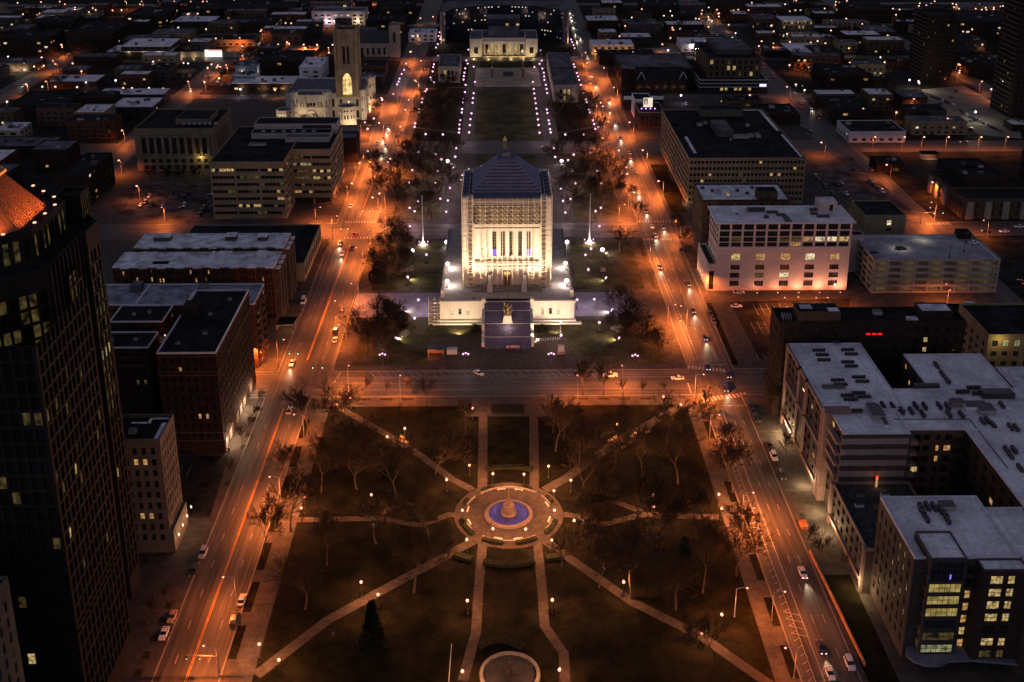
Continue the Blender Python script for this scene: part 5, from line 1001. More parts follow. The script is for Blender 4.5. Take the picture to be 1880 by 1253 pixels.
# generic city buildings: px0, px1, roof near row, roof far row, height, roof, wall, label, lit share
CITY = [
 (196, 312, 96, 84, 7, roof_w, darkp, 'low dark building with a wide pale roof and three wall lamps', .02), (222, 312, 86, 72, 11, roof_w, greyp, 'raised pale-roofed hall with two square vents behind the three-lamp building', .02),
 (179, 300, 174, 164, 8, roof_w, darkp, 'long shed with a white roof and lamps behind it above the temple', .02), (205, 280, 197, 181, 9, roof_w, darkp, 'dark box with a white roof near the temple corner', .03),
 (-20, 66, 118, 108, 7, roof_g, brick_b, 'low garage with lit bay doors at the far edge of the picture', .5), (92, 176, 150, 139, 6, roof_w, brick_r, 'small pale-roofed brick shop beside the dim avenue', .05),
 (-10, 36, 240, 226, 8, roof_s, lime_d, 'pale low building with one lit strip window at the frame edge', .1), (318, 392, 40, 31, 6, roof_w, darkp, 'long low pale roof beyond the glowing sign wall', .03),
 (404, 456, 42, 36, 8, roof_g, greyp, 'grey plain-walled hall beside the three-arched lit shop', .0), (455, 502, 44, 30, 9, roof_d, brick_d, 'dark shop with three lit arched windows', .3),
 (356, 466, 74, 64, 6, roof_d, tan_c, 'long tan-walled hall with a dark roof along the busy street', .02), (498, 552, 62, 54, 14, roof_d, brick_b, 'gridded multi-storey car park frame above the dark brick block', .02),
 (476, 562, 112, 95, 12, roof_d, brick_d, 'dark brick block with a white painted lower wall', .04), (549, 590, 124, 106, 13, roof_w, whitew, 'white walk-up building with a bright roof beside the bell tower', .05),
 (432, 472, 122, 119, 14, roof_g, M('blue_wall', (.17, .21, .27)), 'blue-walled building with bright wall lights above the shop row', .05), (426, 468, 140, 132, 8, roof_w, M('blue_wall', (.17, .21, .27)), 'lower blue building with red-lit wall niches', .3),
 (424, 556, 154, 141, 6, roof_w, brick_d, 'shop row with pale roofs and glowing storefront windows', .4), (576, 620, 154, 147, 6, roof_w, brick_d, 'small pale roof tucked behind the cathedral tower', .0),
 (572, 670, 22, 14, 13, roof_g, whitew, 'white-walled showroom with a dark roof and lit entrance', .12), (570, 640, 4, -6, 10, roof_d, tan_c, 'yellow-lit garage ramps at the top edge', .4),
 (672, 745, 38, 27, 8, roof_d, brick_d, 'black-roofed low hall left of the long straight avenue', .04), (750, 800, 62, 54, 8, roof_w, whitew, 'small white annex beside the parish church tower', .1),
 (620, 690, 58, 50, 9, roof_g, brick_b, 'brick vestry block between bell tower and parish church', .1), (905, 1025, 12, 2, 12, roof_w, brick_b, 'striped pale roofs behind the dark curved glass building', .05),
 (815, 890, 14, 6, 9, roof_g, brick_d, 'low dark roofs behind the curved glass building by the avenue', .05), (1078, 1135, 38, 30, 10, roof_s, brick_d, 'patchy snow-roofed brick block near the headlight stream', .06),
 (1086, 1164, 84, 74, 8, roof_s, lime_d, 'low cream-walled shop washed in amber light beside the far avenue', .2), (1100, 1205, 104, 92, 7, roof_d, brick_d, 'dark flat shop with a string of lit clerestory windows', .25),
 (1252, 1340, 82, 70, 7, roof_s, whitew, 'long white-walled store with four wall lamps', .05), (1275, 1330, 68, 64, 8, roof_g, brick_d, 'low annex behind the four-lamp store', .1),
 (1385, 1430, 36, 26, 10, roof_g, brick_b, 'two grey roofs stepping down beside a bright lamp', .05), (1460, 1520, 102, 80, 7, roof_w, brick_d, 'white-roofed store with a glowing sign at one corner', .05),
 (1500, 1550, 100, 84, 8, roof_d, brick_d, 'dark-roofed store beside the glowing sign', .03), (1405, 1450, 94, 86, 6, roof_g, brick_d, 'flat grey roof beside the diagonal traffic lights', .05),
 (1560, 1664, 243, 222, 7, roof_d, whitew, 'low white-walled shop with a black roof beside the street lamps', .0), (1524, 1600, 202, 178, 9, roof_d, brick_d, 'black gabled hall behind the low white shop', .03),
 (1400, 1470, 212, 192, 7, roof_d, brick_d, 'dark garage-like block by the green traffic lights', .1), (1330, 1400, 186, 176, 5, roof_d, brick_b, 'tiny shop with one bright lamp near the salted lot', .2),
 (1520, 1600, 140, 118, 12, roof_d, brick_d, 'dark church-like mass with a lamp at its corner', .02), (1590, 1650, 60, 46, 9, roof_g, brick_d, 'long grey roof among dark trees at the upper edge', .06),
 (1700, 1790, 96, 80, 12, roof_d, brick_d, 'dark peaked-roof houses beside the balconied tower', .08), (1780, 1850, 120, 96, 10, roof_d, brick_d, 'dark block between the two apartment towers', .1),
 (1770, 1850, 330, 292, 14, roof_d, brick_d, 'unlit brick mass above the terrace houses', .05), (60, 130, 42, 30, 12, roof_d, brick_d, 'broad unlit warehouse at the upper corner', .06), (0, 90, 70, 56, 14, roof_d, brick_d, 'unlit office slab with scattered yellow windows', .12),
 (120, 205, 62, 40, 16, roof_d, brick_d, 'big unlit block above the dim avenue', .03), (230, 300, 30, 14, 12, roof_d, brick_d, 'dark row with a stair of lamps on its roof', .15), (20, 120, 190, 168, 9, roof_d, darkp, 'large black shed with a lattice frame on its end', .0),
 (-30, 90, 270, 252, 6, roof_g, brick_d, 'dark low terminal beside the copper crown', .05), (110, 160, 322, 282, 18, roof_d, brick_d, 'dark tower stump with a lit vertical strip behind the copper crown', .1), (1610, 1660, 300, 288, 6, roof_d, brick_d, 'restaurant with yellow eaves lights', .3),
 (1180, 1240, 12, 0, 10, roof_d, brick_d, 'dark warehouse at the top edge beside the red tail lights', .04), (1310, 1360, 8, -4, 12, roof_d, brick_d, 'warehouse at the top edge with an orange lit doorway', .06), (330, 400, 18, 8, 8, roof_d, brick_d, 'dark storage hall at the top under the amber lamps', .05),
 (400, 540, 16, 4, 7, roof_d, brick_d, 'wide dark depot at the top edge', .03), (1560, 1640, 20, 6, 12, roof_d, brick_d, 'far dark block with a pair of lit windows', .08), (1760, 1880, 40, 20, 12, roof_d, brick_d, 'far dark block in the upper corner', .08), (690, 760, 12, 2, 9, roof_d, brick_d, 'far dark block left of the avenue at the top', .08)]
TAKEN = [(-220, -168, 330, 390), (-156, -90, 250, 330), (-156, -88, 425, 505), (-150, -86, 655, 695), (95, 165, 270, 382), (88, 210, 420, 610), (320, 395, 440, 600), (190, 345, 240, 330)]
for i, (a, b, pf, pb, h, rm, wm, lab, p) in enumerate(CITY):
    x0, x1, y0, y1 = rb(a, b, pf, pb, h)
    if y1-y0 < 6: y1 = y0+10
    t = Bld('city_building', lab, 'building', ((x0+x1)/2, (y0+y1)/2))
    TAKEN.append((x0, x1, y0, y1)); W = x1-x0; D = y1-y0; fl = max(1, int(h/3.6)); left = x0 < 0
    s1 = dict(cols=lambda L: reg(L, max(2, min(14, int(L/6))), .5, 1), rows=rows(.3, fl, 3.6, 1.7, .9), p=p, lm=[win_y, win_o, win_dim, win_w], style='plain')
    t.rect(x0, x1, y0, y1, 0, h, wm, rm, S=s1, Ea=s1 if left else None, W=None if left else s1, cop=cap_w if rm in (roof_w, roof_s) else None, parapet=.5)
    for k in range(rnd.randint(2, 5)): t.unit('roof_unit', x0+W*rnd.uniform(.12, .88), y0+D*rnd.uniform(.2, .8), h, rnd.uniform(1.5, 4), rnd.uniform(1.5, 3), rnd.uniform(.8, 2), rnd.choice([metal_g, metal_d, greyp]))
    rt = t.done(60)
    cx, cy = (x0+x1)/2, (y0+y1)/2
    if i == 0:
        for k in range(3): light('POINT', rt, (-W*.15+k*W*.24, -D/2-1.5, 6), 420, WARM, .3)
    if i == 4:
        for k in range(4): light('POINT', rt, (-W*.1+k*W*.12, -D/2-2, 3), 800, (1, .85, .6), .3)
    if i == 16:
        for k in range(3): light('POINT', rt, (-W*.35+k*W*.3, -D/2-2, 3), 700, WARM, .3)
    if i == 18: light('POINT', rt, (-W*.2, -D/2-3, 4), 2200, PINK, .3); light('POINT', rt, (W*.35, -D/2-3, 4), 1600, WARM, .3)
    if i == 26:
        for k in range(4): light('POINT', rt, (-W*.4+k*W*.26, -D/2-3, 2), 1300, (1, .42, .12), .3)
    if i == 28:
        for k in range(4): light('POINT', rt, (-W*.3+k*W*.24, -D/2-1.2, 5.4), 1000, (1, .75, .85), .3)
    if i == 14: light('POINT', rt, (W*.5+1.5, -D*.3, 10), 700, (1, .72, .5), .3); light('POINT', rt, (-W*.2, -D/2-1, 10), 500, (1, .72, .5), .3)
    if i == 10: light('POINT', rt, (W*.1, -D/2-6, 5), 2000, AMB, .3)
o = empty('sign_wall', (*G(300, 106), 0), 'pale wall with a glowing white sign panel beside the busy street', 'sign')
sw = G(440, 106)[0]-G(300, 106)[0]; mb = MB(); mb.box(-10, sw, 0, .8, 0, 5); mb.build('wall', lime_d, o); mb = MB(); s0 = G(377, 106)[0]-G(300, 106)[0]; mb.box(s0, s0+14.5, -.4, -.05, .6, 6.6); mb.build('sign_panel', E('white_sign', (1.0, .86, .80), 2.4), o); mb = MB(); mb.box(s0+3, s0+14.5, -.45, -.4, 5.6, 6.6); mb.build('sign_stripe', E('red_stripe', (1.0, .25, .15), 1.6), o)
for k in range(5): light('POINT', o, (-6+k*11, -2.5, 1.2), 420, (1, .75, .4), .3)
o = empty('lit_kiosk', (*G(1705, 293), 0), 'small lit orange-roofed stand in front of the restaurant', 'kiosk'); mb = MB(); mb.box(-5, 5, -2, 3, 0, .6); mb.box(-5, 5, 2.6, 3, .6, 4); mb.build('wall', pinkp, o); mb = MB(); mb.frust([(-5.6, -2.6), (5.6, -2.6), (5.6, 3.4), (-5.6, 3.4)], 4, [(-4.6, -1.6), (4.6, -1.6), (4.6, 2.4), (-4.6, 2.4)], 4.9); mb.build('roof', roof_d, o); light('POINT', o, (0, -2, 3.2), 900, (1, .5, .28), .3)
for k, (px, py) in enumerate(((1378, 18), (1387, 30))):
    if k: continue
    o = empty('orange_arch', (*G(1320, 22), 0), 'orange-lit arched gateway at the top edge beside the diagonal avenue', 'gateway'); mb = MB(); mb.box(-5, -3, 0, 2, 0, 12); mb.box(3, 5, 0, 2, 0, 12); mb.box(-5, 5, 0, 2, 12, 15); mb.build('arch', brick_r, o); light('POINT', o, (0, -5, 3), 3500, AMB, .3)

LOTP = [[G(*q) for q in L] for L in ([(1640, 150), (1880, 270)], [(1480, 285), (1700, 410)], [(190, 335), (392, 410)], [(1182, 85), (1262, 112)])]
for L in LOTP: TAKEN.append((min(L[0][0], L[1][0]), max(L[0][0], L[1][0]), min(L[0][1], L[1][1]), max(L[0][1], L[1][1])))
rr = random.Random(77); FILL = []
for (x0, x1, y0, y1, n) in ((226, 362, 405, 505, 6), (226, 362, 526, 638, 8), (226, 362, 662, 798, 9), (384, 560, 300, 640, 12), (384, 640, 660, 900, 16), (88, 200, 662, 798, 8), (-228, -92, 530, 638, 4), (-228, -92, 662, 798, 8), (-364, -250, 400, 510, 6), (-364, -250, 526, 638, 7), (-364, -250, 662, 798, 8), (-560, -390, 400, 640, 10), (-600, -390, 662, 900, 16), (-364, -92, 818, 928, 12), (88, 362, 818, 928, 14), (-60, 60, 800, 925, 4), (-330, -255, 290, 365, 3)):
    for _ in range(60*n):
        if n <= 0: break
        W = rr.uniform(14, 42); D = rr.uniform(12, 26); a = rr.uniform(x0, max(x0, x1-W)); b = rr.uniform(y0, max(y0, y1-D))
        if any(a < t_[1]+4 and a+W > t_[0]-4 and b < t_[3]+4 and b+D > t_[2]-4 for t_ in TAKEN): continue
        px, py = PR(a+W/2, b+D/2, 5)
        if not (-20 < px < 1900 and -10 < py < 420): continue
        TAKEN.append((a, a+W, b, b+D)); FILL.append((a, b, W, D)); n -= 1
FILL.sort(key=lambda q: q[1]); nl = {}
for a, b, W, D in FILL:
    h = rr.choice([4.5, 6, 7, 9, 9, 12]); rm = rr.choice([roof_d, roof_d, roof_g, roof_g, roof_s, roof_w]); wm = rr.choice([brick_d, brick_d, brick_b, darkp, tan_c, brick_r, greyp]); sd = 'left' if a < 0 else 'right'
    rn = {'tar_roof': 'black', 'grey_roof': 'grey', 'snowy_roof': 'snow-dusted', 'white_roof_membrane': 'white'}[rm.name]
    k = nl.get((sd, rn), 0); nl[(sd, rn)] = k+1
    t = Bld('city_building', 'small %s-roofed building in the far blocks %s of the mall, %s nearest the camera' % (rn, sd, nth(k)), 'building', (a+W/2, b+D/2), 'small buildings in the far blocks')
    fl = max(1, int(h/3.4)); s1 = dict(cols=lambda L: reg(L, max(2, int(L/5)), .4, 1), rows=rows(.3, fl, 3.3, 1.5, .9), p=.1, lm=[win_y, win_o, win_dim, win_w], style='plain')
    t.rect(a, a+W, b, b+D, 0, h, wm, rm, S=s1, parapet=.4)
    for q in range(rr.randint(1, 4)): t.unit('roof_unit', a+W*rr.uniform(.15, .85), b+D*rr.uniform(.2, .8), h, rr.uniform(1.2, 3), rr.uniform(1, 2), rr.uniform(.6, 1.4), rr.choice([metal_g, metal_d]))
    t.done(40)
# ================================================================== lamps
def lamp_mesh(h, r, base=True):
    mb = MB(); mb.lathe([(.26, 0), (.26, .25), (.12, .45), (.08, .7), (.06, h-.3), (.12, h-.12), (.16, h)], 8); return mb.mesh('pole', metal_d)
def globe_me(r, mat): mb = MB(); mb.ball((0, 0, 0), r, 10, 6); return mb.mesh('globe', mat, True)
PROTO = {}
def globe_lamp(kind, label, x, y, group, h=4.0, r=.3, e=160, c=PINK, mat=None, heads=1, z=.13):
    key = (kind, h, r, heads)
    if key not in PROTO:
        cap = MB(); cap.lathe([(r*.5, 0), (r*.32, .12), (.02, .26)], 8)
        bar = None
        if heads > 1: bar = MB(); bar.box(-1.0, 1.0, -.05, .05, -.06, .06); bar = bar.mesh('crossbar', metal_d)
        PROTO[key] = (lamp_mesh(h-r, r), globe_me(r, mat), cap.mesh('cap', metal_d), bar)
        l = bpy.data.lights.new('lamp_light', 'POINT'); l.energy = e; l.color = c; l.shadow_soft_size = r; PROTO[key] += (l,)
    pm, gm, cm, bar, l = PROTO[key]
    o = empty('globe_lamp', (x, y, z), label, 'street lamp', group)
    place(pm, 'pole', o, (0, 0, 0))
    for k in range(heads):
        dx = 0 if heads == 1 else (-1, 1, 0)[k]; dz = .45 if k == 2 else 0
        place(gm, 'globe', o, (dx, 0, h+dz)); place(cm, 'cap', o, (dx, 0, h+dz+r*.9))
    if bar: place(bar, 'crossbar', o, (0, 0, h-r-.05))
    lo = bpy.data.objects.new('light', l); col.objects.link(lo); lo.parent = o; lo.location = (0, 0, h+r+.45)
    return o
def lamp_row(kind, pts, text, group, h, r, e, c, mat, heads=1, order='near'):
    P = [G(px, py, h) for px, py in pts]
    P.sort(key=lambda p: p[1])
    for i, p in enumerate(P):
        globe_lamp(kind, text.format(nth(i)), p[0], p[1], group, h, r, e, c, mat, heads)
grp = 'globe lamps in the near park'
NEARP = dict(h=4.2, r=.40, e=420, c=(1, .37, .15), mat=globe_o)
lamp_row('park', [(862, 855), (905, 871), (962, 872), (1007, 857), (1017, 902), (1018, 938), (965, 973), (905, 972), (857, 992), (849, 938), (820, 882), (1048, 883), (1054, 957), (1013, 993)], 'amber globe lamp ringing the fountain plaza, {} nearest the camera', grp, **{**NEARP, 'e': 5600})
lamp_row('park', [(711, 803), (743, 788), (643, 731), (618, 743), (868, 751), (559, 913), (553, 934), (682, 910)], 'amber globe lamp on the far-left park lawn, {} nearest the camera', grp, **NEARP)
lamp_row('park', [(1133, 780), (1167, 796), (1218, 730), (1250, 744), (1199, 911), (1200, 931), (1320, 909), (1325, 935)], 'amber globe lamp on the far-right park lawn, {} nearest the camera', grp, **NEARP)
lamp_row('park', [(663, 1070), (694, 1093), (858, 1104), (476, 1184), (512, 1213), (849, 1234)], 'amber globe lamp on the near-left park lawn, {} nearest the camera', grp, **NEARP)
lamp_row('park', [(1014, 1103), (1145, 1070), (1325, 1130), (1288, 1164), (1027, 1231)], 'amber globe lamp on the near-right park lawn, {} nearest the camera', grp, **NEARP)
lamp_row('triple', [(702, 652), (855, 651), (1012, 651), (1166, 654)], 'three-globe pink lamp along the street before the memorial, {} from the far-left corner', 'three-globe lamps before the memorial', 5.2, .38, 1500, PINK, globe_p, 3)
g2 = 'pink globe lamps around the memorial'
MEM = dict(h=4.2, r=.54, e=1700, c=PINK, mat=globe_p)
lamp_row('mem', zoompts(440, 300, .2553, [(1242, 52), (1425, 55), (1648, 48), (1738, 22), (1217, 140), (1408, 145), (1512, 180), (1600, 85), (1594, 122), (1222, 323), (1443, 257), (1497, 270), (1285, 275), (1258, 348), (1485, 352), (1225, 455), (1285, 985), (1343, 660), (1570, 613), (1208, 820), (1258, 1117), (1405, 1010), (1537, 32)]), 'pink globe lamp on the memorial grounds tower side, {} nearest the camera', g2, **MEM)
lamp_row('mem', zoompts(900, 300, .2553, [(278, 25), (367, 50), (417, 87), (592, 60), (770, 58), (612, 148), (798, 147), (508, 185), (523, 275), (577, 262), (540, 357), (758, 348), (795, 323), (785, 455), (463, 617), (685, 662), (705, 768), (748, 980), (785, 1148), (625, 985), (508, 1148), (510, 1240), (725, 618)]), 'pink globe lamp on the memorial grounds apartment side, {} nearest the camera', g2, **MEM)
g3 = 'pink globe lamps along the mall'
MALL = dict(h=4.5, r=.70, e=640, c=PINK, mat=globe_p)
lamp_row('mall', zoompts(440, 0, .2553, [(1645, 360), (1630, 437), (1640, 460), (1622, 494), (1617, 525), (1612, 550), (1610, 575), (1625, 613), (1620, 665), (1608, 715), (1605, 740), (1600, 787), (1597, 812), (1587, 868), (1580, 898), (1580, 930), (1577, 955)]), 'pink globe lamp in the outer row of the left mall walk, {} nearest the camera', g3, **MALL)
lamp_row('mall', zoompts(440, 0, .2553, [(1683, 673), (1678, 708), (1675, 742), (1667, 818), (1660, 860), (1655, 903), (1650, 955), (1692, 592), (1683, 482)]), 'pink globe lamp in the inner row of the left mall walk, {} nearest the camera', g3, **MALL)
lamp_row('mall', zoompts(900, 0, .2553, [(307, 592), (313, 642), (317, 675), (322, 710), (327, 745), (332, 783), (337, 820), (343, 862), (348, 902), (355, 957), (318, 485)]), 'pink globe lamp in the inner row of the right mall walk, {} nearest the camera', g3, **MALL)
lamp_row('mall', zoompts(900, 0, .2553, [(362, 365), (365, 390), (370, 438), (355, 462), (375, 495), (385, 525), (388, 552), (390, 577), (400, 612), (405, 642), (410, 672), (407, 790), (412, 815), (420, 868), (425, 893), (430, 932), (435, 955), (413, 408)]), 'pink globe lamp in the outer row of the right mall walk, {} nearest the camera', g3, **MALL)
lamp_row('mall', zoompts(440, 0, .2553, [(1425, 320), (1412, 345), (1427, 402), (1397, 465), (1392, 485), (1388, 517), (1373, 560), (1377, 580), (1398, 595), (1345, 645), (1335, 660), (1315, 712), (1310, 738), (1293, 787), (1292, 810), (1262, 890), (1258, 915), (1337, 968), (1462, 970), (1287, 1097), (1412, 1110), (1450, 1148), (1557, 1068), (1550, 1130), (1430, 262), (1438, 235), (1442, 285)]), 'pink globe lamp on the left mall edge, {} nearest the camera', g3, **MALL)
lamp_row('mall', zoompts(900, 0, .2553, [(582, 287), (590, 305), (600, 327), (607, 350), (562, 403), (600, 465), (607, 485), (623, 527), (632, 552), (640, 578), (652, 612), (663, 645), (670, 672), (687, 718), (695, 740), (710, 790), (717, 812), (738, 868), (748, 895), (780, 917), (757, 930), (540, 970), (672, 970), (600, 1115), (722, 1102), (457, 1070), (467, 1132), (560, 1155)]), 'pink globe lamp on the right mall edge, {} nearest the camera', g3, **MALL)
lamp_row('mall', zoompts(440, 0, .2553, [(1197, 460), (1183, 505), (1165, 535), (1150, 568), (1143, 590), (1132, 610), (1025, 717), (965, 855), (920, 930), (350, 792)]), 'pink globe lamp on the cathedral side of the avenue, {} nearest the camera', g3, **MALL)
# tall cobra-head street lamps
ch = MB(); ch.lathe([(.2, 0), (.2, .3), (.11, .5), (.08, 8.9)], 8); CH_P = ch.mesh('pole', metal_g)
ch = MB(); ch.tube((0, 0, 8.8), (1.4, 0, 9.25), .06); ch.tube((1.4, 0, 9.25), (2.5, 0, 9.3), .05); CH_A = ch.mesh('arm', metal_g)
ch = MB(); ch.frust([(2.3, -.16), (3.2, -.12), (3.2, .12), (2.3, .16)], 9.2, [(2.35, -.1), (3.1, -.07), (3.1, .07), (2.35, .1)], 9.42); CH_H = ch.mesh('lamp_head', metal_g)
ch = MB(); ch.ball((2.8, 0, 9.15), .34, 8, 6, sz=.7); CH_L = ch.mesh('lens', head_o)
ch = MB(); ch.ball((2.8, 0, 9.1), .6, 8, 6, sz=.7); CH_F = ch.mesh('lens', head_o)
CH_LT = {}
def cobra(label, x, y, rz, e=5200, group='sodium street lamps on tall poles', c=SOD):
    o = empty('street_lamp', (x, y, .1), label, 'street lamp', group, rz)
    for me in (CH_P, CH_A, CH_H, CH_L if y < 260 else CH_F): place(me, me.name.split('.')[0], o, (0, 0, 0))
    k = (round(e), c)
    if k not in CH_LT:
        l = bpy.data.lights.new('street_light', 'SPOT'); l.energy = e*5.5; l.color = c; l.shadow_soft_size = .25; l.spot_size = math.radians(168); l.spot_blend = .6; CH_LT[k] = l
    lo = bpy.data.objects.new('light', CH_LT[k]); col.objects.link(lo); lo.parent = o; lo.location = (2.8, 0, 8.4)
    return o
def cobras(pts, rz, text, e=5200, added_lamps=()):
    P = []
    for q in pts:
        x, y = G(q[0], q[1], 9.2); P.append((x-2.8*math.cos(rz), y-2.8*math.sin(rz), q[2] if len(q) > 2 else e))
    P += [(q[0], q[1], q[2]) for q in added_lamps]  # lamps put in between the measured ones for smoother road light
    P.sort(key=lambda p: p[1])
    for i, p in enumerate(P): cobra(text.format(nth(i)), p[0], p[1], rz, p[2])
cobras([(374, 1186, 3600), (495, 876, 4600), (410, 1060, 2600), (654, 455, 6500), (615, 553, 5200), (684, 363, 8500), (697, 390, 6500), (712, 284+14, 8500), (722, 173, 6500), (764, 150, 6500), (744, 202, 6500), (696, 226, 7000), (755, 95, 5000)], PI, 'tall sodium lamp mall side of the tower avenue, {} nearest the camera', 5200, [(-69.5, 42, 4200), (-69.5, -8, 3600)]+[(-64, y, 4200) for y in (110, 150, 215, 268, 330, 400, 470, 530, 600)])  # the closing list is lamps added in the gaps to even the road light
cobras([(521, 624, 4000), (468, 641, 4000), (619, 397, 6500), (588, 381, 4500), (646, 337, 6500), (675, 278, 7000), (670, 225, 5000), (700, 180, 5000), (660, 300, 6000)], 0, 'tall sodium lamp on the office side of the tower avenue, {} nearest the camera')
cobras([(1383, 905, 6500), (1292, 688, 8000), (1205, 449, 7000), (1147, 376, 6500), (1150, 308, 7000), (1103, 189, 6500), (1107, 254, 6500), (1084, 141, 7500), (1075, 97, 5000), (1240, 560, 4200), (1372, 1080, 1800)], 0, 'tall sodium lamp mall side of the apartment avenue, {} nearest the camera', 5200, [(67.5, 40, 3600), (67.5, -12, 2600), (67.5, -48, 2200)]+[(66, y, 4200) for y in (112, 165, 268, 300, 345, 410, 450, 540, 590)])  # lamps in the last list are added to fill in the road light
cobras([(1209, 333, 7500), (1241, 404, 7500), (1289, 504, 5000), (1250, 562, 3800), (1180, 276, 6500), (1156, 225, 5500), (1127, 161, 7000), (1109, 125, 6000), (1442, 1190, 1500)], PI, 'tall sodium lamp, office side of the apartment avenue, {} nearest the camera')
cobras([(1710, 372, 4200), (1708, 382, 3000), (1585, 382, 2200), (1508, 262, 1800), (1628, 303, 2600), (1505, 98, 2600), (1477, 112, 2600), (1560, 115, 1800), (1420, 80, 2000), (1445, 160, 1600), (1660, 470, 1800), (1585, 200, 1500), (1712, 335, 2500), (1806, 405, 2500)], PI, 'tall sodium lamp in the right-hand side streets, {} nearest the camera')
cobras([(1607, 252, 1400), (1661, 252, 1400), (1697, 252, 1400), (1742, 252, 1400), (1802, 252, 1400), (1851, 252, 1400), (1678, 182, 1400), (1740, 218, 1600), (1803, 150, 1200), (1830, 165, 1200), (1762, 130, 1200), (1760, 118, 1200)], PI/2*3, 'tall sodium lamp by the floodlit parking lot, {} nearest the camera')
cobras([(297, 381, 3500), (251, 342, 1500), (218, 295, 2200), (224, 240, 2500), (397, 125, 1800), (400, 120, 1500), (445, 103, 3500), (375, 150, 2000), (558, 82, 3500), (582, 82, 3500), (603, 88, 2000), (204, 48, 2500), (97, 112, 2500), (102, 118, 2200), (112, 82, 3500), (47, 155, 2000), (345, 150, 3000), (440, 70, 3000), (560, 38, 3000), (612, 38, 2500), (480, 55, 2500), (84, 150, 1200), (520, 60, 3000), (415, 120, 3000)], PI*1.5, 'tall lamp in the left-hand side streets, {} nearest the camera')
cobras([(1466, 546, 9000), (1441, 547, 4500), (1499, 547, 19000), (1520, 547, 17000), (1738, 522, 1400), (1745, 533, 1800)], PI/2, 'tall sodium lamp over the lot below the white office, {} nearest the camera')
cobras([(640+k*44, -8, 2500) for k in range(3)]+[(230+k*30, 3, 2800) for k in range(6)], PI*1.5, 'far sodium lamp along the top edge street, {} nearest the camera')
cobras([(640, 672, 5200), (735, 690, 3000)], PI/2, 'tall sodium lamp on the park kerb near the hotel corner, {} from the camera', 4000)
cobras([(1142, 672, 5200), (1060, 690, 3400)], PI/2, 'tall sodium lamp on the park kerb before the white pickup, {} from the camera', 4000)
# far lamps scattered through the city: small poles with bright heads
fp = MB(); fp.tube((0, 0, 0), (0, 0, 7), .12, n=5); fp.box(-.3, .9, -.2, .2, 7, 7.25); FP = fp.mesh('pole', metal_d)
fl_ = MB(); fl_.ball((.4, 0, 6.6), .72, 8, 5); FL = {k: fl_.mesh('lens', m) for k, m in (('o', head_o), ('w', E('cool_lens', (1.0, .74, .66), 2)), ('y', E('yellow_lens', (1.0, .66, .34), 2)), ('v', E('violet_lens', (.85, .6, 1.0), 5)))}
FAR = zoompts(0, 0, .1707, [(640, 242, 'w'), (705, 215, 'w'), (812, 240, 'v'), (1410, 200, 'v'), (1520, 210, 'o'), (655, 480, 'o'), (665, 505, 'o'), (875, 762, 'o'), (925, 880, 'w'), (1243, 860, 'v'), (450, 930, 'w'), (595, 930, 'w'), (825, 935, 'w'), (1325, 945, 'y'), (1425, 945, 'y'), (1600, 945, 'y'), (1760, 950, 'y'), (1195, 1035, 'v'), (88, 605, 'w'), (445, 615, 'w'), (1730, 325, 'w'), (205, 400, 'w'), (1830, 445, 'w'), (1855, 475, 'w'), (45, 150, 'o'), (440, 20, 'o'), (480, 65, 'o'), (640, 15, 'o'), (960, 128, 'y'), (1025, 104, 'y'), (1095, 75, 'y'), (1130, 62, 'y'), (280, 905, 'o'), (68, 1090, 'w'), (1640, 660, 'w')])
FARK = 'w w v v o o o o w v w w w y y y y v w w w w w w o o o o y y y y o w w'.split()
FAR = list(zip(FAR, FARK))
for pts, s in ((zoompts(1400, 0, .2553, [(60, 185), (490, 218), (640, 290), (620, 345), (705, 452), (720, 172), (750, 205), (600, 132), (900, 250), (935, 62), (1125, 40), (1255, 150), (1410, 60), (1410, 105), (1580, 68), (1665, 65), (1805, 72), (1580, 318), (1735, 383), (1420, 465), (1412, 520), (1130, 595), (1060, 572), (850, 410), (875, 445), (965, 152), (450, 60), (165, 30), (1050, 150), (1560, 30), (1330, 90), (770, 100), (1650, 640), (1750, 675), (960, 805), (625, 752), (240, 605), (305, 645)]), 'yyoyroyyywowoorwwooooovwyyywyowwwoowwwgg'),
               (zoompts(1080, 0, .1915, [(770, 80), (785, 105), (880, 150), (800, 150), (725, 150), (420, 165), (350, 245), (475, 245), (650, 245), (805, 262), (815, 285), (785, 360), (305, 345), (715, 422), (765, 480), (785, 792), (885, 912), (1350, 235), (1410, 315), (1380, 360), (1090, 130), (1155, 160), (1640, 440), (1755, 240), (1555, 910), (510, 85), (255, 105), (180, 285), (1030, 175), (860, 200), (940, 215), (1010, 225), (430, 500)]), 'wwwwwwoooooooovvvowwooooooowyoywwwo'),
               (zoompts(440, 0, .2553, [(590, 145), (675, 150), (835, 150), (810, 210), (460, 320), (555, 325), (680, 360), (920, 90), (935, 110), (1280, 250), (1230, 372), (1300, 130), (1390, 120), (1480, 15), (1710, 10), (1760, 40), (370, 165), (168, 215), (545, 70)]), 'opoooooooooooooooow'),
               (zoompts(320, 0, .1707, [(140, 150), (255, 145), (345, 310), (40, 295), (450, 410), (725, 495), (350, 490), (150, 680), (355, 725), (465, 710), (330, 880), (1585, 215), (1710, 225), (1060, 250), (1365, 225), (955, 325), (1200, 245), (1500, 55), (1700, 480), (1660, 565), (1440, 560), (1265, 960), (1080, 960), (710, 955)]), 'wwywooowooorowwooowoooopoo')):
    FAR += [(p, {'r': 'o', 'g': 'w', 'p': 'v'}.get(k, k)) for p, k in zip(pts, s)]
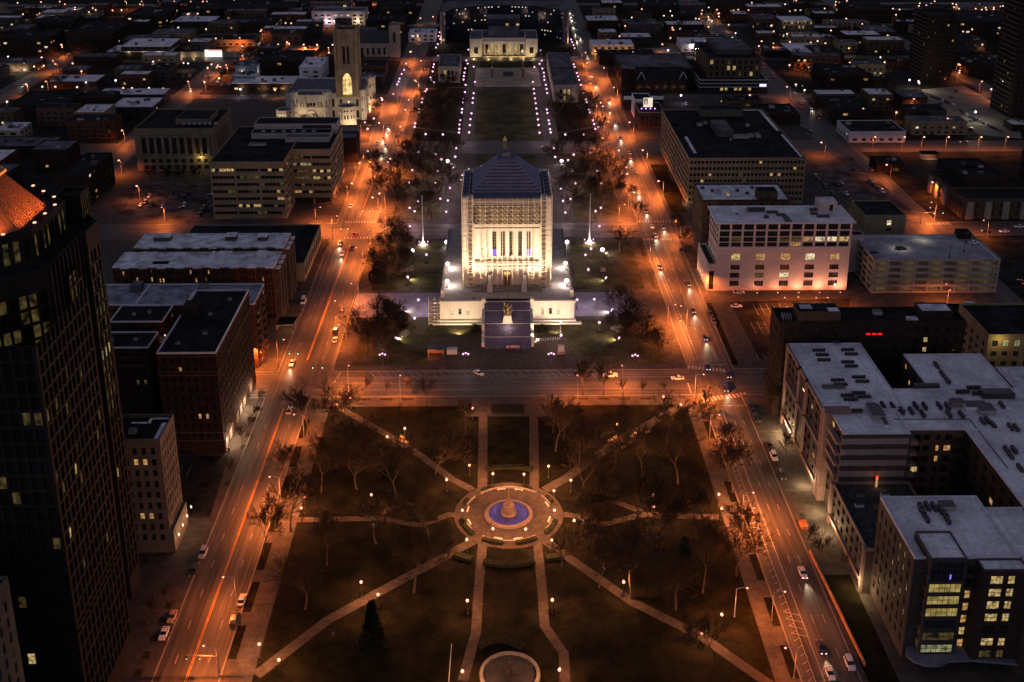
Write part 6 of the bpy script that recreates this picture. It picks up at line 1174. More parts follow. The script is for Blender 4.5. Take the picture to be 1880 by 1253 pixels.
for k in range(130):
    FAR.append(((rnd.choice([rnd.uniform(1250, 1870), rnd.uniform(1250, 1870), rnd.uniform(20, 560)]), rnd.choice([3, 9, 17, 26, 38, 55, 78, 120])+rnd.gauss(0, 2.5)), rnd.choice('ooooooooyw')))
LC = {'o': (1, .34, .1), 'w': (1, .85, .7), 'y': (1, .68, .3), 'v': (.8, .6, 1)}
FLT = {}
FP_ = sorted(((G(p[0], p[1], 7), k) for p, k in FAR), key=lambda q: q[0][1])
cnt = {}
for (x, y), k in FP_:
    side = 'left of the mall' if x < 0 else 'right of the mall'; hue = {'o': 'amber', 'w': 'white', 'y': 'yellow', 'v': 'violet-white'}[k]
    i = cnt.get((side, hue), 0); cnt[(side, hue)] = i+1
    o = empty('area_lamp', (x, y, 0), 'distant %s lot lamp %s, %s nearest the camera' % (hue, side, nth(i)), 'street lamp', 'distant lot lamps', rnd.uniform(0, 6.28))
    place(FP, 'pole', o, (0, 0, 0)); place(FL[k], 'lens', o, (0, 0, 0))
    if k not in FLT:
        l = bpy.data.lights.new('lot_light', 'SPOT'); l.energy = 2600 if k == 'o' else 1300; l.color = LC[k]; l.spot_size = math.radians(150); l.spot_blend = .8; l.shadow_soft_size = .4; FLT[k] = l
    lo = bpy.data.objects.new('light', FLT[k]); col.objects.link(lo); lo.parent = o; lo.location = (.4, 0, 5.7)
# floodlights on the memorial
MF = 'memorial floodlights'
for lab, x, y, to, e in (('bright flood lamp on the terrace edge left of the memorial, nearest the stairs', -25.5, 146.5, (-10, 150, 34), 30000), ('bright flood lamp on the terrace edge left of the memorial, farther from the stairs', -26, 165, (-17, 160, 30), 30000),
                    ('bright flood lamp on the terrace edge right of the memorial, nearest the stairs', 25.5, 146.5, (10, 150, 34), 30000), ('bright flood lamp on the terrace edge right of the memorial, farther from the stairs', 26, 165, (17, 160, 30), 30000)):
    flood('floodlight', lab, x, y, 8.9, to, e, (1, .76, .56), 140, MF)
for lab, x, y, to, e in (('flood lamp on the left front lawn aimed up the memorial face', -14, 133, (-8, 146, 40), 64000), ('flood lamp on the right front lawn aimed up the memorial face', 14, 133, (8, 146, 40), 64000), ('flood lamp above the stairs aimed at the memorial doors', 0, 135.5, (0, 146, 36)  , 16000)):
    flood('floodlight', lab, x, y, 8.9, to, e, (1, .755, .54), 95, MF)
for lab, x, y, to, e in (('flood lamp before the left terrace wing', -20, 117, (-20, 131, 5), 9500), ('flood lamp before the right terrace wing', 20, 117, (20, 131, 5), 9500), ('flood lamp at the foot of the stairs by the planting', 12.5, 110, (0, 126, 8), 8000)):
    flood('floodlight', lab, x, y, .3, to, e, (1, .78, .5), 130, MF)
for i, (px, py, dx, dy, lab) in enumerate(((820, 446, .3, -1, 'glaring flood lamp at the far-left terrace corner'), (1041, 446, -.3, -1, 'glaring flood lamp at the far-right terrace corner'), (757, 462, -.6, -.6, 'glaring lawn flood lamp left of the left flagpole'), (1106, 460, .8, -.4, 'glaring lawn flood lamp right of the right flagpole'), (822, 297, .3, -.8, 'glaring flood lamp at the left mall corner'), (1031, 297, -.3, -.8, 'glaring flood lamp at the right mall corner'),
                         (748, 510, .9, -.2, 'small lawn uplight above the left slate paving'), (736, 569, 1, -.1, 'small lawn uplight below the left slate paving'), (1113, 511, -.9, -.2, 'small lawn uplight above the right slate paving'), (1124, 570, -1, -.1, 'small lawn uplight below the right slate paving'), (727, 622, .9, .2, 'small uplight under the left pale shrub'), (1137, 622, -.9, .2, 'small uplight under the right pale shrub'))):
    x, y = G(px, py, 1.0)
    big = i < 6
    fo = flood('floodlight', lab, x, y, .15, (x+dx*14, y+dy*14, 1 if not big else .2), 22000 if big else 5200, (1, .8, .68) if big else (1, .86, .48), 130, 'lawn flood lamps', vis=head_w)
    mb = MB(); mb.ball((0, 0, 1.2), .95 if big else .45); mb.build('lens', head_w if big else globe_p, fo)  # glowing ball stands in for the bloom around the lamp
for lab, px, py, e in (('bright white lamp on the floodlit parking lot, farther one', 1686, 150, 7000), ('bright white lamp on the floodlit parking lot, nearer one', 1790, 205, 5000), ('white lamp over the pale lot behind the gabled hall', 1226, 92, 4500)):
    x, y = G(px, py, 7); o = empty('area_lamp', (x, y, 0), lab, 'street lamp'); place(FP, 'pole', o, (0, 0, 0)); place(FL['v'], 'lens', o, (0, 0, 0)); light('POINT', o, (.4, 0, 8), e, (1, .88, .6), .4)
for i, (x, y) in enumerate(((-25.6, 147.5), (-26.2, 166.5), (25.6, 147.5), (26.2, 166.5))):
    for k in range(1): pass
    o = empty('terrace_lamp', (x, y, 8.9), ('added fill lamp on the terrace edge, ' + ('left' if x < 0 else 'right') + (' front' if y < 150 else ' rear') + ' beside a flood lamp'), 'floodlight', MF); mb = MB(); mb.lathe([(.2, 0), (.2, .3), (.08, .4), (.08, 2.0)], 8); mb.build('post', metal_d, o); mb = MB(); mb.ball((0, 0, 2.4), .8); mb.build('lens', head_w, o); light('POINT', o, (-.9 if x > 0 else .9, 0, 2.6), 3600, (1, .82, .74), .4)  # extra lamp put in beside each flood to brighten the terrace floor
# ------------------------------------------------------------------ flagpoles
for lab, px, py in (('tall white flagpole on the left side of the memorial', 777, 450), ('tall white flagpole on the right side of the memorial', 1082, 446)):
    x, y = G(px, py); o = empty('flagpole', (x, y, .13), lab, 'flagpole', 'memorial flagpoles')
    mb = MB(); mb.lathe([(2.0, 0), (2.0, .3), (1.2, .5), (1.1, 1.4), (.5, 1.9), (.36, 2.2), (.12, 25)], 12); mb.build('pole', M('white_pole', (.72, .70, .66), .5, .1), o, True); mb = MB(); mb.ball((0, 0, 25.2), .3); mb.build('finial', gold, o, True)
    light('POINT', o, (0, -2.6, 1.6), 2600, (1, .82, .66), .3)
    for k in range(4): a = PI/4+k*PI/2; m2 = MB(); m2.ball((3*math.cos(a), 3*math.sin(a), .8), .34); m2.box(3*math.cos(a)-.08, 3*math.cos(a)+.08, 3*math.sin(a)-.08, 3*math.sin(a)+.08, 0, .6); m2.build('base_lamp', globe_p, o)
# ================================================================== trees
def bare_tree(seed, h, spread, levels=6, trunk_r=.28, spr=1.15):
    rr = random.Random(seed); tk = MB(); cr = MB()
    def grow(p, d, ln, r, lv):
        segs = 3 if lv < 3 else 2; q = Vector(p); dd = Vector(d)
        for s_ in range(segs):
            nd = (dd+Vector((rr.uniform(-1, 1), rr.uniform(-1, 1), rr.uniform(-.3, .6)))*.22).normalized()
            n = q+nd*ln/segs; r2 = r*(1-.22)
            (tk if lv < 3 else cr).tube(q, n, r, r2, 6 if lv < 2 else 4 if lv < 4 else 3)
            q, dd, r = n, nd, r2
            if lv > 0 and lv < levels and s_ < segs-1 and rr.random() < .75:
                side(q, dd, ln*.62, r*.55, lv+1)
        if lv < levels:
            for k in range((2 if lv != 4 else 3) if lv else 5): side(q, dd, ln*rr.uniform(.62, .82), r*.66, lv+1)
    def side(p, d, ln, r, lv):
        a = rr.uniform(0, 2*PI); t = rr.uniform(.45, 1.0)*spread
        u = d.orthogonal().normalized(); w_ = d.cross(u)
        nd = (d+(u*math.cos(a)+w_*math.sin(a))*t); nd.z += .12; nd.normalize()
        grow(p, nd, ln, max(r, .030), lv)
    grow((0, 0, 0), Vector((0, 0, 1)), h*.30, trunk_r, 0)
    top = max(v[2] for v in cr.v); k = h/top
    for m_ in (tk, cr): m_.v = [(v[0]*k*spr, v[1]*k*spr, v[2]*k) for v in m_.v]
    return tk.mesh('trunk', bark), cr.mesh('crown', twig)
TREES = [bare_tree(3, 15, .85, 6, .22), bare_tree(9, 15, .75, 6, .2), bare_tree(21, 15, .95, 6, .24, 1.35), bare_tree(33, 9.5, .55, 5, .12, 1.0), bare_tree(41, 6, .5, 4, .07, 1.0)]
def tree(label, x, y, kind, s, group=None, z=.13):
    o = empty('bare_tree', (x, y, z), label, 'tree', group, rnd.uniform(0, 6.28)); s *= 1.28; o.scale = (s, s, s*rnd.uniform(.92, 1.08))
    tk, cr = TREES[kind]
    a = bpy.data.objects.new('trunk', tk); col.objects.link(a); a.parent = o
    b = bpy.data.objects.new('crown', cr); col.objects.link(b); b.parent = o
    return o
def tree_row(pts, text, kinds, s, group, px=True):
    P = [G(*p) for p in pts] if px else list(pts)
    P = sorted(P, key=lambda p: p[1])
    for i, p in enumerate(P):
        sc_ = s[i % len(s)] if isinstance(s, (list, tuple)) else s
        tree(text.format(nth(i)), p[0], p[1], kinds[i % len(kinds)], sc_*rnd.uniform(.9, 1.1), group)
tree('broad bare tree with many limbs at the far-left corner of the near park', *G(633, 797), 2, 1.05)
tree('dark bare tree overhanging the avenue halfway down the park edge', *G(534, 977), 0, 1.05)
tree('bare tree leaning over the left end of the fountain plaza', *G(787, 994), 1, .95)
tree('bare tree on the far park kerb before the street', *G(783, 746), 3, 1.0)
tree('thin pale-twigged bare tree between the far-left path and fountain', *G(800, 872), 1, .85)
tree('twin-trunked bare tree at the right end of the fountain, farther stem', *G(1066, 984), 0, .9)
tree('twin-trunked bare tree at the right end of the fountain, nearer stem', *G(1091, 1002), 1, .95)
tree('low-spreading bare tree on the path fork below the fountain', *G(1033, 1045), 2, .62)
tree('very broad dark bare tree right of the near-right diagonal path', *G(1160, 1100), 2, 1.5)
tree('tall bare tree beside the far-right diagonal path, nearer the fountain', *G(1075, 925), 0, 1.0)
tree('tall bare tree beside the far-right diagonal path, nearer the avenue', *G(1105, 950), 1, 1.05)
tree('bare tree in the middle of the far-right lawn', *G(1245, 890), 0, 1.0)
tree('bare tree at the right cross path, left one of two', *G(1228, 990), 2, .75)
tree('bare tree at the right cross path, right one of two', *G(1278, 990), 0, .75)
tree('tangled bare tree by the apartment avenue below the cross path', *G(1352, 1058), 2, .95)
tree('bare tree at the far end of the near-right diagonal path', *G(1312, 1215), 1, .8)
tree('bare tree on the left lawn beside the small shrubs', *G(855, 800), 3, 1.1)
tree_row([(655, 900), (690, 1000), (600, 1040), (560, 1120), (760, 1090), (640, 860), (730, 930), (590, 905)], 'bare lawn tree left of the fountain, {} from the near end', (2, 0, 1), (.95, 1.1, .85), 'park lawn trees')
tree_row([(1130, 850), (1180, 880), (1215, 1010), (1100, 1080), (1240, 1120), (1290, 1090), (1160, 985), (1065, 860), (1020, 830), (1225, 820)], 'bare lawn tree right of the fountain, {} from the near end', (2, 1, 0), (.95, 1.1, .9), 'park lawn trees')
tree_row([(545, 872), (567, 800), (482, 1022), (515, 900)], 'bare street tree on the park verge of the tower avenue, {} from the near end', (1, 0, 3, 1), (.85, .8, .75), 'park verge trees, tower avenue')
tree_row([(1303, 800), (1345, 905), (1325, 862), (1385, 1010), (1290, 770)], 'bare street tree on the park verge of the apartment avenue, {} from the near end', (1, 0, 1, 3), (.75, .8), 'park verge trees, apartment avenue')
tree_row([(1070, 727), (1108, 727), (1145, 727), (1180, 730), (1223, 728), (708, 728), (750, 728), (670, 727)], 'slim bare pit tree by the cross street park side, {} from the near side', (4, 4, 4, 3, 3, 4), (1.0, .9, 1.1, 1.2, 1.25), 'cross street pit trees')
tree_row([(421, 886), (443, 820), (455, 796), (468, 770), (474, 748), (300, 1112), (285, 1145), (272, 1172)], 'young bare pit tree before the hotel and tower, {} from the near end', (4,), (.9, 1.0), 'sidewalk pit trees, tower avenue')
GR = 'grove trees behind the memorial'
def scatter(x0, x1, y0, y1, n, dmin, seed):
    rr = random.Random(seed); P = []
    for _ in range(4000):
        p = (rr.uniform(x0, x1), rr.uniform(y0, y1))
        if all((p[0]-q[0])**2+(p[1]-q[1])**2 > dmin*dmin for q in P): P.append(p)
        if len(P) >= n: break
    return P
tree_row(scatter(-61, -31, 252, 368, 22, 9, 1), 'bare grove tree left of the memorial roof, {} nearest the camera', (0, 1, 2), (.8, .95, .75), GR, px=False)
tree_row(scatter(33, 62, 252, 368, 22, 9, 2), 'bare grove tree right of the memorial roof, {} nearest the camera', (0, 1, 2), (.8, .95, .75), GR, px=False)
tree_row(scatter(-61, -29, 398, 545, 24, 9, 3), 'bare tree on the left mall lawn, {} nearest the camera', (0, 1, 2), (.7, .8, .65), 'mall trees', px=False)
tree_row(scatter(35, 62, 398, 490, 16, 9, 4), 'bare tree on the right mall lawn, {} nearest the camera', (0, 1, 2), (.7, .8, .65), 'mall trees', px=False)
tree_row(scatter(-61, -30, 610, 638, 6, 8, 5)+scatter(33, 62, 615, 638, 6, 8, 6), 'bare tree near the library steps, {} nearest the camera', (0, 1), (.7,), 'mall trees', px=False)
tree_row(scatter(-59, -46, 95, 130, 7, 6.5, 7)+scatter(-60, -44, 165, 215, 9, 7, 8), 'dense bare tree between terrace and tower avenue, {} nearest the camera', (0, 2, 1), (.72, .8), 'memorial lawn trees', px=False)
tree_row(scatter(46, 60, 95, 128, 6, 7, 9)+[G(1142, 590), (55, 206)], 'dense bare tree between terrace and apartment avenue, {} nearest the camera', (0, 2, 1), (.72, .8), 'memorial lawn trees', px=False)
tree_row([(720, 362), (700, 345), (712, 372), (686, 330), (735, 300)], 'bare grove-edge tree on the tower avenue, {} nearest the camera', (1, 0), (.85,), 'grove edge trees')
tree_row([(1160, 375), (1172, 412), (1140, 352), (1246, 440), (1258, 462), (1240, 428)], 'slim bare street tree by the white office avenue, {} nearest the camera', (3,), (1.0,), 'apartment avenue street trees')
tree_row([(279, 223+120), (308, 225+120), (333, 346), (360, 346)], 'bare tree in the lamplit strip behind the salted lot, {} from the near side', (3,), (1.1,), 'salted lot strip trees')
tree_row([(1430, 780), (1420, 765), (1440, 850), (1400, 712), (1480, 1005), (1505, 1040), (1545, 1060)], 'small bare tree on the apartment sidewalk, {} from the near end', (4, 3), (1.0,), 'apartment sidewalk trees')
def free(P): return [p for p in P if not any(t_[0]-3 < p[0] < t_[1]+3 and t_[2]-3 < p[1] < t_[3]+3 for t_ in TAKEN)]
tree_row(free(scatter(232, 330, 405, 640, 30, 12, 12)+scatter(-225, -150, 530, 640, 12, 12, 13)+scatter(232, 560, 665, 900, 40, 14, 14)+scatter(390, 560, 320, 640, 26, 14, 15)+scatter(-560, -255, 530, 900, 44, 14, 16)+scatter(92, 198, 665, 795, 16, 12, 17)), 'dark bare tree between the far lots, {} nearest the camera', (0, 1, 2), (.8,), 'far lot trees', px=False)
tree_row([(588, 238), (690, 200), (700, 180), (685, 215), (672, 240), (705, 150), (555, 240)], 'bare tree beside the cathedral lawn, {} nearest the camera', (1, 0), (.6,), 'cathedral trees')
# evergreens: trunk and a crown of many small sprays
def sprays(seed, shape, n, size):
    rr = random.Random(seed); mb = MB()
    for _ in range(n):
        x, y, z = shape(rr); v = Vector((x, y, 0)); out = v.normalized() if v.length > .01 else Vector((1, 0, 0))
        d = (out*.9+Vector((rr.uniform(-.6, .6), rr.uniform(-.6, .6), rr.uniform(-.5, .3)))).normalized(); s_ = size*rr.uniform(.6, 1.3)
        w_ = d.cross(Vector((0, 0, 1))).normalized()*s_*.4; p = Vector((x, y, z))
        mb.add([p-w_, p+d*s_*.5-w_*.6+Vector((0, 0, .05)), p+d*s_, p+d*s_*.5+w_*.6, p+w_], [(0, 1, 2, 3, 4)])
    return mb
def cone_shape(r, z0, z1):
    def f(rr):
        t = rr.random()**1.4; a = rr.uniform(0, 2*PI); q = r*(1-t)*(.72+.28*math.sin(t*40+a*2))*rr.uniform(.7, 1.05)
        return q*math.cos(a), q*math.sin(a), z0+(z1-z0)*t
    return f
def ball_shape(r, zc, sz):
    def f(rr):
        a = rr.uniform(0, 2*PI); c = rr.uniform(-1, 1); q = r*rr.uniform(.75, 1.05)*(1+.12*math.sin(a*5)); s_ = math.sqrt(1-c*c)
        return q*s_*math.cos(a), q*s_*math.sin(a), zc+c*r*sz
    return f
def evergreen(name, label, cat, x, y, mbf, mat, h):
    o = empty(name, (x, y, .13), label, cat); t_ = MB(); t_.tube((0, 0, 0), (0, 0, h), .22, .06, 6); t_.build('trunk', bark, o); mbf.build('crown', mat, o); return o
evergreen('fir_tree', 'dark conical fir beside the near-left diagonal path', 'tree', *G(685, 1190), sprays(1, cone_shape(3.6, .6, 14), 2600, .9), ever, 13.6)
evergreen('fir_tree', 'dark conical fir right of the broad bare tree', 'tree', *G(1254, 1062), sprays(2, cone_shape(3.4, .6, 13), 2400, .9), ever, 12.6)
evergreen('round_evergreen', 'dark rounded evergreen bush tree on the far-left park lawn', 'tree', *G(716, 870), sprays(3, ball_shape(3.0, 3.4, 1.05), 2600, .7), ever, 4)
tree('dense dark bare tree leaning over the hatched lane of the apartment avenue', *G(1338, 885), 2, .72)
tree('dense dark bare tree just past it on the hatched lane verge', *G(1322, 840), 0, .7)
tree('dense upright bare tree near the far end of the central lawn', *G(1015, 795), 3, 1.15)
tree('second dense upright bare tree by the central lawn path', *G(1035, 810), 3, 1.0)
for lab, px, py, r, sd in (('pale lit shrub on the front lawn left of the terrace', 742, 622, 2.2, 6), ('pale lit shrub on the front lawn right of the terrace', 1131, 612, 2.2, 7), ('pale lit shrub above the left slate paving', 752, 500, 1.6, 8), ('pale lit shrub above the right slate paving', 1108, 500, 1.4, 9)):
    LB = [(random.Random(sd*7+q).uniform(-r, r)*.75, random.Random(sd*9+q).uniform(-r, r)*.75, r*random.Random(sd*5+q).uniform(.5, 1.5), r*random.Random(sd*3+q).uniform(.3, .6)) for q in range(7)]
    def lumps(rr, LB=LB):
        a, b, c, q = rr.choice(LB); v = Vector((rr.gauss(0, 1), rr.gauss(0, 1), rr.gauss(0, 1))).normalized()*q*rr.uniform(.5, 1.1); return a+v.x, b+v.y, max(.1, c+v.z)
    evergreen('pale_shrub', lab, 'shrub', *G(px, py), sprays(sd, lumps, 700, .32), blossom, r)
for i, (px, py) in enumerate(((690, 520), (697, 505), (745, 480), (740, 600), (722, 585), (1150, 600))):
    x, y = G(px, py); evergreen('holly_bush', 'dark holly bush on the memorial lawns, %s from the left avenue' % nth(i), 'shrub', x, y, sprays(20+i, ball_shape(3.1, 3.2, 1.0), 1500, .7), twig, 3)
# hedges round the fountain plaza and beds
def hedge(label, pts, w_, h, seed, px=True):
    P = [G(*p) if px else p for p in pts]; rr = random.Random(seed); c = (sum(p[0] for p in P)/len(P), sum(p[1] for p in P)/len(P)); mb = MB()
    for i in range(len(P)-1):
        a, b = Vector(P[i]), Vector(P[i+1]); L = (b-a).length; d = (b-a)/L; nn = Vector((-d.y, d.x))
        q = [a-nn*w_*.42, b-nn*w_*.42, b+nn*w_*.42, a+nn*w_*.42]; mb.prism([(v.x-c[0], v.y-c[1]) for v in q], 0, h*.9)
        for _ in range(int(L*w_*22)):
            p = a+d*rr.uniform(-.1, L+.1)+nn*w_*rr.uniform(-.55, .55); z = h*rr.uniform(.3, 1.02); e_ = Vector((rr.uniform(-1, 1), rr.uniform(-1, 1), rr.uniform(-.2, .8))).normalized()*.22; f_ = e_.orthogonal().normalized()*.12; p3 = Vector((p.x-c[0], p.y-c[1], z))
            mb.add([p3-f_, p3+e_, p3+f_], [(0, 1, 2)])
    o = mb.build('hedge', hedge_m, None, loc=(c[0], c[1], .14)); tag(o, label, 'hedge', 'clipped park hedges'); return o
fx, fy = FC
def arc(r, a0, a1, n=7): return [(fx+r*math.cos(math.radians(a0+(a1-a0)*i/n)), fy+r*math.sin(math.radians(a0+(a1-a0)*i/n))) for i in range(n+1)]
for i, (a0, a1, w_, lab) in enumerate(((60, 72, 1.3, 'far-right'), (112, 125, 1.3, 'far-left'), (22, 36, 1.4, 'upper right'), (150, 160, 1.2, 'upper left'), (192, 224, 1.6, 'lower left'), (318, 345, 1.5, 'lower right'), (238, 262, 1.5, 'near left'), (278, 303, 1.5, 'near right'))):
    hedge('curved clipped hedge outside the fountain wall on its %s side' % lab, arc(14.4, a0, a1), w_, .95, i, False)
hedge('long curved hedge bed on the near side of the fountain plaza', zoompts(820, 840, .1756, [(385, 1110), (500, 1130), (640, 1140), (780, 1130), (920, 1105)]), 2.4, 1.0, 20)
hedge('long curved hedge bed on the far side of the fountain plaza', zoompts(820, 840, .1756, [(400, 140), (520, 120), (650, 115), (780, 120), (900, 145)]), 2.0, .9, 21)
hedge('oval hedge bed below the fountain on the left', zoompts(820, 840, .1756, [(80, 1035), (170, 1060), (265, 1085)]), 2.4, 1.1, 22)
hedge('oval hedge bed below the fountain on the right', zoompts(820, 840, .1756, [(1040, 1075), (1130, 1060), (1220, 1050)]), 2.4, 1.1, 23)
hedge('dark hedge bed behind the second basin', zoompts(900, 933, .2553, [(-80, 1005), (20, 960), (120, 960), (230, 1010)]), 2.2, .9, 24)
hedge('low dark bed in the paved strip at the far end of the park', [(903, 752), (962, 752)], 2.6, .5, 25)
hedge('low dark bed in the paved strip left of the central lawn', [(838, 753), (868, 753)], 2.6, .5, 26)
# ================================================================== fountain
o = empty('fountain', (fx, fy, .16), 'round blue-lit park fountain with tiered bronze centrepiece inside a low ring wall', 'fountain')
mb = MB(); mb.ring(6.1, 6.6, 0, .55); mb.ring(6.6, 7.3, 0, .14); mb.build('basin', M('basin_stone', (.22, .16, .12), .8, .25, .6), o)
mb = MB(); mb.add([(6.1*math.cos(2*PI*i/48), 6.1*math.sin(2*PI*i/48), .36) for i in range(48)], [tuple(range(48))]); mb.build('water', water_m, o)
mb = MB(); mb.lathe([(2.3, 0), (2.3, .9), (1.9, 1.1), (1.2, 1.2), (.7, 1.6), (.6, 2.8), (1.7, 3.1), (1.75, 3.3), (.5, 3.3), (.4, 4.4), (1.0, 4.6), (1.0, 4.75), (.3, 4.8), (.25, 6.2), (.05, 6.6)], 20); 
for k in range(8): a = k*PI/4; mb.tube((1.9*math.cos(a), 1.9*math.sin(a), 1), (1.7*math.cos(a), 1.7*math.sin(a), 2.5), .25, .1, 6); mb.ball((1.7*math.cos(a), 1.7*math.sin(a), 2.7), .2)
mb.build('centrepiece', M('fountain_stone', (.17, .12, .085), .8, .25, 1.0), o, True)
mb = MB(); mb.tube((0, 0, 6.4), (0, 0, 8.2), .22, .1, 8); mb.ball((0, 0, 8.35), .2); mb.tube((0, 0, 7.6), (.5, 0, 8.3), .08, .05, 5); mb.build('bronze_figure', bronze, o, True)
for a0, a1 in ((20, 40), (50, 130), (140, 160), (200, 215), (235, 305), (325, 345)):
    mb = MB(); mb.ring(13.2, 13.6, 0, .6, 24, (0, 0), 0, math.radians(a0), math.radians(a1)); mb.build('ring_wall', lime_d, o)
for k in range(8): a = k*PI/4+.2; light('POINT', o, (5.0*math.cos(a), 5.0*math.sin(a), 1.5), 22, (.26, .2, 1.0), .5)
for i, a in enumerate((75, 100, 20, 345, 255, 282, 170, 200)):
    r = math.radians(a); q = empty('stone_bench', (fx+12.5*math.cos(r), fy+12.5*math.sin(r), .16), 'pale stone bench inside the fountain ring wall, %s clockwise from the far side' % nth(i), 'bench', 'fountain benches', r+PI/2)
    mb = MB(); mb.box(-1.3, 1.3, -.25, .25, .36, .5); mb.build('seat', lime, q); mb = MB(); mb.box(-1.1, -.8, -.2, .2, 0, .36); mb.build('leg', lime, q); mb = MB(); mb.box(.8, 1.1, -.2, .2, 0, .36); mb.build('leg', lime, q)
for i, (px, py, a) in enumerate(((736, 812, -.75), (746, 816, -.75), (1121, 812, .62), (1131, 806, .62), (1146, 825, .62), (1157, 817, .62), (1189, 797, .62), (738, 806, -.75))):
    x, y = G(px, py); q = empty('park_bench', (x, y, .15), 'wooden park bench beside the far diagonal paths, %s from the left' % nth(i), 'bench', 'diagonal path benches', a)
    mb = MB(); mb.box(-1, 1, -.28, .28, .4, .48); mb.build('seat', M('bench_wood', (.45, .30, .16), .7, .2, 1.0), q); mb = MB(); mb.box(-1, 1, .28, .34, .5, .95); mb.build('backrest', M('bench_wood', (.45, .3, .16)), q); mb = MB(); mb.box(-.9, -.8, -.25, .3, 0, .4); mb.build('leg', metal_d, q); mb = MB(); mb.box(.8, .9, -.25, .3, 0, .4); mb.build('leg', metal_d, q)
x2, y2 = FC2
o = empty('statue_basin', (x2, y2, .16), 'dry round stone basin with a dark standing figure at the bottom edge', 'fountain')
mb = MB(); mb.ring(6.6, 7.4, 0, .5); mb.build('rim', lime_d, o); mb = MB(); mb.lathe([(1.0, 0), (1.0, .5), (.7, .6), (.6, 2.0)], 8); mb.build('pedestal', pave_warm, o)
mb = MB(); mb.tube((-.12, 0, 2), (-.1, 0, 2.9), .13, .16, 8, cap=True); mb.tube((.12, 0, 2), (.1, 0, 2.9), .13, .16, 8, cap=True); mb.tube((0, 0, 2.85), (0, 0, 3.6), .24, .2, 8, cap=True); mb.ball((0, 0, 3.85), .15); mb.tube((-.25, 0, 3.5), (-.35, .1, 2.8), .08, .06, 6); mb.tube((.25, 0, 3.5), (.35, -.1, 2.8), .08, .06, 6); mb.build('figure', metal_d, o, True)
# white hose-like edging strip in the lower park
o = empty('pale_rail', (*G(826, 1220), .15), 'thin pale handrail standing on the lower park lawn', 'rail'); mb = MB(); a, b = G(829, 1183, .9), G(824, 1253, .9); q0 = o.location
mb.tube((a[0]-q0.x, a[1]-q0.y, .9), (b[0]-q0.x, b[1]-q0.y, .9), .07)
for p in (a, b): mb.tube((p[0]-q0.x, p[1]-q0.y, 0), (p[0]-q0.x, p[1]-q0.y, .9), .05)
mb.build('handrail', cap_w, o)
bw = G(1486, 1015), G(1540, 1125), G(1588, 1225)
o = empty('construction_barrier', (*bw[1], .05), 'long low orange-tinted barrier fence along the dug-up kerb of the apartment avenue', 'barrier')
mb = MB()
for a, b in zip(bw, bw[1:]):
    d = Vector((b[0]-a[0], b[1]-a[1])).normalized()*.0; L_ = 12
    for k in range(L_):
        p = Vector(a).lerp(Vector(b), k/L_); q = Vector(a).lerp(Vector(b), (k+.94)/L_); n_ = Vector((.22, 0)); mb.prism([(p.x-n_.x-bw[1][0], p.y-bw[1][1]), (q.x-n_.x-bw[1][0], q.y-bw[1][1]), (q.x+n_.x-bw[1][0], q.y-bw[1][1]), (p.x+n_.x-bw[1][0], p.y-bw[1][1])][::-1] if False else [(q.x-n_.x-bw[1][0], q.y-bw[1][1]), (q.x+n_.x-bw[1][0], q.y-bw[1][1]), (p.x+n_.x-bw[1][0], p.y-bw[1][1]), (p.x-n_.x-bw[1][0], p.y-bw[1][1])][::-1], 0, 1.0)
mb.build('rail', M('orange_barrier', (.5, .22, .10), .7, .3, .6), o)
# ================================================================== works on the memorial forecourt
def thing_box(name, label, cat, px, py, parts, rz=0, z=.15):
    x, y = G(px, py); o = empty(name, (x, y, z), label, cat, None, rz)
    for pn, mat, bs in parts:
        mb = MB()
        for b in bs: mb.box(*b)
        mb.build(pn, mat, o)
    return o
o = thing_box('site_shed', 'orange-lit site shed at the left corner of the memorial forecourt', 'shed', 800, 657, [('wall', M('plywood', (.42, .22, .10), .8, .2, .5), [(-3, 3, 3.4, 3.6, 0, 3.2), (-3, -2.8, 0, 3.6, 0, 3.2), (2.8, 3, 0, 3.6, 0, 3.2)]), ('roof', roof_g, [(-3.2, 3.2, -.3, 4, 3.2, 3.4)])])
light('POINT', o, (-1.6, -.6, 2.7), 380, (1, .28, .08), .2)
thing_box('white_trailer', 'pale site trailer between shed and forecourt planting', 'trailer', 830, 652, [('body', whitew, [(-2, 2, -1, 1.4, .5, 2.6)]), ('wheel', metal_d, [(-1, -.4, -1.1, -.9, 0, .6)]), ('hitch', metal_g, [(2, 3, .1, .3, .5, .6)])])
thing_box('sign_monument', 'stone sign pier with a lamp on the right of the forecourt', 'sign pier', 1030, 650, [('base', lime_d, [(-1.5, 1.5, -1, 1, 0, 1.2)]), ('panel', lime, [(-1.2, 1.2, -.8, .8, 1.2, 3.4)])])
o = thing_box('banner', 'pinkish printed banner across the foot of the violet stairway', 'banner', 941, 641, [('panel', M('banner_cloth', (.62, .42, .38), .8, .1, 1), [(-2.4, 2.6, 0, .08, .25, 1.35)]), ('stripe', M('banner_red', (.45, .14, .10)), [(-1.4, -.9, -.03, 0, .25, 1.35), (-.6, 1.8, -.03, 0, .55, .8), (-2.6, -2.4, -.03, .1, 0, 1.4), (2.6, 2.8, -.03, .1, 0, 1.4)])])
for i in range(6):
    x, y = G(902+i*11.8, 645); b = empty('bollard', (x, y, .15), 'dark bollard at the foot of the memorial stairs, %s from the left' % nth(i), 'bollard', 'stair bollards'); mb = MB(); mb.lathe([(.42, 0), (.42, .8), (.3, 1.1), (.02, 1.25)], 8); mb.build('post', metal_d, b)
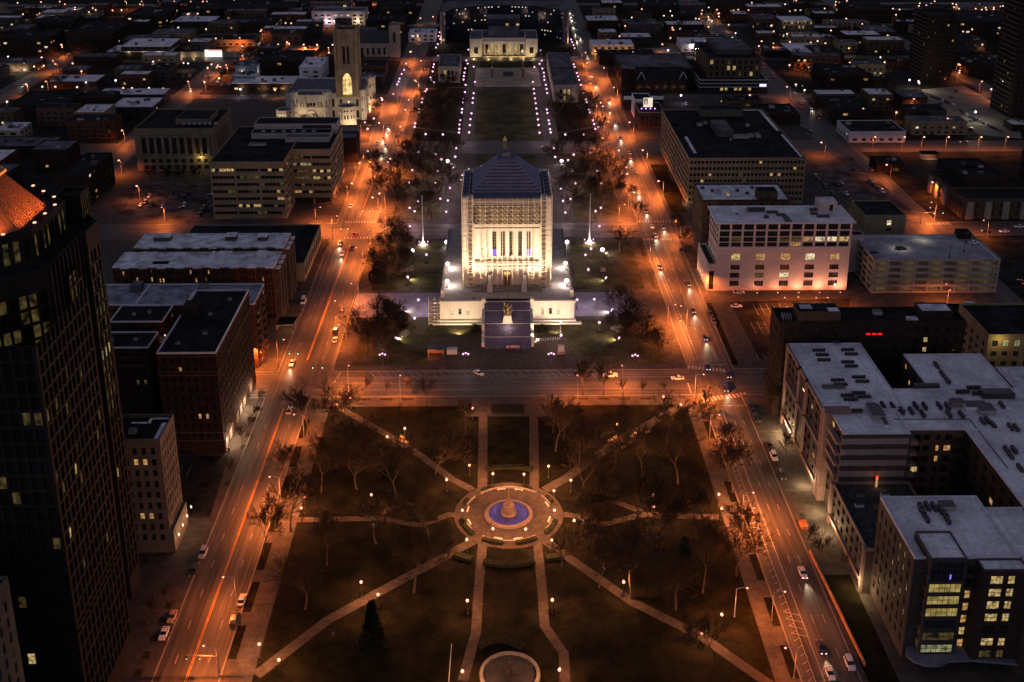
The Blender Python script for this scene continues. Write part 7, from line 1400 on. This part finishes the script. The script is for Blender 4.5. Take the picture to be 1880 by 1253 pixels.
for i in range(15):
    x, y = G(985+i*3.2, 628-.25*i); b = empty('fence_post', (x, y, .15), 'white picket of the low fence right of the stairs, %s from the stairs' % nth(i), 'post', 'forecourt fence pickets'); mb = MB(); mb.box(-.08, .08, -.06, .06, 0, 1.3); mb.build('post', cap_w, b)
tw_ = empty('scaffold_tower', (*G(798, 598), .15), 'free-standing scaffold stair tower at the left end of the terrace', 'scaffold'); mb = MB(); mb2 = MB()
for x in (-2.4, 0, 2.4):
    for y in (0, 2): mb.tube((x, y, 0), (x, y, 12), .08, n=4)
for k in range(7):
    z = 1.6*k+.6
    for y in (0, 2): mb.tube((-2.4, y, z), (2.4, y, z), .07, n=4)
    mb.tube((-2.4, 0, z), (0, 0, z+1.6), .06, n=4); mb.tube((0, 0, z+1.6), (2.4, 0, z), .06, n=4); mb2.box(-2.3, 2.3, .1, 1.9, z, z+.08)
mb.build('frame', scm, tw_); mb2.build('deck', M('scaffold_board', (.2, .14, .08)), tw_)
for i, (px, py, s_) in enumerate(((985, 606, 1), (995, 604, 1.2), (1003, 609, .9), (990, 612, .8), (1010, 606, 1), (876, 608, 1), (868, 612, .8), (870, 603, 1))):
    x, y = G(px, py); evergreen('planter_shrub', 'dark low shrub beside the violet stairs, %s from the right cheek wall' % nth(i), 'shrub', x, y, sprays(60+i, ball_shape(1.1*s_, .9, .8), 260, .4), hedge_m, 1)
# ================================================================== vehicles (front towards -y)
def loft(mb, st, mi=0):
    """stations (y, half width bottom, half width top, z0, z1)"""
    vs = []
    for y, wb, wt, z0, z1 in st: vs += [(-wb, y, z0), (wb, y, z0), (wt, y, z1), (-wt, y, z1)]
    fs = [(0, 3, 2, 1)]
    for i in range(len(st)-1):
        a, b = 4*i, 4*i+4
        for j in range(4): fs.append((a+j, a+(j+1) % 4, b+(j+1) % 4, b+j))
    e = 4*(len(st)-1); fs.append((e, e+1, e+2, e+3)); mb.add(vs, fs, mi)
def car_meshes(kind):
    L, W, H = {'sedan': (4.7, .9, 1.45), 'suv': (4.8, .95, 1.75), 'van': (5.4, 1.0, 2.2), 'pickup': (5.6, .97, 1.85)}[kind]
    b = MB(); hb = .95 if kind in ('sedan',) else 1.08; f = -L/2; r = L/2
    loft(b, [(f, W*.8, W*.74, .38, .62), (f+.12, W*.95, W*.88, .3, .78), (f+1.2, W, W*.93, .26, hb-.08), (f+1.5, W, W*.95, .26, hb), (r-.9, W, W*.95, .26, hb), (r-.1, W*.95, W*.9, .3, hb-.06), (r, W*.86, W*.82, .4, hb-.18)])
    c0, c1, c2, c3 = {'sedan': (f+1.35, f+2.1, r-1.35, r-.55), 'suv': (f+1.25, f+1.9, r-.45, r-.1), 'van': (f+.7, f+1.4, r-.2, r-.05), 'pickup': (f+1.5, f+2.1, f+3.3, f+3.6)}[kind]
    loft(b, [(c1-.02, W*.74, W*.7, H-.08, H), (c1+.3, W*.76, W*.71, H-.08, H+.03), (c2, W*.76, W*.7, H-.08, H)])
    g = MB(); loft(g, [(c0, W*.86, W*.84, hb-.1, hb-.02), (c1, W*.88, W*.73, hb-.1, H-.05), (c2, W*.88, W*.73, hb-.1, H-.05), (c3, W*.86, W*.82, hb-.1, hb-.02)])
    wm = MB(); vs = 12
    for s_ in (-.11, .11): pass
    wm.lathe([(.05, -.11), (.33, -.11), (.34, 0), (.33, .11), (.2, .12), (.05, .11)], 12)
    wm.v = [(z, x, y) for x, y, z in wm.v]
    hl = MB(); hl.box(-.2, .2, -.07, .05, -.09, .09); tl = MB(); tl.box(-.2, .2, -.05, .06, -.1, .1)
    return dict(body=b, win=g, wheel=wm.mesh('wheel', M('tyre', (.02, .02, .02), .9, .2, 1, coord='obj')), hl=hl, tl=tl, L=L, W=W, hb=hb, r=r, f=f)
CARK = {k: car_meshes(k) for k in ('sedan', 'suv', 'van', 'pickup')}
PAINT = {n: M('paint_'+n, c, .3, .06, 1.0, spec=.6, coord='obj') for n, c in (('white', (.68, .66, .64)), ('silver', (.36, .36, .37)), ('dark', (.022, .022, .025)), ('blue', (.02, .025, .09)), ('red', (.22, .02, .02)), ('tan', (.36, .24, .13)), ('grey', (.11, .11, .115)))}
CM = {}
off_hl = M('unlit_headlight', (.5, .5, .5), .2, .1, 1.0, coord='obj'); off_tl = M('unlit_taillight', (.16, .01, .01), .3, .1, 1.0, coord='obj')
def cmesh(kind, what, mat):
    k = (kind, what, mat.name)
    if k not in CM: CM[k] = CARK[kind][what].mesh({'body': 'body', 'win': 'window', 'hl': 'headlight', 'tl': 'taillight'}[what], [mat])
    return CM[k]
BEAM = bpy.data.lights.new('headlight_beam', 'SPOT'); BEAM.energy = 4200; BEAM.color = (1, .80, .52); BEAM.spot_size = math.radians(46); BEAM.spot_blend = 1; BEAM.shadow_soft_size = .3
FARB = {}
def car(label, x, y, heading, kind, paint, lit=False, beam=False, group=None, z=.03, far=False, group_name='car'):
    rz = {'S': 0, 'N': PI, 'E': PI/2, 'W': -PI/2}.get(heading, heading)
    C = CARK[kind]
    o = empty('parked_car' if not lit else 'moving_car', (x, y, z), label, {'van': 'van', 'pickup': 'pickup'}.get(kind, 'car'), group, rz)
    place(cmesh(kind, 'body', PAINT[paint]), 'body', o, (0, 0, 0)); place(cmesh(kind, 'win', glass_d), 'window', o, (0, 0, 0))
    if not far:
        for sx in (-1, 1):
            for y_ in (C['f']+.85, C['r']-.85): place(C['wheel'], 'wheel', o, (sx*(C['W']-.1), y_, .34))
    for sx in (-1, 1):
        place(cmesh(kind, 'hl', car_hl if lit else off_hl), 'headlight', o, (sx*C['W']*.62, C['f']+.03, .66)); place(cmesh(kind, 'tl', car_tl if lit else off_tl), 'taillight', o, (sx*C['W']*.68, C['r']-.05, .78))
    if beam:
        b = bpy.data.objects.new('headlight_beam', BEAM); col.objects.link(b); b.parent = o; b.location = (0, C['f']-.2, .75); b.rotation_euler = (math.radians(-81), 0, PI); b.rotation_euler = aim((0, C['f'], .75), (0, C['f']-15, -.1))
    return o
def cars(rows_):
    for lab, px, py, hd, kind, paint, lit, beam in rows_:
        x, y = G(px, py, .6); car(lab, x, y, hd, kind, paint, lit, beam)
cars([('white sedan parked on the near tower sidewalk kerb', 301, 1163, 'S', 'sedan', 'white', 0, 0), ('orange-tinted tan sedan parked just past the white sedan near the tower', 316, 1132, 'S', 'sedan', 'tan', 0, 0), ('dark suv parked by the tower entrance lamps', 356, 1048, 'S', 'suv', 'dark', 0, 0), ('silver suv parked just past the dark suv by the tower', 373, 1015, 'S', 'suv', 'silver', 0, 0),
      ('silver sedan parked on the park kerb of the tower avenue', 444, 1102, 'N', 'sedan', 'silver', 0, 0), ('dark suv parked behind the silver sedan on the park kerb', 431, 1136, 'N', 'suv', 'dark', 0, 0), ('pale sedan with bright tail lights leaving before the hotel', 531, 754, 'N', 'sedan', 'silver', 1, 1), ('dark suv with red tail lights nearing the corner by the park', 557, 733, 'N', 'suv', 'dark', 1, 0),
      ('white sedan stopped at the line by the far-left corner', 536, 667, 'S', 'sedan', 'white', 1, 1), ('dark suv parked on the lawn kerb by the slate paving', 616, 607, 'N', 'suv', 'dark', 0, 0), ('pale sedan parked next to the dark suv by the slate paving', 615, 624, 'N', 'sedan', 'silver', 0, 0), ('lone dark suv parked on the kerb below the slate paving', 629, 568, 'N', 'suv', 'dark', 0, 0),
      ('white van stopped beside the angular canopy', 557, 553, 'S', 'van', 'white', 0, 0), ('white car with headlights on approaching past the flat hall', 628, 466, 'S', 'sedan', 'white', 1, 1), ('dark suv with red tail lights beside the flat hall', 647, 455, 'N', 'suv', 'dark', 1, 0), ('car with bright headlights at the crossing by the flat hall', 625, 447, 'S', 'sedan', 'dark', 1, 1),
      ('red-lit car driving away across the flat-hall junction', 651, 431, 'N', 'sedan', 'red', 1, 0), ('small white car parked by the strip-window office', 644, 379, 'S', 'sedan', 'white', 0, 0), ('car with red brake lights in the bright reach by the narrow block', 689, 283, 'N', 'sedan', 'dark', 1, 0), ('violet-tinted car beside the red-braking car by the narrow block', 701, 284, 'S', 'sedan', 'blue', 1, 1),
      ('silver car parked beside the narrow block', 680, 296, 'S', 'sedan', 'silver', 0, 0), ('car with headlights following behind the red-braking pair', 708, 267, 'S', 'sedan', 'silver', 1, 1), ('dark car waiting near the lit octagon turret', 693, 263, 'S', 'sedan', 'dark', 1, 0), ('car with headlights beyond the turret junction', 703, 255, 'S', 'sedan', 'dark', 1, 1), ('two-tone car in the queue beyond the turret', 711, 241, 'S', 'sedan', 'white', 1, 1),
      ('last car of the queue by the cathedral', 714, 231, 'S', 'sedan', 'dark', 1, 1), ('car with paired tail lights leaving past the cathedral', 728, 251, 'N', 'sedan', 'dark', 1, 0), ('car with tail lights just ahead of it past the cathedral', 736, 244, 'N', 'suv', 'grey', 1, 0), ('distant car with tail lights beyond the parish church', 779, 100, 'N', 'sedan', 'dark', 1, 0), ('distant car with tail lights near the glass annex', 783, 75, 'N', 'sedan', 'dark', 1, 0),
      ('dark sedan with headlights beside the slate paving on the apartment avenue', 1273, 570, 'S', 'sedan', 'dark', 1, 1), ('blue sedan approaching the zebra crossing', 1294, 620, 'S', 'sedan', 'blue', 1, 1), ('blue sedan waiting on the zebra crossing', 1299, 674, 'S', 'sedan', 'blue', 1, 0), ('dark car with white headlights beyond the zebra crossing', 1337, 688, 'S', 'sedan', 'dark', 1, 0), ('dark blue van with pinkish lamps in the park-corner junction', 1331, 712, 'S', 'van', 'blue', 1, 1),
      ('white sedan turning out of the cross street', 1244, 694, 'W', 'sedan', 'white', 1, 0), ('white pickup stopped on the cross street', 1120, 689, 'W', 'pickup', 'white', 0, 0), ('dark suv parked on the memorial kerb of the cross street', 1064, 682, 'W', 'suv', 'dark', 0, 0), ('white sedan parked at an angle before the memorial', 879, 685, .75, 'sedan', 'white', 0, 0),
      ('dark sedan parked by the striped lot, farther one', 1304, 576, 'S', 'sedan', 'dark', 0, 0), ('dark sedan parked by the striped lot, nearer one', 1310, 590, 'S', 'sedan', 'grey', 0, 0), ('dark suv parked by the red-lit brick block', 1379, 746, 'S', 'suv', 'dark', 0, 0), ('dark sedan parked second by the red-lit brick block', 1383, 756, 'S', 'sedan', 'dark', 0, 0), ('black suv parked where the apartment sidewalk begins', 1389, 768, 'S', 'suv', 'dark', 0, 0),
      ('dark car parked before the white car at the apartment sidewalk', 1412, 818, 'S', 'sedan', 'dark', 0, 0), ('white suv parked at the apartment sidewalk', 1421, 838, 'S', 'suv', 'white', 0, 0), ('large dark suv parked midway along the apartment sidewalk', 1436, 872, 'S', 'suv', 'dark', 0, 0), ('white sedan with headlights driving beside the apartment block', 1474, 1052, 'S', 'sedan', 'white', 1, 1), ('black sedan with headlights in the lower right lane', 1508, 1189, 'S', 'sedan', 'dark', 1, 1),
      ('white suv at the lower right kerb lane', 1560, 1218, 'S', 'suv', 'white', 0, 0), ('white sedan at the bottom edge of the lower right lane', 1524, 1236, 'S', 'sedan', 'white', 0, 0),
      ('car with headlights far up the apartment avenue by the ochre office', 1172, 354, 'S', 'sedan', 'white', 1, 1), ('car with headlights beside the grove on the apartment avenue', 1186, 387, 'S', 'sedan', 'dark', 1, 1), ('white car in the left lane of the lit junction', 1197, 416, 'S', 'sedan', 'white', 1, 0), ('dark car in the right lane of the lit junction', 1218, 417, 'S', 'sedan', 'dark', 1, 1), ('white-roofed car on the nearer crossing of the lit junction', 1204, 433, 'S', 'sedan', 'silver', 1, 1),
      ('blue-black car with pink headlights below the lit junction', 1211, 490, 'S', 'sedan', 'blue', 1, 1), ('dark car with headlights by the white office porch', 1264, 521, 'S', 'sedan', 'dark', 1, 1), ('dark suv parked by the white office corner', 1251, 460, 'S', 'suv', 'dark', 0, 0), ('car with long headlight streaks far up the apartment avenue, first', 1094, 156, 'S', 'sedan', 'dark', 1, 1), ('car with headlights beside the sign board shop', 1119, 184, 'S', 'sedan', 'dark', 1, 1),
      ('car with headlights just below the sign board shop', 1119, 203, 'S', 'sedan', 'dark', 1, 1), ('car with violet headlights by the poster board', 1129, 225, 'S', 'sedan', 'blue', 1, 1), ('violet-lit car below the poster board', 1139, 254, 'S', 'sedan', 'blue', 1, 1), ('car stopped first at the mall cross street', 1156, 281, 'S', 'sedan', 'red', 1, 0), ('car stopped second at the mall cross street', 1157, 290, 'S', 'sedan', 'red', 1, 1), ('car with headlights near the gabled hall', 1078, 103, 'S', 'sedan', 'white', 1, 1), ('car with headlights beside the cream shop', 1065, 70, 'S', 'sedan', 'white', 1, 1), ('car with headlights near the top of the apartment avenue', 1052, 46, 'S', 'sedan', 'white', 1, 1), ('car with headlights at the very top of the apartment avenue', 1047, 30, 'S', 'sedan', 'white', 1, 1),
      ('silver car parked by the brick block near the gabled hall', 1084, 153, 'S', 'sedan', 'silver', 0, 0), ('dark car crossing behind the memorial', 1018, 431, 'E', 'sedan', 'dark', 0, 0), ('car with red lights on the street beside the obelisk', 1001, 270, 'W', 'sedan', 'red', 1, 0),
      ('pale car on the striped lot below the white office', 1352, 562, 'E', 'sedan', 'white', 0, 0), ('low red-lit car along the white office foot', 1356, 537, 'E', 'sedan', 'silver', 1, 0), ('dark car with yellow lights parked behind the hotel', 351, 842, 'W', 'sedan', 'dark', 0, 0),
      ('dark car driving past the terrace houses', 1811, 424, 'W', 'sedan', 'dark', 1, 0), ('white car driving behind it past the terrace houses', 1844, 425, 'W', 'sedan', 'white', 1, 0), ('white car parked before the terrace houses', 1871, 416, 'W', 'sedan', 'white', 0, 0), ('red-lit car on the street beside the garage', 1876, 518, 'N', 'sedan', 'red', 1, 0)])
o = empty('orange_loader', (*G(1474, 966), .05), 'small orange work truck with dark cab parked at the apartment kerb', 'truck'); mb = MB(); mb.box(-1, 1, -2.6, 1, .5, 1.5); mb.build('bed', M('orange_paint', (.5, .16, .06), .5, .2, 1, coord='obj'), o); mb = MB(); loft(mb, [(1, 1, .95, .5, 1.4), (1.4, 1, .85, .5, 2.3), (2.6, 1, .85, .5, 2.3)]); mb.build('cab', metal_d, o)
for sx in (-1, 1):
    for y_ in (-1.7, 1.7): place(CARK['sedan']['wheel'], 'wheel', o, (sx*.95, y_, .4))
gz = 15.3
for lab, px, py, kd, pn, hd in (('dark suv on the open top deck of the garage', 1654, 456, 'suv', 'dark', 'E'), ('blue sedan on the open top deck of the garage', 1604, 463, 'sedan', 'blue', 'E'), ('white sedan on the open top deck of the garage', 1788, 446, 'sedan', 'white', 'E')):
    x, y = G(px, py, gz+.5); car(lab, x, y, hd, kd, pn, z=gz+.02)
def lot_cars(pts, text, grp, hd='E', jit=0.0):
    P = sorted((G(px, py, .6) for px, py in pts), key=lambda p: (p[1], p[0]))
    for i, p in enumerate(P):
        pn = rnd.choice(['dark', 'dark', 'grey', 'silver', 'red', 'blue', 'white']); car(text.format({'grey': 'grey', 'dark': 'dark'}.get(pn, pn), nth(i)), p[0], p[1], hd, rnd.choice(['sedan', 'sedan', 'suv']), pn, group=grp, far=p[1] > 330, z=.16)
lot_cars([(1692+i*6.4, 170+i*2.5) for i in range(10)]+[(1768+i*6.1, 209+i*2.9) for i in range(12)]+[(1764, 203), (1783, 237), (1725, 192), (1745, 178), (1755, 168)], '{} car on the floodlit lot below the apartment tower, {} nearest the camera', 'floodlit lot cars', 'N')
lot_cars([(1498, 325), (1502, 328), (1538, 338), (1545, 336), (1515, 343), (1528, 355), (1554, 356), (1598, 333), (1614, 347), (1605, 340), (1570, 312), (1620, 352)], '{} car on the salted lot beside the ochre office, {} nearest the camera', 'salted lot cars', 'S')
lot_cars([(278, 377), (258, 377), (266, 372), (332, 379), (338, 377), (365, 395), (370, 388), (375, 382), (386, 369), (383, 362), (390, 356), (275, 360), (315, 358), (325, 361), (340, 357), (300, 375)], '{} car on the lot behind the snowy apartments, {} nearest the camera', 'rear lot cars', 'S')
lot_cars([(1330, 187), (1338, 188), (1345, 187), (1290, 190), (1310, 189), (1260, 192), (1365, 190)], '{} car on the lot below the stepped office, {} nearest the camera', 'stepped office lot cars', 'S')
lot_cars([(1672, 215), (1680, 219), (1690, 222), (1665, 219), (1700, 224), (1698, 246), (1712, 248), (1473, 234), (1480, 238), (1487, 242), (1455, 236)], '{} car on the dim lots behind the low white shop, {} nearest the camera', 'dim lot cars', 'N')
lot_cars([(408+i*7, 156+i % 2) for i in range(5)]+[(300+i*12, 140+(i*5) % 4) for i in range(8)]+[(545+i*12, 52+(i*7) % 5) for i in range(8)], '{} car parked in the lots beyond the temple, {} nearest the camera', 'temple lot cars', 'S')
TR = [(1508, 209, 'N'), (1502, 217, 'N'), (1469, 189, 'N'), (1470, 196, 'N'), (1442, 158, 'N'), (1419, 134, 'N'), (1420, 140, 'N'), (1459, 172, 'N'), (1544, 239, 'N'), (1600, 311, 'N'), (1402, 117, 'N'), (1401, 124, 'N'), (1770, 261, 'W'), (1488, 198, 'S'), (1268, 5, 'N'), (1272, 9, 'N'), (1262, 2, 'N'), (1276, 17, 'N'), (1271, 21, 'N'), (1300, 32, 'S'), (1305, 35, 'S'), (1560, 250, 'S')]
P = sorted((G(a, b, .6)+(h,) for a, b, h in TR), key=lambda p: p[1])
for i, (x, y, h) in enumerate(P): car('car with glowing lights on the avenue behind the garage, %s nearest the camera' % nth(i), x, y, h, 'sedan', rnd.choice(['dark', 'grey', 'red']), True, h == 'S', 'rear avenue traffic', far=True)
TR = [(377, 154, 'N'), (388, 155, 'N'), (395, 155, 'N'), (375, 149, 'N'), (448, 103, 'N'), (443, 106, 'N'), (465, 105, 'N'), (433, 111, 'N'), (485, 77, 'N'), (495, 82, 'N'), (478, 78, 'S'), (536, 42, 'N'), (535, 47, 'N'), (215, 64, 'S'), (205, 70, 'S'), (262, 44, 'S'), (45, 155, 'S'), (250, 150, 'S'), (352, 162, 'S'), (500, 20, 'N'), (440, 118, 'N'), (402, 145, 'S')]
P = sorted((G(a, b, .6)+(h,) for a, b, h in TR), key=lambda p: p[1])
for i, (x, y, h) in enumerate(P): car('car with glowing lights on the busy street beyond the temple, %s nearest the camera' % nth(i), x, y, h, 'sedan', rnd.choice(['dark', 'grey', 'red']), True, h == 'S', 'temple street traffic', far=True)
TR = [(1046+i*1.6+(i % 2)*4, 22+i*6.5) for i in range(9)]
for i, (a, b) in enumerate(sorted(TR, key=lambda q: -q[1])): x, y = G(a, b, .6); car('car in the far headlight stream beside the glass annex, %s nearest the camera' % nth(i), x, y, 'S', 'sedan', rnd.choice(['dark', 'white']), True, i % 2 == 0, 'far headlight stream', far=True)
# ================================================================== traffic signals
sg = MB(); sg.lathe([(.2, 0), (.2, .3), (.12, .5), (.1, 6.6)], 8); SG_P = sg.mesh('pole', metal_d)
def signal(label, px, py, rz, L, lens=None, lum=True, head_face=0.0):
    x, y = G(px, py); o = empty('traffic_signal', (x, y, .1), label, 'traffic signal', None, rz)
    place(SG_P, 'pole', o, (0, 0, 0)); mb = MB(); mb.tube((0, 0, 6.0), (L, 0, 6.5), .09, .05); mb.build('mast_arm', metal_d, o)
    for k in range(2):
        u = L*(.55+.4*k); m1 = MB(); m1.box(-.2, .2, -.2, .15, -1.0, .1); h = m1.build('signal_head', metal_d, o, loc=(u, 0, 6.35)); h.rotation_euler.z = -rz+head_face
        m2 = MB()
        m2.ball((0, -.22, -.25 if lens is red_e else -.82), .17, 8, 5); m2.build('lens', lens or green_e, h)
    return o
signal('dark signal mast at the park corner by the apartment avenue', 1277, 740, 0.12, 9, green_e, head_face=PI)
signal('dark signal mast across the apartment avenue from the park corner', 1403, 716, PI*.93, 9, red_e, head_face=PI)
signal('signal mast on the left memorial corner with green lights', 618, 700, PI, 9, green_e)
signal('signal mast by the hotel corner', 512, 674, 0, 8, green_e)
signal('signal mast at the near-left bottom corner with a horizontal arm', 404, 1243, PI, 8, head_w if False else win_w)
signal('tall thin signal mast beside the flat hall', 611, 440, 0, 8, green_e)
signal('signal mast on the grove corner by the flat hall', 697, 406, PI, 9, green_e)
signal('signal mast with green lamps at the memorial rear corner', 1174, 449, 0.05, 9, green_e, head_face=PI)
signal('signal mast at the white office corner', 1247, 412, PI, 8, red_e, head_face=PI)
signal('signal mast by the small brick office with green lamps', 1690, 412, .1, 12, green_e)
signal('signal mast with green lamps at the rear avenue crossing', 1535, 262, .1, 12, green_e)
signal('signal mast with white-green lamps by the stepped office', 1445, 172, .1, 12, green_e)
signal('signal mast with green lamps on the busy street', 436, 112, .1, 10, green_e)
for i, (px, py) in enumerate(((713, 676), (980, 676), (990, 726), (1240, 747), (1194, 793), (686, 970), (755, 1065), (612, 1170), (421, 828), (478, 722))):
    x, y = G(px, py); b = empty('litter_bin', (x, y, .15), 'dark litter bin beside the park paths and kerbs, %s from the far side' % nth(i), 'bin', 'litter bins'); mb = MB(); mb.lathe([(.3, 0), (.36, .9), (.4, .95), (.3, 1.15), (.02, 1.2)], 10); mb.build('body', metal_d, b)
